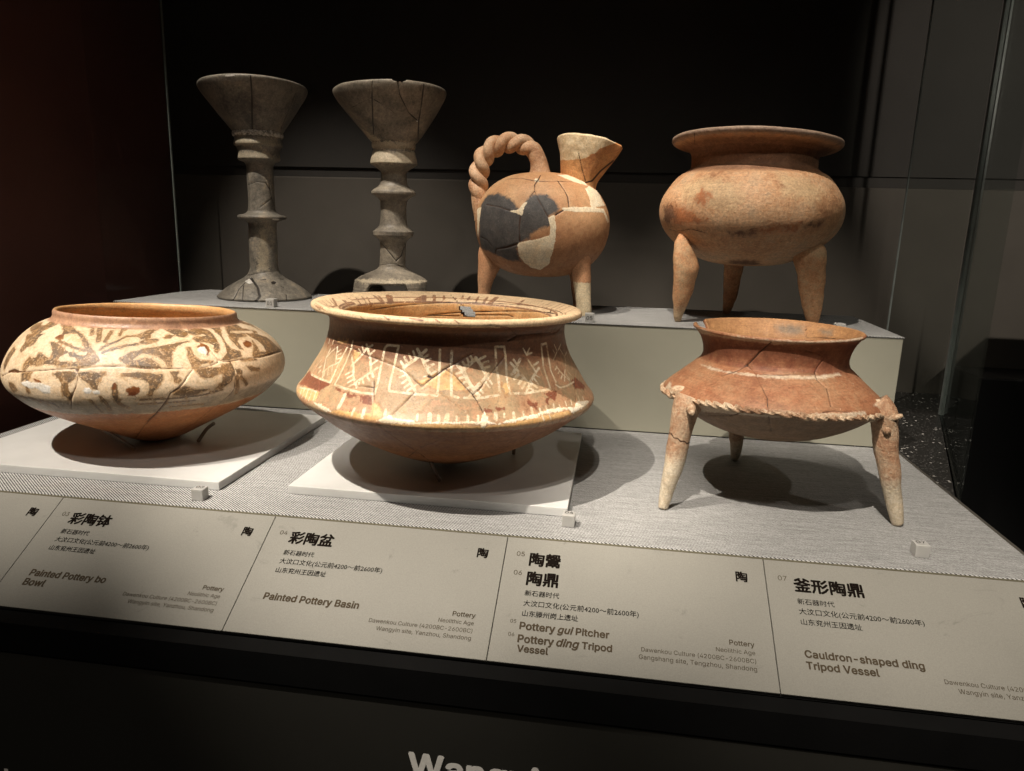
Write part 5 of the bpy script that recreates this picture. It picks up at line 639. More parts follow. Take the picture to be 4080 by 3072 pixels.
# ---------------------------------------------------------------- materials
class NT:
    def __init__(s, name):
        s.m = bpy.data.materials.new(name); s.m.use_nodes = True; s.t = s.m.node_tree; s.n = s.t.nodes
        s.b = s.n['Principled BSDF']
    def node(s, kind, **k):
        o = s.n.new(kind)
        for a, b in k.items(): setattr(o, a, b)
        return o
    def ln(s, a, b): s.t.links.new(a, b)
    def val(s, sock, v):
        if hasattr(v, 'is_output') or hasattr(v, 'links'): s.ln(v, sock)
        else: sock.default_value = v
    def math(s, op, a, b=0.0, clamp=False):
        o = s.node('ShaderNodeMath', operation=op); o.use_clamp = clamp; s.val(o.inputs[0], a); s.val(o.inputs[1], b); return o.outputs[0]
    def mix(s, f, a, b, mode='MIX'):
        o = s.node('ShaderNodeMix', data_type='RGBA', blend_type=mode); s.val(o.inputs[0], f)
        for q, v in ((6, a), (7, b)):
            if isinstance(v, tuple): v = (v + (1,))[:4]
            s.val(o.inputs[q], v)
        return o.outputs[2]
    def coord(s, scale=None, rot=None):
        c = s.node('ShaderNodeTexCoord').outputs['Object']
        if scale or rot:
            m = s.node('ShaderNodeMapping'); s.ln(c, m.inputs[0])
            if scale: m.inputs['Scale'].default_value = scale
            if rot: m.inputs['Rotation'].default_value = rot
            c = m.outputs[0]
        return c
    def noise(s, scale, detail=3, rough=.55, vec=None, dist=0.0):
        o = s.node('ShaderNodeTexNoise'); o.inputs['Scale'].default_value = scale; o.inputs['Detail'].default_value = detail; o.inputs['Roughness'].default_value = rough; o.inputs['Distortion'].default_value = dist
        s.ln(vec if vec else s.coord(), o.inputs['Vector']); return o.outputs[0]
    def ramp(s, f, stops):
        o = s.node('ShaderNodeValToRGB'); s.ln(f, o.inputs[0]); e = o.color_ramp.elements
        while len(e) < len(stops): e.new(.5)
        for q, (p, c) in zip(e, stops): q.position = p; q.color = (tuple(c) + (1,))[:4] if not isinstance(c, (int, float)) else (c, c, c, 1)
        return o.outputs[0]
    def attr(s, name): return s.node('ShaderNodeAttribute', attribute_name=name).outputs['Fac']
    def bump(s, h, strength, dist, prev=None):
        o = s.node('ShaderNodeBump'); o.inputs['Strength'].default_value = strength; o.inputs['Distance'].default_value = dist; s.ln(h, o.inputs['Height'])
        if prev: s.ln(prev, o.inputs['Normal'])
        return o.outputs[0]

def clay(name, base, layers=(), rough=.62, spec=.4, bump=.5, speck=((.72, .62, .5), .70), mscale=14., fine=420., grain=.0007, crackcol=(.045, .018, .008), streak=0.0, halo=None, stain=None):
    """fired clay. base = colour stops of a blotchy noise; layers = (attribute, colour a, colour b, jitter mm, softness mm[, chips])"""
    k = NT(name)
    n0 = k.noise(mscale, 5, .6, dist=.6); n1 = k.noise(fine, 5, .7); n2 = k.noise(mscale * 9, 5, .65, dist=.5); n3 = k.noise(1300, 2, .6); n4 = k.noise(mscale * 3, 5, .7, dist=1.0)
    col = k.ramp(k.math('ADD', k.math('MULTIPLY', n0, .62), k.math('MULTIPLY', n2, .38)), base)
    if stain:
        col = k.mix(k.ramp(n4, [(.54, 0.), (.66, stain[2])]), col, k.mix(n2, stain[0], stain[1]))
    jit = k.math('ADD', k.math('MULTIPLY', k.math('SUBTRACT', n1, .5), 3.4), k.math('MULTIPLY', k.math('SUBTRACT', n2, .5), 5.0))
    for L in layers:
        at, ca, cb, j, soft = L[:5]
        raw = k.math('ADD', k.attr(at), k.math('MULTIPLY', jit, j))
        if halo and at == halo[0]:     # rusty bloom just outside the paint
            hf = k.math('ADD', k.math('DIVIDE', k.math('ADD', raw, halo[3]), halo[4]), .5, True)
            col = k.mix(k.math('MULTIPLY', hf, k.ramp(n2, [(.42, .0), (.60, .85)])), col, k.mix(n1, halo[1], halo[2]))
        f = k.math('ADD', k.math('DIVIDE', raw, soft), .5, True)
        if len(L) > 5:     # worn chips through the paint
            cv = k.math('ADD', k.math('MULTIPLY', n1, .45), k.math('MULTIPLY', n2, .55)); f = k.math('MULTIPLY', f, k.math('SUBTRACT', 1.0, k.ramp(cv, [(L[5], 0.), (L[5] + .035, .8)])))
        lc = k.mix(k.ramp(k.noise(mscale * 5, 5, .65), [(.40, 0.), (.60, 1.)]), ca, cb)
        col = k.mix(f, col, lc)
    col = k.mix(k.math('MULTIPLY', k.ramp(k.noise(520, 3, .6), [(speck[1], 0.), (speck[1] + .05, 1.)]), .7), col, speck[0])
    col = k.mix(k.math('MULTIPLY', k.ramp(k.noise(330, 3, .65), [(.30, 1.), (.35, 0.)]), .45), col, (.06, .03, .015))
    if streak:
        sv = k.coord((30, 30, 900)); col = k.mix(streak, col, k.mix(1.0, col, k.ramp(k.noise(1, 3, .6, sv), [(.3, .55), (.7, 1.25)]), 'MULTIPLY'))
    col = k.mix(1.0, col, k.ramp(n1, [(.28, .66), (.72, 1.22)]), 'MULTIPLY')
    col = k.mix(1.0, col, k.ramp(n4, [(.30, .84), (.70, 1.12)]), 'MULTIPLY')
    ck = k.math('ADD', k.math('DIVIDE', k.math('ADD', k.attr('crack'), k.math('MULTIPLY', jit, .16)), .7), .5, True)
    col = k.mix(ck, col, crackcol)
    k.ln(col, k.b.inputs['Base Color']); k.ln(k.math('ADD', k.math('MULTIPLY', k.math('SUBTRACT', n2, .5), .5), rough), k.b.inputs['Roughness'])
    k.b.inputs['Specular IOR Level'].default_value = spec
    h = k.math('ADD', k.math('MULTIPLY', n1, .7), k.math('ADD', k.math('MULTIPLY', n3, .2), k.math('MULTIPLY', n2, .8)))
    k.ln(k.bump(h, bump, grain), k.b.inputs['Normal'])
    return k.m
def plain(name, col, rough=.6, spec=.3, var=.12, scale=60., bump=.0, metal=0.0, fine=0.0):
    k = NT(name); n = k.noise(scale, 4, .6)
    c = k.mix(1.0, col, k.ramp(n, [(.3, 1 - var), (.7, 1 + var)]), 'MULTIPLY')
    if fine: c = k.mix(1.0, c, k.ramp(k.noise(1400, 2, .6), [(.3, 1 - fine), (.7, 1 + fine)]), 'MULTIPLY')
    k.ln(c, k.b.inputs['Base Color']); k.b.inputs['Roughness'].default_value = rough; k.b.inputs['Specular IOR Level'].default_value = spec; k.b.inputs['Metallic'].default_value = metal
    if bump: k.ln(k.bump(k.noise(scale * 8, 3, .6), bump, .001), k.b.inputs['Normal'])
    return k.m
def weave():
    k = NT('grey_twill_cloth')
    d = k.coord((1, 1, 1), (0, 0, math.radians(38)))
    wob = k.noise(35, 2, .5)
    w = k.node('ShaderNodeTexWave', wave_type='BANDS', bands_direction='Y', wave_profile='SIN'); w.inputs['Scale'].default_value = 128; w.inputs['Distortion'].default_value = 1.3; w.inputs['Detail'].default_value = 2; w.inputs['Detail Scale'].default_value = 2.4; k.ln(d, w.inputs[0])
    th = k.noise(1.0, 3, .6, k.coord((160, 620, 400))); tv = k.noise(1.0, 2, .6, k.coord((700, 420, 400)))
    h = k.math('ADD', k.math('MULTIPLY', w.outputs['Fac'], .42), k.math('ADD', k.math('MULTIPLY', th, .40), k.math('MULTIPLY', tv, .25)))
    col = k.ramp(h, [(.37, (.045, .045, .044)), (.50, (.19, .19, .187)), (.63, (.42, .42, .414))])
    slub = k.noise(1.0, 3, .6, k.coord((22, 260, 100)))
    col = k.mix(1.0, col, k.ramp(slub, [(.3, .80), (.7, 1.16)]), 'MULTIPLY')
    k.ln(col, k.b.inputs['Base Color']); k.b.inputs['Roughness'].default_value = .85; k.b.inputs['Specular IOR Level'].default_value = .15
    k.ln(k.bump(h, .6, .0006), k.b.inputs['Normal']); return k.m
def terrazzo():
    k = NT('dark_terrazzo'); v = k.node('ShaderNodeTexVoronoi'); v.inputs['Scale'].default_value = 95; v.inputs['Randomness'].default_value = 1; k.ln(k.coord(), v.inputs['Vector'])
    v2 = k.node('ShaderNodeTexVoronoi'); v2.inputs['Scale'].default_value = 210; k.ln(k.coord(), v2.inputs['Vector'])
    chip = k.math('LESS_THAN', v.outputs['Distance'], .20); sel = k.math('GREATER_THAN', k.noise(40, 2, .6), .52)
    chip2 = k.math('LESS_THAN', v2.outputs['Distance'], .24)
    c = k.mix(k.math('MULTIPLY', chip, sel), (.018, .017, .016), (.45, .43, .40)); c = k.mix(k.math('MULTIPLY', chip2, .45), c, (.20, .19, .18))
    k.ln(c, k.b.inputs['Base Color']); k.b.inputs['Roughness'].default_value = .32; return k.m
def frosted(name, col, rough=.4, sss=.35):
    k = NT(name); k.ln(k.mix(1.0, col, k.ramp(k.noise(25, 3, .6), [(.3, .95), (.7, 1.03)]), 'MULTIPLY'), k.b.inputs['Base Color']); k.b.inputs['Roughness'].default_value = rough
    k.b.inputs['Subsurface Weight'].default_value = sss; k.b.inputs['Subsurface Radius'].default_value = (.02, .02, .018); k.b.inputs['Subsurface Scale'].default_value = .4
    return k.m
def glass(name, tint=(.9, .95, .93), gl=.07):
    k = NT(name); k.n.remove(k.b); tr = k.node('ShaderNodeBsdfTransparent'); tr.inputs[0].default_value = tint + (1,)
    g = k.node('ShaderNodeBsdfGlossy'); g.inputs['Roughness'].default_value = .02; g.inputs[0].default_value = (.9, .95, .95, 1)
    fr = k.node('ShaderNodeFresnel'); fr.inputs[0].default_value = 1.45
    mx = k.node('ShaderNodeMixShader'); k.ln(k.math('MULTIPLY', fr.outputs[0], gl * 12), mx.inputs[0]); k.ln(tr.outputs[0], mx.inputs[1]); k.ln(g.outputs[0], mx.inputs[2]); k.ln(mx.outputs[0], k.n['Material Output'].inputs[0]); return k.m

M_cloth = weave()
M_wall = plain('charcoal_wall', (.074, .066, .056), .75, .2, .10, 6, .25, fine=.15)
M_wall_shade = plain('charcoal_wall_shaded', (.036, .033, .030), .75, .2, .10, 6, .25, fine=.15)  # shade above the spots' reach put into a darker copy of the wall colour
M_side = plain('maroon_wall', (.125, .055, .045), .6, .25, .12, 5, fine=.15)
M_plinth = plain('olive_grey_plinth', (.266, .258, .206), .6, .3, .04, 9, .12)
M_black = plain('black_rail', (.004, .004, .004), .8, .08, .2, 20)
M_panel = plain('black_front_panel', (.024, .023, .019), .7, .2, .08, 10, fine=.2)
def card_stock():
    k = NT('greige_caption_card'); f = k.mix(1.0, (.190, .184, .162), k.ramp(k.noise(900, 3, .6), [(.3, .90), (.7, 1.08)]), 'MULTIPLY')
    sm = k.noise(1.0, 4, .7, k.coord((16, 26, 26)), 1.2); f = k.mix(1.0, f, k.ramp(sm, [(.26, .74), (.36, 1.0)]), 'MULTIPLY')
    f = k.mix(1.0, f, k.ramp(k.noise(7, 3, .6), [(.35, .95), (.65, 1.04)]), 'MULTIPLY')
    k.ln(f, k.b.inputs['Base Color']); k.b.inputs['Roughness'].default_value = .62; k.b.inputs['Specular IOR Level'].default_value = .25
    k.ln(k.bump(k.noise(1100, 3, .6), .25, .0004), k.b.inputs['Normal']); return k.m
M_card = card_stock()
M_edge = plain('card_edge', (.30, .28, .24), .6, .3, .1, 50)
M_ink = plain('black_ink', (.007, .005, .004), .9, .03, .1, 80)
M_ink2 = plain('brown_ink', (.055, .042, .028), .9, .03, .1, 80)
M_white_ink = plain('white_letter', (.85, .83, .78), .5, .3, .1, 80)
M_plate = frosted('frosted_acrylic', (.50, .50, .49))
M_tag = frosted('frosted_tag', (.36, .355, .34), .35, .5)
M_pin = plain('clear_pin', (.20, .15, .11), .15, .7, .1, 90)
M_terr = terrazzo()
M_glass = glass('case_glass', (.93, .95, .94), .025)
M_glass2 = glass('dim_glass', (.95, .96, .95), .0015)
M_gedge = plain('glass_edge', (.17, .19, .18), .25, .6, .2, 30)
M_dark = plain('near_black_paint', (.010, .010, .010), .5, .3, .1, 10)

# ---------------------------------------------------------------- the setting
tag(box('floor', (-3, -1.2, -1.0), (3.5, 4.0, -.90), M_dark), kind='structure')
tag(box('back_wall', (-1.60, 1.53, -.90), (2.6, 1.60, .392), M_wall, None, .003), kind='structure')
tag(box('back_wall_upper_panel', (-1.60, 1.528, .412), (2.6, 1.60, 2.2), M_wall_shade), kind='structure')
tag(box('back_wall_joint', (-1.60, 1.534, .3922), (2.6, 1.60, .4118), M_wall_shade), kind='structure')
tag(box('side_wall', (-1.02, -.2, -.90), (-.985, 1.519, 2.2), M_side), kind='structure')
tag(prism('terrazzo_ledge', [(.4125, .66), (.4125, .88), (.575, 1.335), (.70, 1.527), (-.975, 1.527), (-.975, 1.33), (.395, 1.36), (.4125, 1.08)], -.05, -.006, M_terr), kind='structure')
# cloth-covered table and raised plinth
tb = tag(empty('display_table', (-.2, .9, 0)), 'low display table covered in grey twill cloth, its right edge bound in dark tape', 'table')
prism('cloth_top', [(-.835, .664), (.4075, .664), (.4075, 1.0745), (-.835, 1.0745)], -.045, 0, M_cloth, tb, .0015)
box('edge_binding', (.4077, .664, -.046), (.4120, 1.34, -.0008), plain('binding', (.05, .045, .038), .7, .2, .2, 60), tb)
box('table_base', (-.83, .665, -.9), (.40, 1.33, -.0455), M_dark, tb)
pl = tag(empty('raised_plinth', (-.2, 1.2, 0)), 'long olive-grey plinth with a cloth top standing behind the front table', 'plinth')
PQ = [(-.815, 1.0755), (.4005, 1.0755), (.408, 1.335), (-.79, 1.315), (-.812, 1.25)]
prism('plinth_body', PQ, .0005, HP - .0016, M_plinth, pl, .0008)
PQ2 = [(-.815, 1.0740), (.4015, 1.0740), (.409, 1.337), (-.79, 1.317), (-.813, 1.25)]
prism('plinth_cloth', PQ2, HP - .0014, HP, M_cloth, pl, .0005)
# far right: block added for the dark below the wall, and box seen through the case glass
cb = tag(empty('added_dark_block', (.95, 1.48, 0)), 'low block added for the dark area beyond the right-hand glass, under the brown wall', 'dark block')
prism('dark_block_body', [(.66, 1.40), (1.5, 1.40), (1.5, 1.52), (.66, 1.52)], -.9, .055, M_dark, cb, .004)
cd = tag(empty('wall_box', (.82, 1.38, .1)), 'tall dark box standing at the right edge against the wall', 'box')
prism('box_body', [(.785, 1.30), (1.3, 1.30), (1.3, 1.398), (.785, 1.398)], .056, .185, M_black, cd, .003)
# glass of the case
def pane(x0, y0, x1, y1, z0, z1, label, mat=M_glass):
    g = tag(empty('glass_pane', (x0, y0, z0)), label, 'glass pane', 'glass panes of the case')
    d = Vector((x1 - x0, y1 - y0, 0)); d.normalize(); n = Vector((-d.y, d.x, 0)) * .003
    q = [(x0, y0), (x1, y1), (x1 + n.x, y1 + n.y), (x0 + n.x, y0 + n.y)]
    if mat: prism('glass_sheet', q, z0, z1, mat, g)
    return g
g = pane(.575, 1.334, .4145, .88, -.005, 1.1, 'clear glass sheet running forward along the terrazzo on the right')
prism('glass_edge', [(.5752, 1.334), (.5752, 1.342), (.5812, 1.342), (.5812, 1.334)], -.005, 1.1, M_gedge, g)
prism('glass_edge', [(.5900, 1.350), (.5900, 1.356), (.5935, 1.356), (.5935, 1.350)], -.005, 1.1, M_gedge, g)
g = pane(.4740, 1.345, .5740, 1.3445, 0, 1.1, 'narrow clear glass sheet behind the plinth corner', M_glass)
prism('glass_edge', [(.4712, 1.345), (.4712, 1.348), (.4735, 1.348), (.4735, 1.345)], 0, 1.1, M_gedge, g)
g = pane(-.868, 1.3402, -.868, 1.13, 0, 1.1, 'clear glass sheet at the left end of the plinth', M_glass2)
prism('glass_edge', [(-.8675, 1.3405), (-.8675, 1.3440), (-.8655, 1.3440), (-.8655, 1.3405)], 0, 1.1, M_gedge, g)

# ---------------------------------------------------------------- lettering
def lettering(parent, body, origin, right, upv, x, y, width=None, size=None, bold=0.0, shear=0.0, just='L', mat=None, lift=.00025):
    cus = []
    if all(c in GLYPHS for c in body):          # latin letters from outline data, overlapping strokes on separate curves
        for lay in range(3):
            cu = bpy.data.curves.new('lettering', 'CURVE'); cu.dimensions = '2D'; cu.fill_mode = 'BOTH'; adv = 0
            for c in body:
                a, gl = GLYPHS[c]; groups = []
                for g in gl:
                    p = np.array(g, float).reshape(-1, 2) / 1000; ar = np.sum(p[:, 0] * np.roll(p[:, 1], -1) - p[:, 1] * np.roll(p[:, 0], -1))
                    p2 = p.copy(); p2[:, 0] += adv + p[:, 1] * shear * .8; host = None
                    for q in groups:
                        w0 = q[0][1]
                        if p[:, 0].min() > w0[:, 0].min() and p[:, 0].max() < w0[:, 0].max() and p[:, 1].min() > w0[:, 1].min() and p[:, 1].max() < w0[:, 1].max() and (c in 'BPRbdgpqoaeO04689D' or c == 'A'): host = q
                    if host is not None and not (c == 'A' and len(p) == 4 and p[0, 0] == .11): host.append((p2, p))
                    else: groups.append([(p2, p)])
                if lay < len(groups):
                    for p2, _ in groups[lay]:
                        sp = cu.splines.new('POLY'); sp.points.add(len(p2) - 1); sp.use_cyclic_u = True
                        sp.points.foreach_set('co', np.c_[p2, np.zeros(len(p2)), np.ones(len(p2))].astype(np.float32).ravel())
                adv += a / 1000 * (1 + bold * .9)
            if len(cu.splines): cus.append(cu)
            else: bpy.data.curves.remove(cu)
    else:
        cu = bpy.data.curves.new('lettering', 'FONT'); cu.body = body; cu.size = 1; cu.shear = shear; cu.resolution_u = 2; cus.append(cu)
    cos_, tri, base = [], [], 0
    for li, cu in enumerate(cus):
        o = bpy.data.objects.new('lettering', cu); C.objects.link(o)
        me = bpy.data.meshes.new_from_object(o); C.objects.unlink(o); bpy.data.objects.remove(o)
        n = len(me.vertices); co = np.empty(n * 3, np.float32); me.vertices.foreach_get('co', co); co = co.reshape(-1, 3); co[:, 2] = li * .0012
        for p in me.polygons:
            v = [w + base for w in p.vertices]; tri += [(v[0], v[q], v[q + 1]) for q in range(1, len(v) - 1)]
        base += n; cos_.append(co); bpy.data.meshes.remove(me)
    co = np.concatenate(cos_); n = len(co)
    x0, x1 = co[:, 0].min(), co[:, 0].max(); s = width / (x1 - x0) if width else size
    lx = (co[:, 0] - (x0 if just == 'L' else x1)) * s + x; ly = co[:, 1] * s + y
    right, upv = np.array(right, float), np.array(upv, float); nrm = np.cross(right, upv)
    P0 = np.array(origin) + lx[:, None] * right + ly[:, None] * upv + nrm * (lift + co[:, 2:3] * s * 3)
    vs, fs = [], []; K = 6 if bold > .003 else 1; xs = s * bold
    for q in range(K):      # heavier strokes: the outline repeated a hair apart
        a = q / 6 * 2 * math.pi; d = 0 if K == 1 else 1
        vs.append(P0 + d * (math.cos(a) * xs * right + math.sin(a) * xs * upv) + nrm * q * 2e-5); fs += [tuple(w + q * n for w in f) for f in tri]
    me = bpy.data.meshes.new('lettering'); me.from_pydata(np.concatenate(vs).tolist(), [], fs)
    return link('lettering', me, mat or M_ink, parent)
UP = (0, math.cos(SL), math.sin(SL)); RT = (1, 0, 0)
rail = tag(empty('caption_rail', (0, .6, -.1)), 'black sloping rail carrying the caption cards along the front of the case', 'rail')
def slopebox(name, x0, x1, d0, d1, t0, t1, mat, parent, bevel=0):
    """slab on the slope: d = distance down from the cloth edge, t = height above the slope"""
    bm = bmesh.new(); nrm = Vector((0, -math.sin(SL), math.cos(SL))); dn = Vector((0, -math.cos(SL), -math.sin(SL))); O = Vector((0, .66, 0))
    vs = [bm.verts.new(O + Vector((x, 0, 0)) + dn * d + nrm * t) for t in (t0, t1) for x, d in ((x0, d0), (x0, d1), (x1, d1), (x1, d0))]
    for f in ((3, 2, 1, 0), (4, 5, 6, 7), (0, 1, 5, 4), (1, 2, 6, 5), (2, 3, 7, 6), (3, 0, 4, 7)): bm.faces.new([vs[i] for i in f])
    if bevel: bmesh.ops.bevel(bm, geom=bm.edges[:], offset=bevel, segments=1, affect='EDGES')
    me = bpy.data.meshes.new(name); bm.to_mesh(me); bm.free(); return link(name, me, mat, parent)
slopebox('rail_top', -1.1, .62, -.0035, .1305, -.012, -.0041, M_black, rail)
box('rail_front', (-1.1, .5280, -.0985), (.62, .5475, -.0690), M_black, rail)
box('cloth_stop', (-.835, .6605, -.012), (.4075, .6636, -.0006), plain('stop_strip', (.10, .09, .06), .6, .3, .1, 40), rail)
fp = tag(empty('front_panel', (0, .53, -.5)), 'black front panel below the captions with large pale lettering', 'panel')
box('panel_board', (-1.3, .5300, -.9), (.9, .5470, -.0990), M_panel, fp)
lettering(fp, 'Wangyin Site', (-.1565, .5297, 0), (1, 0, 0), (0, 0, 1), 0, -.1745, size=.0455, bold=.030, mat=M_white_ink)
lettering(fp, '\u738b\u56e0\u9057\u5740', (-.5520, .5297, 0), (1, 0, 0), (0, 0, 1), 0, -.262, width=.150, bold=.02, just='R', mat=M_white_ink)

E0, EW = -.8245, .24365
COMMON_CN = ['\u65b0\u77f3\u5668\u65f6\u4ee3', '\u5927\u6c76\u53e3\u6587\u5316(\u516c\u5143\u524d4200\uff5e\u524d2600\u5e74)']
WANG = '\u5c71\u4e1c\u5156\u5dde\u738b\u56e0\u9057\u5740'
TAO = '\u9676'
cards = [
 ('greige caption card cut off at the left edge of the photo', []),
 ('greige caption card for the painted pottery bowl, numbered 03', [('03', .0126, .0238, .0078, 0, 0, 'n'), ('\u5f69\u9676\u94b5', .0250, .0315, .0460, .034, 0, 't'), ('Painted Pottery bo', .0246, .0955, .0810, .022, 0, 'e'), ('Bowl', .0246, .1060, .0222, .022, 0, 'e')]),
 ('greige caption card for the painted pottery basin, numbered 04', [('04', .0126, .0222, .0078, 0, 0, 'n'), ('\u5f69\u9676\u76c6', .0250, .0303, .0455, .034, 0, 't'), ('Painted Pottery Basin', .0250, .0945, .0925, .022, 0, 'e')]),
 ('greige caption card listing two vessels, numbered 05 and 06', [('05', .0114, .0217, .0078, 0, 0, 'n'), ('\u9676\u9b36', .0248, .0302, .0292, .034, 0, 't'), ('06', .0114, .0427, .0078, 0, 0, 'n'), ('\u9676\u9f0e', .0248, .0512, .0290, .034, 0, 't')]),
 ('greige caption card for the cauldron-shaped tripod vessel, numbered 07', [('07', .0110, .0222, .0078, 0, 0, 'n'), ('\u91dc\u5f62\u9676\u9f0e', .0245, .0313, .0595, .034, 0, 't'), ('Cauldron-shaped ding', .0242, .0957, .0945, .022, 0, 'e'), ('Tripod Vessel', .0240, .1060, .0572, .022, 0, 'e')]),
]
for i, (lab, items) in enumerate(cards):
    x0 = E0 + i * EW; O = (x0, .66, 0)
    cd_ = tag(empty('caption_card', (x0, .60, -.03)), lab, 'caption card', 'caption cards along the rail')
    slopebox('card', x0 + .00035, x0 + EW - .00035, .0006, .1298, -.0040, 0, M_card, cd_, .0003)
    T_ = lambda body, x, d, width=None, bold=0.0, shear=0.0, just='L', mat=None, size=None: lettering(cd_, body, O, RT, UP, x, -d, width, size, bold, shear, just, mat)
    for body, x, d, w, b, sh, kd in items: T_(body, x, d, w, b if kd != 'e' else .027, sh, mat=M_ink if kd == 't' else M_ink2)
    T_(TAO, .2270, .0267, .0100, .03, just='R')
    if i in (1, 2, 4):
        T_(COMMON_CN[0], .0252, .0448, .0315, .004); T_(COMMON_CN[1], .0252, .0548, .1040, .004); T_(WANG, .0252, .0650, .0508, .004)
        ends = ('Pottery', 'Neolithic Age', 'Dawenkou Culture (4200BC-2600BC)', 'Wangyin site, Yanzhou, Shandong')
    if i == 3:
        T_(COMMON_CN[0], .0247, .0635, .0318, .004); T_(COMMON_CN[1], .0247, .0740, .1040, .004); T_('\u5c71\u4e1c\u6ed5\u5dde\u5c97\u4e0a\u9057\u5740', .0250, .0842, .0502, .004)
        T_('05', .0152, .0922, .0055, mat=M_ink2); T_('Pottery', .0245, .0975, .0312, .027, mat=M_ink2); T_('gui', .0582, .0975, .0138, .027, .3, mat=M_ink2); T_('Pitcher', .0745, .0975, .0288, .027, mat=M_ink2)
        T_('06', .0152, .1050, .0055, mat=M_ink2); T_('Pottery', .0245, .1098, .0312, .027, mat=M_ink2); T_('ding', .0584, .1098, .0195, .027, .3, mat=M_ink2); T_('Tripod', .0806, .1098, .0256, .027, mat=M_ink2); T_('Vessel', .0250, .1187, .0268, .027, mat=M_ink2)
        ends = ('Pottery', 'Neolithic Age', 'Dawenkou Culture (4200BC-2600BC)', 'Gangshang site, Tengzhou, Shandong')
    if i:
        for (t, w, d, b) in zip(ends, (.0208, .0325, .0955, .0868 if i != 3 else .0975), (.0915, .0988, .1062, .1132), (.014, .002, .002, .002)): T_(t, .2268, d, w, b, just='R', mat=M_ink2)

# ---------------------------------------------------------------- number tags (acrylic blocks)
def number_tag(x, y, z, num, s, rot, label, front=False):
    t = tag(empty('number_tag', (x, y, z)), label, 'number tag', 'small acrylic number tags')
    box('acrylic_block', (x - s / 2, y - s / 2, z + .0002), (x + s / 2, y + s / 2, z + s), M_tag, t, .0006, rot)
    c, n = math.cos(rot), math.sin(rot)
    if front: lettering(t, num, (x + n * s / 2, y - c * s / 2, z), (c, n, 0), (0, 0, 1), -s * .33, s * .28, width=s * .66, mat=M_ink, lift=.0003)
    else: lettering(t, num, (x, y, z + s), (c, n, 0), (-n, c, 0), -s * .33, -s * .1, width=s * .66, mat=M_ink, lift=.0003)
number_tag(-.4375, .6860, 0, '03', .0130, .04, 'clear number block 03 in front of the left acrylic plate')
number_tag(-.0365, .7000, 0, '04', .0130, -.03, 'clear number block 04 at the right corner of the middle acrylic plate')
number_tag(.3030, .6990, 0, '07', .0130, .02, 'clear number block 07 in front of the right leg of the cauldron-shaped tripod')
number_tag(-.5480, 1.0900, HP, '01', .0135, .0, 'clear number block 01 by the foot of the left goblet', True)
number_tag(-.0400, 1.0870, HP, '05', .0135, .0, 'clear number block 05 beside the white foot of the pitcher', True)
number_tag(.3200, 1.0980, HP, '06', .0135, .0, 'clear number block 06 half hidden behind the rim of the tripod', True)

# ---------------------------------------------------------------- acrylic plates with pins
def plate(quad, label, pins):
    p = tag(empty('acrylic_stand', ((quad[0][0] + quad[1][0]) / 2, quad[0][1], 0)), label, 'display stand', 'acrylic stands under the two painted bowls')
    prism('acrylic_plate', quad, .0003, .0100, M_plate, p, .0006)
    for q in pins:
        c = resample(q, 14); tube('support_pin', c, [.0022] * 14, M_pin, p, 10)
plate([(-.7900, .7130), (-.4310, .7130), (-.4300, 1.0130), (-.7900, 1.0130)], 'frosted acrylic plate carrying the painted bowl on the left',
      [[(-.6320, .7565, .0640), (-.6240, .7680, .0500), (-.6090, .7860, .0290), (-.5955, .8000, .0108)], [(-.5115, .8440, .0380), (-.5230, .8450, .0290), (-.5370, .8460, .0110)]])
plate([(-.3520, .7205), (-.0395, .7205), (-.0400, 1.0135), (-.3500, 1.0135)], 'frosted acrylic plate carrying the painted basin in the middle',
      [[(-.2045, .7720, .0420), (-.2010, .7700, .0330), (-.1905, .7700, .0108)], [(-.12, .89, .045), (-.122, .89, .0108)]])

# ---------------------------------------------------------------- vessels
def vessel(kind, S, mat, parent, parts, extra=None, clamp=None, crack_depth=.0011, hide=None):
    """build S as meshes split at profile rows; painted outlines become attributes, cracks are cut into the surface"""
    n, m = S.shape; V = S.V.copy(); U, Wc = S.T, S.S
    A = {k: sd_shapes(U, Wc, S.R * max(S.sx, S.sy), v) for k, v in TRACES.get(kind, {}).items()}
    if kind == 'bowl': A['dark'] = A['dark'] + .45
    A.setdefault('crack', np.full(S.shape, -4.0)); A['crack'] = np.maximum(A['crack'] + vnoise(V.reshape(-1, 3), 78, 2, 90.).reshape(S.shape) * .25, -12)
    for k, f in (extra or {}).items():
        if k == 'grooves': A['crack'] = np.maximum(A['crack'], f(S, V))
        else: A[k] = f(S, V)
    dT = np.roll(V, -1, 1) - np.roll(V, 1, 1); dS = np.gradient(V, axis=0); N = np.cross(dT, dS); N /= np.linalg.norm(N, axis=2, keepdims=True) + 1e-12
    jit = vnoise(V.reshape(-1, 3), 77, 2, 260.).reshape(S.shape) * .5
    dep = np.clip((A['crack'] + jit * .5) / 1.4 + .55, 0, 1); V -= N * (dep * crack_depth)[..., None]
    if 'white' in A: V += N * (np.clip(A['white'] / 1.0, 0, 1) * .0003)[..., None]
    if clamp is not None: V = clamp(S, V)
    objs = []
    for nm, i0, i1, mt in parts:
        sub = V[i0:i1 + 1]; me, F, VV = grid_mesh(nm, sub)
        if hide is not None:
            hv = hide(S, S.V, A)[i0:i1 + 1].ravel(); F = F[~hv[F].any(1)]
        at = {k: a[i0:i1 + 1] for k, a in A.items() if k != 'hole'}
        objs.append(link(nm, fill(me, VV, F, at), mt or mat, parent, True))
    return objs
def lip(S): return int(np.argmax(S.P[:, 1]))
def inner(S):
    r = np.zeros(S.shape, bool); r[lip(S):] = True; return r

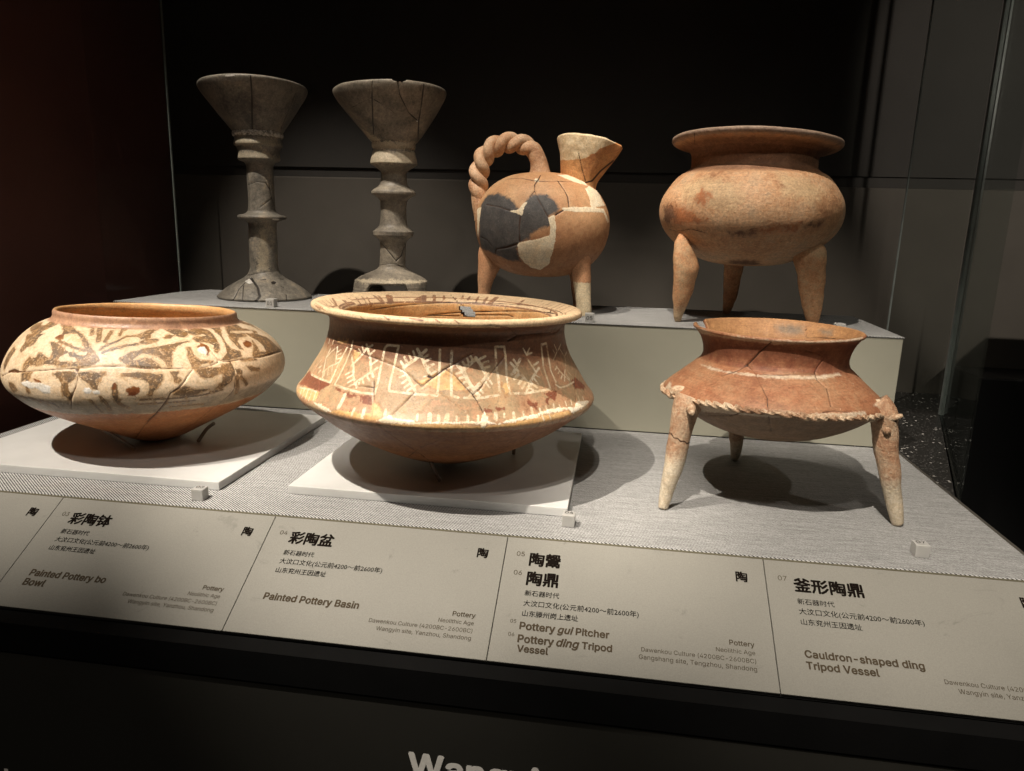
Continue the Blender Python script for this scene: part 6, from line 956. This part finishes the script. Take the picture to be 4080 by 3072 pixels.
# 03 painted bowl -----------------------------------------------------------
S = make_surf('bowl'); n = S.shape[0]
e = tag(empty('painted_bowl', (-.599, .855, .010)), 'round bowl painted with dark brown swirls and fan rays on cream slip', 'bowl')
def low(S, V):
    wav = vnoise(V.reshape(-1, 3), 5, 2, 40.).reshape(S.shape) * 1.5
    a = (.0800 - S.Zp) * 1000 + wav; a[inner(S)] = 4; a2 = (S.Zp - .1700) * 1000; return np.clip(np.maximum(a, -4), -4, 4)
def collar(S, V): a = (S.Zp - .1685) * 1000; a[inner(S)] = -4; return np.clip(a, -4, 4)
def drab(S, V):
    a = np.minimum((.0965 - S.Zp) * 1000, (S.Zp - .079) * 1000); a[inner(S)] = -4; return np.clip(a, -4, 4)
mb = clay('painted_bowl_clay', [(.37, (.54, .36, .20)), (.46, (.70, .52, .33)), (.55, (.80, .63, .44)), (.66, (.70, .48, .28))],
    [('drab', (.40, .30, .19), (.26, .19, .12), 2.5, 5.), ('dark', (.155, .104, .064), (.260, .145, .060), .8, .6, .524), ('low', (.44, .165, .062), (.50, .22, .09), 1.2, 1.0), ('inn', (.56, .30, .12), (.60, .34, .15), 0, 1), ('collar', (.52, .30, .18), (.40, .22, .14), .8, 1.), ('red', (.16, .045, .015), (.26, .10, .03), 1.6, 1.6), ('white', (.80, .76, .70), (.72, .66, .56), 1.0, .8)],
    rough=.42, spec=.5, bump=.7, mscale=16., crackcol=(.10, .040, .014), halo=('dark', (.30, .15, .05), (.46, .26, .10), 1.3, 1.6), stain=((.42, .22, .08), (.60, .42, .22), .55))
vessel('bowl', S, mb, e, [('bowl_body', 0, n - 1, None)], dict(low=low, collar=collar, drab=drab, inn=lambda S, V: np.where(inner(S), 4.0, -4.0)), crack_depth=.0012)

# 04 painted basin ----------------------------------------------------------
S = make_surf('basin'); n = S.shape[0]
e = tag(empty('painted_basin', (-.1985, .84, .010)), 'wide-rimmed painted basin with white comb diamonds on brown and a striped rim', 'basin')
def rimtop(S, V):
    a = (S.Zp - .2005) * 1000; a = np.where(inner(S), (S.Zp - .1975) * 1000 + .5, a); return np.clip(a, -4, 4)
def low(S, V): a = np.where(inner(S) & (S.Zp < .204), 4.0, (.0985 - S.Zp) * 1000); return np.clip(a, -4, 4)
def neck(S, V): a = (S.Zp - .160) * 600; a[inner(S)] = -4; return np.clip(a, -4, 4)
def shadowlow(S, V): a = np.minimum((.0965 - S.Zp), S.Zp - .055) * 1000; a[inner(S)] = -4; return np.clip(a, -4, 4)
hole = TRACES['basin'].get('hole', [])
HT = None
if hole:
    hp = np.array(hole[0][2], float).reshape(-1, 2); hz = np.interp(hp[:, 1] * 1e-4, S.s, S.P[:, 1]); HT = (hp[:, 0].min() * 1e-3, hp[:, 0].max() * 1e-3, hz.min(), hz.max())
def hide(S, V, A):
    if HT is None: return np.zeros(S.shape, bool)
    t0, t1, z0, z1 = HT; d = np.angle(np.exp(1j * (S.T - (t0 + t1) / 2))) / ((t1 - t0) / 2 + .004); zz = (S.Zp - (z0 + z1) / 2) / ((z1 - z0) / 2 + .0015)
    return (np.abs(d) + .35 * np.abs(zz) + .5 * d * -zz + .12 * vnoise(V.reshape(-1, 3), 9, 2, 300.).reshape(S.shape) < .95) & (np.abs(zz) < 1)
mb = clay('painted_basin_clay', [(.36, (.32, .160, .085)), (.45, (.54, .31, .175)), (.52, (.40, .285, .165)), (.60, (.62, .40, .22)), (.70, (.46, .32, .175))],
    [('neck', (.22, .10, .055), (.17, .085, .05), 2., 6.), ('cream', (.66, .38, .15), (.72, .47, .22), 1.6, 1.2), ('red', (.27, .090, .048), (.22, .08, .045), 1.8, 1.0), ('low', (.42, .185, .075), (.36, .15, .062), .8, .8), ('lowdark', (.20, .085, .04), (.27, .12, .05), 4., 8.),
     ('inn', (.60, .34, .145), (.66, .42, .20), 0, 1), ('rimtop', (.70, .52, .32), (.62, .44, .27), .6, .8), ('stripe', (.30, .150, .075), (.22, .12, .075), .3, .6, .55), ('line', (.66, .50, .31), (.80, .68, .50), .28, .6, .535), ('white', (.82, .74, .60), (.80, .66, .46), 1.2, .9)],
    rough=.48, spec=.45, bump=.6, mscale=18., halo=('cream', (.42, .18, .07), (.55, .32, .14), 1.8, 1.6), stain=((.30, .12, .06), (.50, .34, .19), .5))
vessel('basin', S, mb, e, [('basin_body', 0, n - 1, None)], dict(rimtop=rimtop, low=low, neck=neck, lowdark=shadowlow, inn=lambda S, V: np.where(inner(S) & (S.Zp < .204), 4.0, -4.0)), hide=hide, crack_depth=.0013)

# 07 cauldron-shaped tripod -------------------------------------------------
S = make_surf('cauldron'); n = S.shape[0]
e = tag(empty('cauldron_tripod', (.1765, .83, 0)), 'reddish tripod cauldron with a roped ridge and horned shoulders on three long legs', 'tripod vessel')
def innr(S, V): return np.where(inner(S), 4.0, -4.0)
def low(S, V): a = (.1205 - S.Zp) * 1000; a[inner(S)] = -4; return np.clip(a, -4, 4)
def neck(S, V): a = np.minimum(S.Zp - .1615, .194 - S.Zp) * 1000; a[inner(S)] = -4; return np.clip(a, -4, 4)
def notch(S, V):
    """a piece of the rim is missing at the left"""
    d = np.angle(np.exp(1j * (S.T - math.radians(157)))); w = np.clip(1 - (np.abs(d) / .19) ** 6, 0, 1)
    cut = .1830 + .0025 * np.sin(S.T * 60) + .0015 * np.sin(S.T * 133); over = (S.Zp > cut) & (w > .02)
    V = V.copy(); k = np.where(over, w, 0.0); rin = .0795 + np.where(inner(S), -.0035, .0)
    rr = np.hypot(V[..., 0] - S.c[0], V[..., 1] - S.c[1]); f = (rr + (rin - rr) * k) / rr
    V[..., 0] = S.c[0] + (V[..., 0] - S.c[0]) * f; V[..., 1] = S.c[1] + (V[..., 1] - S.c[1]) * f; V[..., 2] -= k * (S.Zp - cut); return V
cl = [(.36, (.24, .090, .042)), (.46, (.31, .135, .066)), (.56, (.36, .185, .095)), (.68, (.33, .21, .12))]
mb = clay('red_tripod_clay', cl,
    [('neckc', (.20, .068, .034), (.28, .12, .06), 1.5, 3.), ('inn', (.42, .22, .095), (.36, .18, .078), 0, 1.), ('low', (.20, .125, .072), (.25, .155, .09), 1., 1.5), ('neckdark', (.20, .07, .035), (.25, .10, .052), 3., 3.), ('pale', (.46, .34, .23), (.54, .43, .32), 1.4, 2.6), ('soot', (.18, .13, .09), (.30, .20, .12), 3., 7.)],  # includes darker red-brown patches across the neck
    rough=.62, spec=.4, bump=.6, mscale=15., streak=.35)
lg = clay('tripod_leg_clay', [(.38, (.30, .145, .078)), (.47, (.41, .245, .145)), (.60, (.50, .37, .25))], [('foot', (.50, .41, .29), (.58, .50, .38), 3., 16.), ('crackx', (.05, .02, .01), (.05, .02, .01), .5, .6)], rough=.68, bump=.9, mscale=30., grain=.0012, streak=.25)
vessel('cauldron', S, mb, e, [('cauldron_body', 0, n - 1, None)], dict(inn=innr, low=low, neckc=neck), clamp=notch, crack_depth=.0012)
# roped ridge: overlapping slanted pinches round the shoulder
rs = np.random.RandomState(3); th = np.linspace(0, 2 * np.pi, 1500, endpoint=False); nper = 62
wd = np.r_[0, np.cumsum(.55 + rs.rand(nper))]; wd = wd / wd[-1] * 2 * np.pi; am = np.r_[.75 + .5 * rs.rand(nper), 1]
ring = []
for j in range(14):
    a = j / 14 * 2 * np.pi; ts = (th + .045 * np.sin(a)) % (2 * np.pi); kk = np.clip(np.searchsorted(wd, ts, 'right') - 1, 0, nper - 1)
    pj = (ts - wd[kk]) / (wd[kk + 1] - wd[kk]); e1 = np.clip(pj / .12, 0, 1) * np.clip((1 - pj) / .5, 0, 1) ** .6
    amp = .0014 + .0019 * e1 * am[kk] + .0003 * np.sin(th * 9 + 2)
    rr = .1180 + .0008 + np.cos(a) * amp; zz = .1205 + np.sin(a) * amp * 1.05 + (pj - .5) * -.0016 * am[kk] + .0010 * np.sin(th * 3 + 1) - .06 * rr * np.sin(th) * .98
    q = np.stack([.1765 + rr * np.cos(th), .83 + rr * np.sin(th), zz + (-.02 * rr * np.cos(th)) * .9], -1); ring.append(q + (vnoise(q, 8, 3, 130.) * .0004)[:, None])
V = np.array(ring + [ring[0]]); me, F, VV = grid_mesh('rope_ridge', V, True, False)
rp = clay('rope_clay', [(.41, (.22, .12, .065)), (.47, (.36, .23, .14)), (.56, (.54, .42, .29))], [], rough=.7, bump=.9, mscale=40.)
for nm_ in ('crack',): pass
link('rope_ridge', fill(me, VV, F, {'crack': np.full(len(VV), -4.0)}), rp, e, True)
def leg(rows, name, mat, parent, flat=.9, seed=1, rough=.0008, foot=None, n=40, sides=28, power=1.0, crack=None):
    R = resample(rows, n)
    ex = {'crack': (crack if crack else (lambda V: np.full(len(V), -4.0)))}
    if foot is not None: ex['foot'] = lambda V: np.clip((foot - V[:, 2]) * 1000, -14, 14)
    ex.setdefault('foot', lambda V: np.full(len(V), -14.0)); ex['crackx'] = lambda V: np.full(len(V), -4.0)
    return tube(name, R[:, :3], np.abs(R[:, 3]) * power, mat, parent, sides, flat, seed, rough, extra=ex)
cr = lambda V: 1.1 - np.abs(V[:, 2] - (.083 - (V[:, 0] - .075) * .45 + .001 * np.sin(V[:, 0] * 900))) * 1000
leg([(0.0826, 0.768, 0.1275, 0.0150), (0.0795, 0.766, 0.1182, 0.0150), (0.0770, 0.7654, 0.1046, 0.0134), (0.0749, 0.7656, 0.0879, 0.0118), (0.0738, 0.7659, 0.0725, 0.0116), (0.0693, 0.7661, 0.0413, 0.0098), (0.0652, 0.7663, 0.0189, 0.0073), (0.0629, 0.7665, 0.0019, 0.0053)], 'leg', lg, e, .95, 1, foot=.062, crack=cr)
leg([(0.2700, 0.775, 0.1300, 0.0150), (0.2786, 0.7724, 0.1207, 0.0138), (0.282, 0.7728, 0.1077, 0.013), (0.2861, 0.7732, 0.0858, 0.0124), (0.2938, 0.7737, 0.0565, 0.0103), (0.302, 0.7741, 0.0267, 0.0084), (0.3095, 0.7745, 0.0019, 0.0058)], 'leg', lg, e, .95, 2, foot=.050)
leg([(.1700, .935, .118, .0130), (0.1640, 0.938, 0.0884, 0.0120), (0.1642, 0.945, 0.0484, 0.0100), (0.167, 0.9516, 0.0235, 0.0079), (0.1683, 0.9594, 0.0092, 0.0059), (0.17, 0.9692, 0.0018, 0.0040)], 'leg', lg, e, .95, 3, foot=.03)
def lug(pts, rad, name='horn', mat=None, parent=None, seed=5, rough=.0006, n=16, sides=16):
    return tube(name, resample(pts, n), resample([(r,) for r in rad], n)[:, 0], mat or rp, parent or e, sides, 1.0, seed, rough, extra={'crack': lambda V: np.full(len(V), -4.0)})
lug([(.0830, .7600, .1200), (.0825, .7470, .1185), (.0822, .7395, .1175)], [.0056, .0050, .0030])
lug([(.2690, .7720, .1190), (.2770, .7660, .1190), (.2850, .7620, .1205), (.2925, .7600, .1235)], [.0080, .0066, .0040, .0020])
lug([(.2800, .7660, .1080), (.2800, .7590, .1060), (.2800, .7570, .1050)], [.0042, .0036, .0020])
lug([(.0790, .7790, .1330), (.0700, .7830, .1310), (.0650, .7850, .1270)], [.0030, .0052, .0040])
lug([(.2660, .7790, .1300), (.2740, .7750, .1310), (.2780, .7740, .1270)], [.0030, .0052, .0040])
lug([(.1700, .9400, .1230), (.1690, .9520, .1220)], [.008, .003])

# 06 ding tripod ------------------------------------------------------------
S = make_surf('ding'); n = S.shape[0]
e = tag(empty('ding_tripod', (.1935, 1.195, HP)), 'squat orange-buff tripod pot with a wide everted rim and wedge legs on the plinth', 'tripod vessel')
def neckd(S, V): a = np.minimum(S.Zp - .386, .424 - S.Zp) * 1000; return np.clip(a, -4, 4)
def rimg(S, V): return np.clip((S.Zp - .4265) * 1000, -4, 4)
dl = [(.37, (.42, .205, .10)), (.46, (.63, .345, .175)), (.55, (.68, .425, .245)), (.66, (.50, .36, .23))]
mb = clay('ding_clay', dl, [('neckd', (.32, .165, .09), (.26, .13, .07), 2., 4.), ('pale', (.64, .44, .25), (.58, .38, .21), 6., 14.), ('red', (.46, .17, .065), (.40, .16, .07), 7., 10.), ('soot', (.16, .075, .04), (.22, .11, .06), 6., 9.), ('rimg', (.36, .25, .18), (.44, .31, .23), 1., 1.)], rough=.6, spec=.4, bump=.9, mscale=13., fine=300., grain=.0016, streak=.25, stain=((.36, .15, .07), (.48, .36, .22), .6))
il = lip(S); iw = int(np.argmin(np.abs(S.P[:, 1] - .402) + (np.arange(n) > il) * 9))
iw2 = il + int(np.argmin(np.abs(S.P[il:, 1] - .402)))
vessel('ding', S, mb, e, [('pot_body', 0, iw, None), ('rim', iw, iw2, None), ('pot_inside', iw2, n - 1, None)], dict(neckd=neckd, rimg=rimg))
dg = clay('ding_leg_clay', [(.38, (.42, .19, .09)), (.48, (.60, .31, .15)), (.62, (.60, .40, .23))], [('foot', (.46, .33, .20), (.50, .36, .22), 8., 18.)], rough=.65, bump=.9, mscale=26., grain=.0014)
leg([(.1050, 1.150, .3000, .012), (0.0920, 1.128, 0.2850, 0.0110), (0.0925, 1.1250, 0.2717, 0.0160), (0.0991, 1.1262, 0.2464, 0.0210), (0.0985, 1.1294, 0.2244, 0.0188), (0.0961, 1.1325, 0.1979, 0.0138), (0.0941, 1.1356, 0.1752, 0.0084), (0.0945, 1.1387, 0.1645, 0.0056)], 'leg', dg, e, .62, 4, .0012, foot=.185)
leg([(0.2660, 1.150, 0.2950, 0.0150), (0.2759, 1.1349, 0.2716, 0.0228), (0.2814, 1.1399, 0.2483, 0.0209), (0.2863, 1.1448, 0.2226, 0.0187), (0.292, 1.1497, 0.1965, 0.0145), (0.2964, 1.1547, 0.176, 0.0104), (0.2994, 1.1596, 0.1645, 0.0070)], 'leg', dg, e, .62, 5, .0012, foot=.10)
leg([(.1900, 1.262, .2900, .020), (0.1892, 1.265, 0.2623, 0.0203), (0.1896, 1.2702, 0.2457, 0.0159), (0.1896, 1.2753, 0.2109, 0.0135), (0.1876, 1.2805, 0.1766, 0.0089), (0.187, 1.2857, 0.1640, 0.0052)], 'leg', dg, e, .62, 6, .0012, foot=.10)

# 05 pitcher ----------------------------------------------------------------
S = make_surf('pitcher'); n = S.shape[0]
e = tag(empty('pitcher', (-.1277, 1.19, HP)), 'three-legged orange pitcher with twisted rope handle, scorched black patch and plaster repairs', 'pitcher')
pc = [(.30, (.42, .20, .095)), (.46, (.52, .28, .135)), (.58, (.58, .36, .19)), (.72, (.50, .33, .19))]
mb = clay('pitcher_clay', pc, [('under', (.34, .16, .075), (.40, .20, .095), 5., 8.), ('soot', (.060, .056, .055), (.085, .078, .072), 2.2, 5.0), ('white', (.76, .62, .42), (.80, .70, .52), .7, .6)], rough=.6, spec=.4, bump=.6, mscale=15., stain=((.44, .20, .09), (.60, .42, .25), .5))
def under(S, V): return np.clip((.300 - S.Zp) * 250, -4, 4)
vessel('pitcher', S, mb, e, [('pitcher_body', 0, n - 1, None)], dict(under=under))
pg = clay('pitcher_leg_clay', [(.3, (.42, .20, .10)), (.5, (.52, .27, .14)), (.7, (.56, .34, .19))], [('foot', (.70, .56, .36), (.74, .62, .42), 1.5, 1.)], rough=.62, bump=.7, mscale=26.)
leg([(-.0720, 1.165, .3050, .014), (-0.0669, 1.150, 0.2832, 0.0200), (-0.0644, 1.1522, 0.2681, 0.0183), (-0.0614, 1.1543, 0.251, 0.0159), (-0.0583, 1.1565, 0.2279, 0.0141), (-0.0548, 1.1587, 0.1987, 0.0129), (-0.0533, 1.1608, 0.1789, 0.012), (-0.0528, 1.163, 0.1650, 0.0111)], 'leg', pg, e, .9, 7, .0007, foot=.2165)
leg([(-.1950, 1.180, .2720, .028), (-0.206, 1.178, 0.2551, 0.0235), (-0.2113, 1.175, 0.2351, 0.0180), (-0.2149, 1.175, 0.219, 0.0144), (-0.2174, 1.175, 0.2008, 0.0111), (-0.2192, 1.175, 0.1865, 0.0091), (-0.2202, 1.175, 0.1650, 0.0074)], 'leg', pg, e, .9, 8, .0007)
leg([(-.0800, 1.215, .2600, .020), (-0.074, 1.22, 0.2378, 0.0154), (-0.0711, 1.228, 0.2253, 0.0118), (-0.0704, 1.240, 0.2023, 0.0088), (-0.0676, 1.250, 0.1650, 0.0070)], 'leg', pg, e, .9, 9, .0007)
# spout: sweep of ellipses, thin wall
SPR = [(-.0775, .3450, .0300), (-.0730, .3600, .0285), (-.0705, .3720, .0290), (-.0665, .3850, .0335), (-.0620, .4020, .0405), (-.0585, .4180, .0470), (-.0570, .4290, .0508)]
sp = resample(SPR, 46); TH = np.linspace(0, 2 * np.pi, 160, endpoint=False); rows = []
def spring(cx, z, r, shrink=0.0, tz=0.0):
    q = np.stack([cx + (r - shrink) * np.cos(TH), 1.185 + .80 * (r - shrink) * np.sin(TH), z + tz * ((-.018) * np.cos(TH) - .020 * np.sin(TH)) * (r / .05)], -1)
    k = np.clip((z - .375) / .055, 0, 1); fr = np.exp(-((np.angle(np.exp(1j * (TH + .55)))) / .34) ** 2)      # a pinched pouring fold
    q[:, 0] -= fr * k * .003; q[:, 1] += fr * k * .007
    return q
for cx, z, r in sp: rows.append(spring(cx, z, r, 0, np.clip((z - .36) / .07, 0, 1) * .35))
a = sp[-1]; rows.append(spring(a[0], a[1] + .0020, a[2], .0012, .35)); rows.append(spring(a[0], a[1] + .0022, a[2], .0032, .35))
for cx, z, r in sp[::-1][::3]: rows.append(spring(cx, z - .0005, r, .0050, np.clip((z - .36) / .07, 0, 1) * .35))
V = np.array(rows); V = V + (vnoise(V.reshape(-1, 3), 21, 3, 55.).reshape(V.shape[:2] + (1,)) * .0009)
X, Z_ = V[..., 0], V[..., 2]
wn = vnoise(V.reshape(-1, 3), 31, 3, 120.).reshape(X.shape)
wht = np.maximum((Z_ - (.4085 + np.clip((X + .055) * .55, -.006, .03) + wn * .0018)) * 1000, ((.3790 - (X + .10) * .38 + wn * .002) - Z_) * 1000)
def seg(P):
    D = np.full(X.shape, 1e9)
    for (x0, z0), (x1, z1) in zip(P[:-1], P[1:]):
        ex, ez = x1 - x0, z1 - z0; t = np.clip(((X - x0) * ex + (Z_ - z0) * ez) / (ex * ex + ez * ez), 0, 1); D = np.minimum(D, np.hypot(X - x0 - t * ex, Z_ - z0 - t * ez))
    return D * 1000
ck = np.maximum(.9 - seg([(-.0720, .4130), (-.0660, .3890), (-.0600, .3720)]), 1.2 - seg([(-.0600, .3690), (-.0500, .3720), (-.0380, .3870), (-.0190, .4040)])); ck = np.where(V[..., 1] < 1.185, ck, -4.0)
me, F, VV = grid_mesh('spout', V)
so = clay('spout_clay', [(.36, (.44, .18, .07)), (.47, (.54, .25, .095)), (.62, (.60, .33, .14))], [('white', (.62, .46, .27), (.72, .58, .38), .6, .7)], rough=.6, bump=.8, mscale=20.)
link('spout', fill(me, VV, F, {'white': np.clip(wht, -4, 4), 'crack': np.clip(ck, -4, 4)}), so, e, True)
# twisted handle
HPTS = [(-.2230, .3120), (-0.2290, 0.3300), (-0.2325, 0.3485), (-0.2338, 0.3678), (-0.2327, 0.3851), (-0.2284, 0.4005), (-0.2186, 0.4150), (-0.2009, 0.4262), (-0.1801, 0.4295), (-0.1602, 0.4262), (-0.1460, 0.4180), (-0.1385, 0.4050), (-0.1350, 0.3925), (-0.1340, 0.3760)]
hp_ = resample(HPTS, 200); Lh = np.r_[0, np.cumsum(np.linalg.norm(np.diff(hp_, axis=0), axis=1))]; tt = np.gradient(hp_, axis=0); tt /= np.linalg.norm(tt, axis=1)[:, None]
hm = clay('handle_clay', [(.38, (.36, .18, .095)), (.47, (.50, .28, .15)), (.58, (.60, .40, .25))], [], rough=.65, bump=1., mscale=24., speck=((.75, .64, .5), .62))
for s_ in (0, 1):
    w = np.clip((Lh - .028) / .03, 0, 1) * np.clip((Lh[-1] - .040 - Lh) / .03, 0, 1)
    an = Lh / .047 * 2 * np.pi + s_ * np.pi + 2.4
    off = .0082 * w
    P = np.stack([hp_[:, 0] - tt[:, 1] * np.cos(an) * off, 1.19 + np.sin(an) * off, hp_[:, 1] + tt[:, 0] * np.cos(an) * off], -1)
    rad = .0089 + (1 - w) * .0040 + np.exp(-Lh / .012) * .004 + np.exp(-(Lh[-1] - Lh) / .010) * .010
    tube('handle_strand', P, rad, hm, e, 22, 1.0, 40 + s_, .0005, extra={'crack': lambda V: np.full(len(V), -4.0)})

# 01, 02 goblets ------------------------------------------------------------
def rows_at(S, zs): return [int(np.argmin(np.abs(S.P[:lip(S), 1] - z))) for z in zs]
gl_ = [(.37, (.068, .062, .054)), (.46, (.140, .126, .104)), (.55, (.205, .184, .150)), (.66, (.33, .27, .195))]
gm = clay('grey_goblet_clay', gl_, [('pale', (.26, .225, .165), (.33, .28, .20), 4., 5.), ('white', (.62, .60, .56), (.52, .49, .44), .6, .8)], rough=.5, spec=.4, bump=.6, mscale=22., speck=((.36, .31, .24), .70), crackcol=(.018, .014, .011))
S = make_surf('goblet'); n = S.shape[0]
e = tag(empty('stemmed_goblet', (-.624, 1.22, HP)), 'tall dark grey goblet with a roped band under its cup and a solid bell foot', 'goblet', 'tall stemmed goblets on the plinth')
i1, i2 = rows_at(S, [.2150, .4445])
i1 = int(np.flatnonzero(S.P[:, 1] > .2150)[0])
def chip(S, V):
    z = V[..., 2].copy(); az = np.degrees(S.T) % 360; lim = .5135 + .0012 * np.sin(S.T * 23) + .0006 * np.sin(S.T * 71); return np.where((z > lim + .05) , lim, z)
vessel('goblet', S, gm, e, [('foot', 0, i1, None), ('stem', i1, i2, None), ('cup', i2, n - 1, None)], crack_depth=.0010)
# cord band under the cup
th = np.linspace(0, 2 * np.pi, 700, endpoint=False); ring = []
for j in range(10):
    a = j / 10 * 2 * np.pi; pj = (th * 30 / (2 * np.pi) + .45 * np.sin(a)) % 1; amp = .0030 + .0012 * np.sin(np.pi * pj)
    ring.append(np.stack([-.6248 + (.0388 + np.cos(a) * amp * .8) * np.cos(th), 1.22 + (.0388 + np.cos(a) * amp * .8) * np.sin(th), .4405 + np.sin(a) * amp * 1.25 + 0 * th], -1))
me, F, VV = grid_mesh('cord_band', np.array(ring + [ring[0]])); link('cord_band', fill(me, VV, F, {'crack': np.full(len(VV), -4.0)}), gm, e, True)

S = make_surf('goblet_two'); n = S.shape[0]
e = tag(empty('stemmed_goblet', (-.3862, 1.22, HP)), 'tall grey-brown goblet with ringed stem, chipped rim and cut-out foot', 'goblet', 'tall stemmed goblets on the plinth')
i2 = rows_at(S, [.4325])[0]; i1 = int(np.flatnonzero(S.P[:, 1] > .2300)[0])
gm2 = clay('brown_goblet_clay', [(.37, (.105, .092, .074)), (.46, (.19, .165, .130)), (.55, (.265, .230, .180)), (.66, (.40, .34, .255))], [('pale', (.42, .36, .26), (.50, .42, .30), 4., 4.), ('white', (.8, .8, .8), (.8, .8, .8), .2, .4)], rough=.5, spec=.4, bump=.6, mscale=22., speck=((.42, .36, .27), .69), crackcol=(.018, .014, .011), streak=.2)
def chip2(S, V):
    V = V.copy(); d = np.abs(np.angle(np.exp(1j * (S.T + 1.11)))); lim = .5062 + .0045 * (d / .13) ** 3 + .0004 * np.sin(S.T * 90)
    V[..., 2] -= np.where((S.R > .07) & (d < .15), np.maximum(S.Zp - lim, 0), 0); return V
legs4 = [math.radians(q) for q in (-131, -27, 52, 142)]
def hidef(S, V, A):
    h = np.zeros(S.shape, bool); near = np.min([np.abs(np.angle(np.exp(1j * (S.T - q)))) for q in legs4], axis=0)
    top = .2005 - .012 * np.clip(1 - (near - .34) / .14, 0, 1) ** 2
    return (near > .34) & (S.Zp < top) & (np.arange(S.shape[0])[:, None] < i1)
def grooves(S, V): return np.where((S.Zp > .168) & (S.Zp < .198) & (np.arange(S.shape[0])[:, None] < i1), .35 - np.abs((S.Zp - .168) % .0052 - .0026) * 1000, -4.0)
o = vessel('goblet_two', S, gm2, e, [('foot', 0, i1, None), ('stem', i1, i2, None), ('cup', i2, n - 1, None)], dict(grooves=grooves), clamp=chip2, hide=hidef, crack_depth=.0010)
md = o[0].modifiers.new('wall', 'SOLIDIFY'); md.thickness = .006; md.offset = -1
# incised grooves on the feet
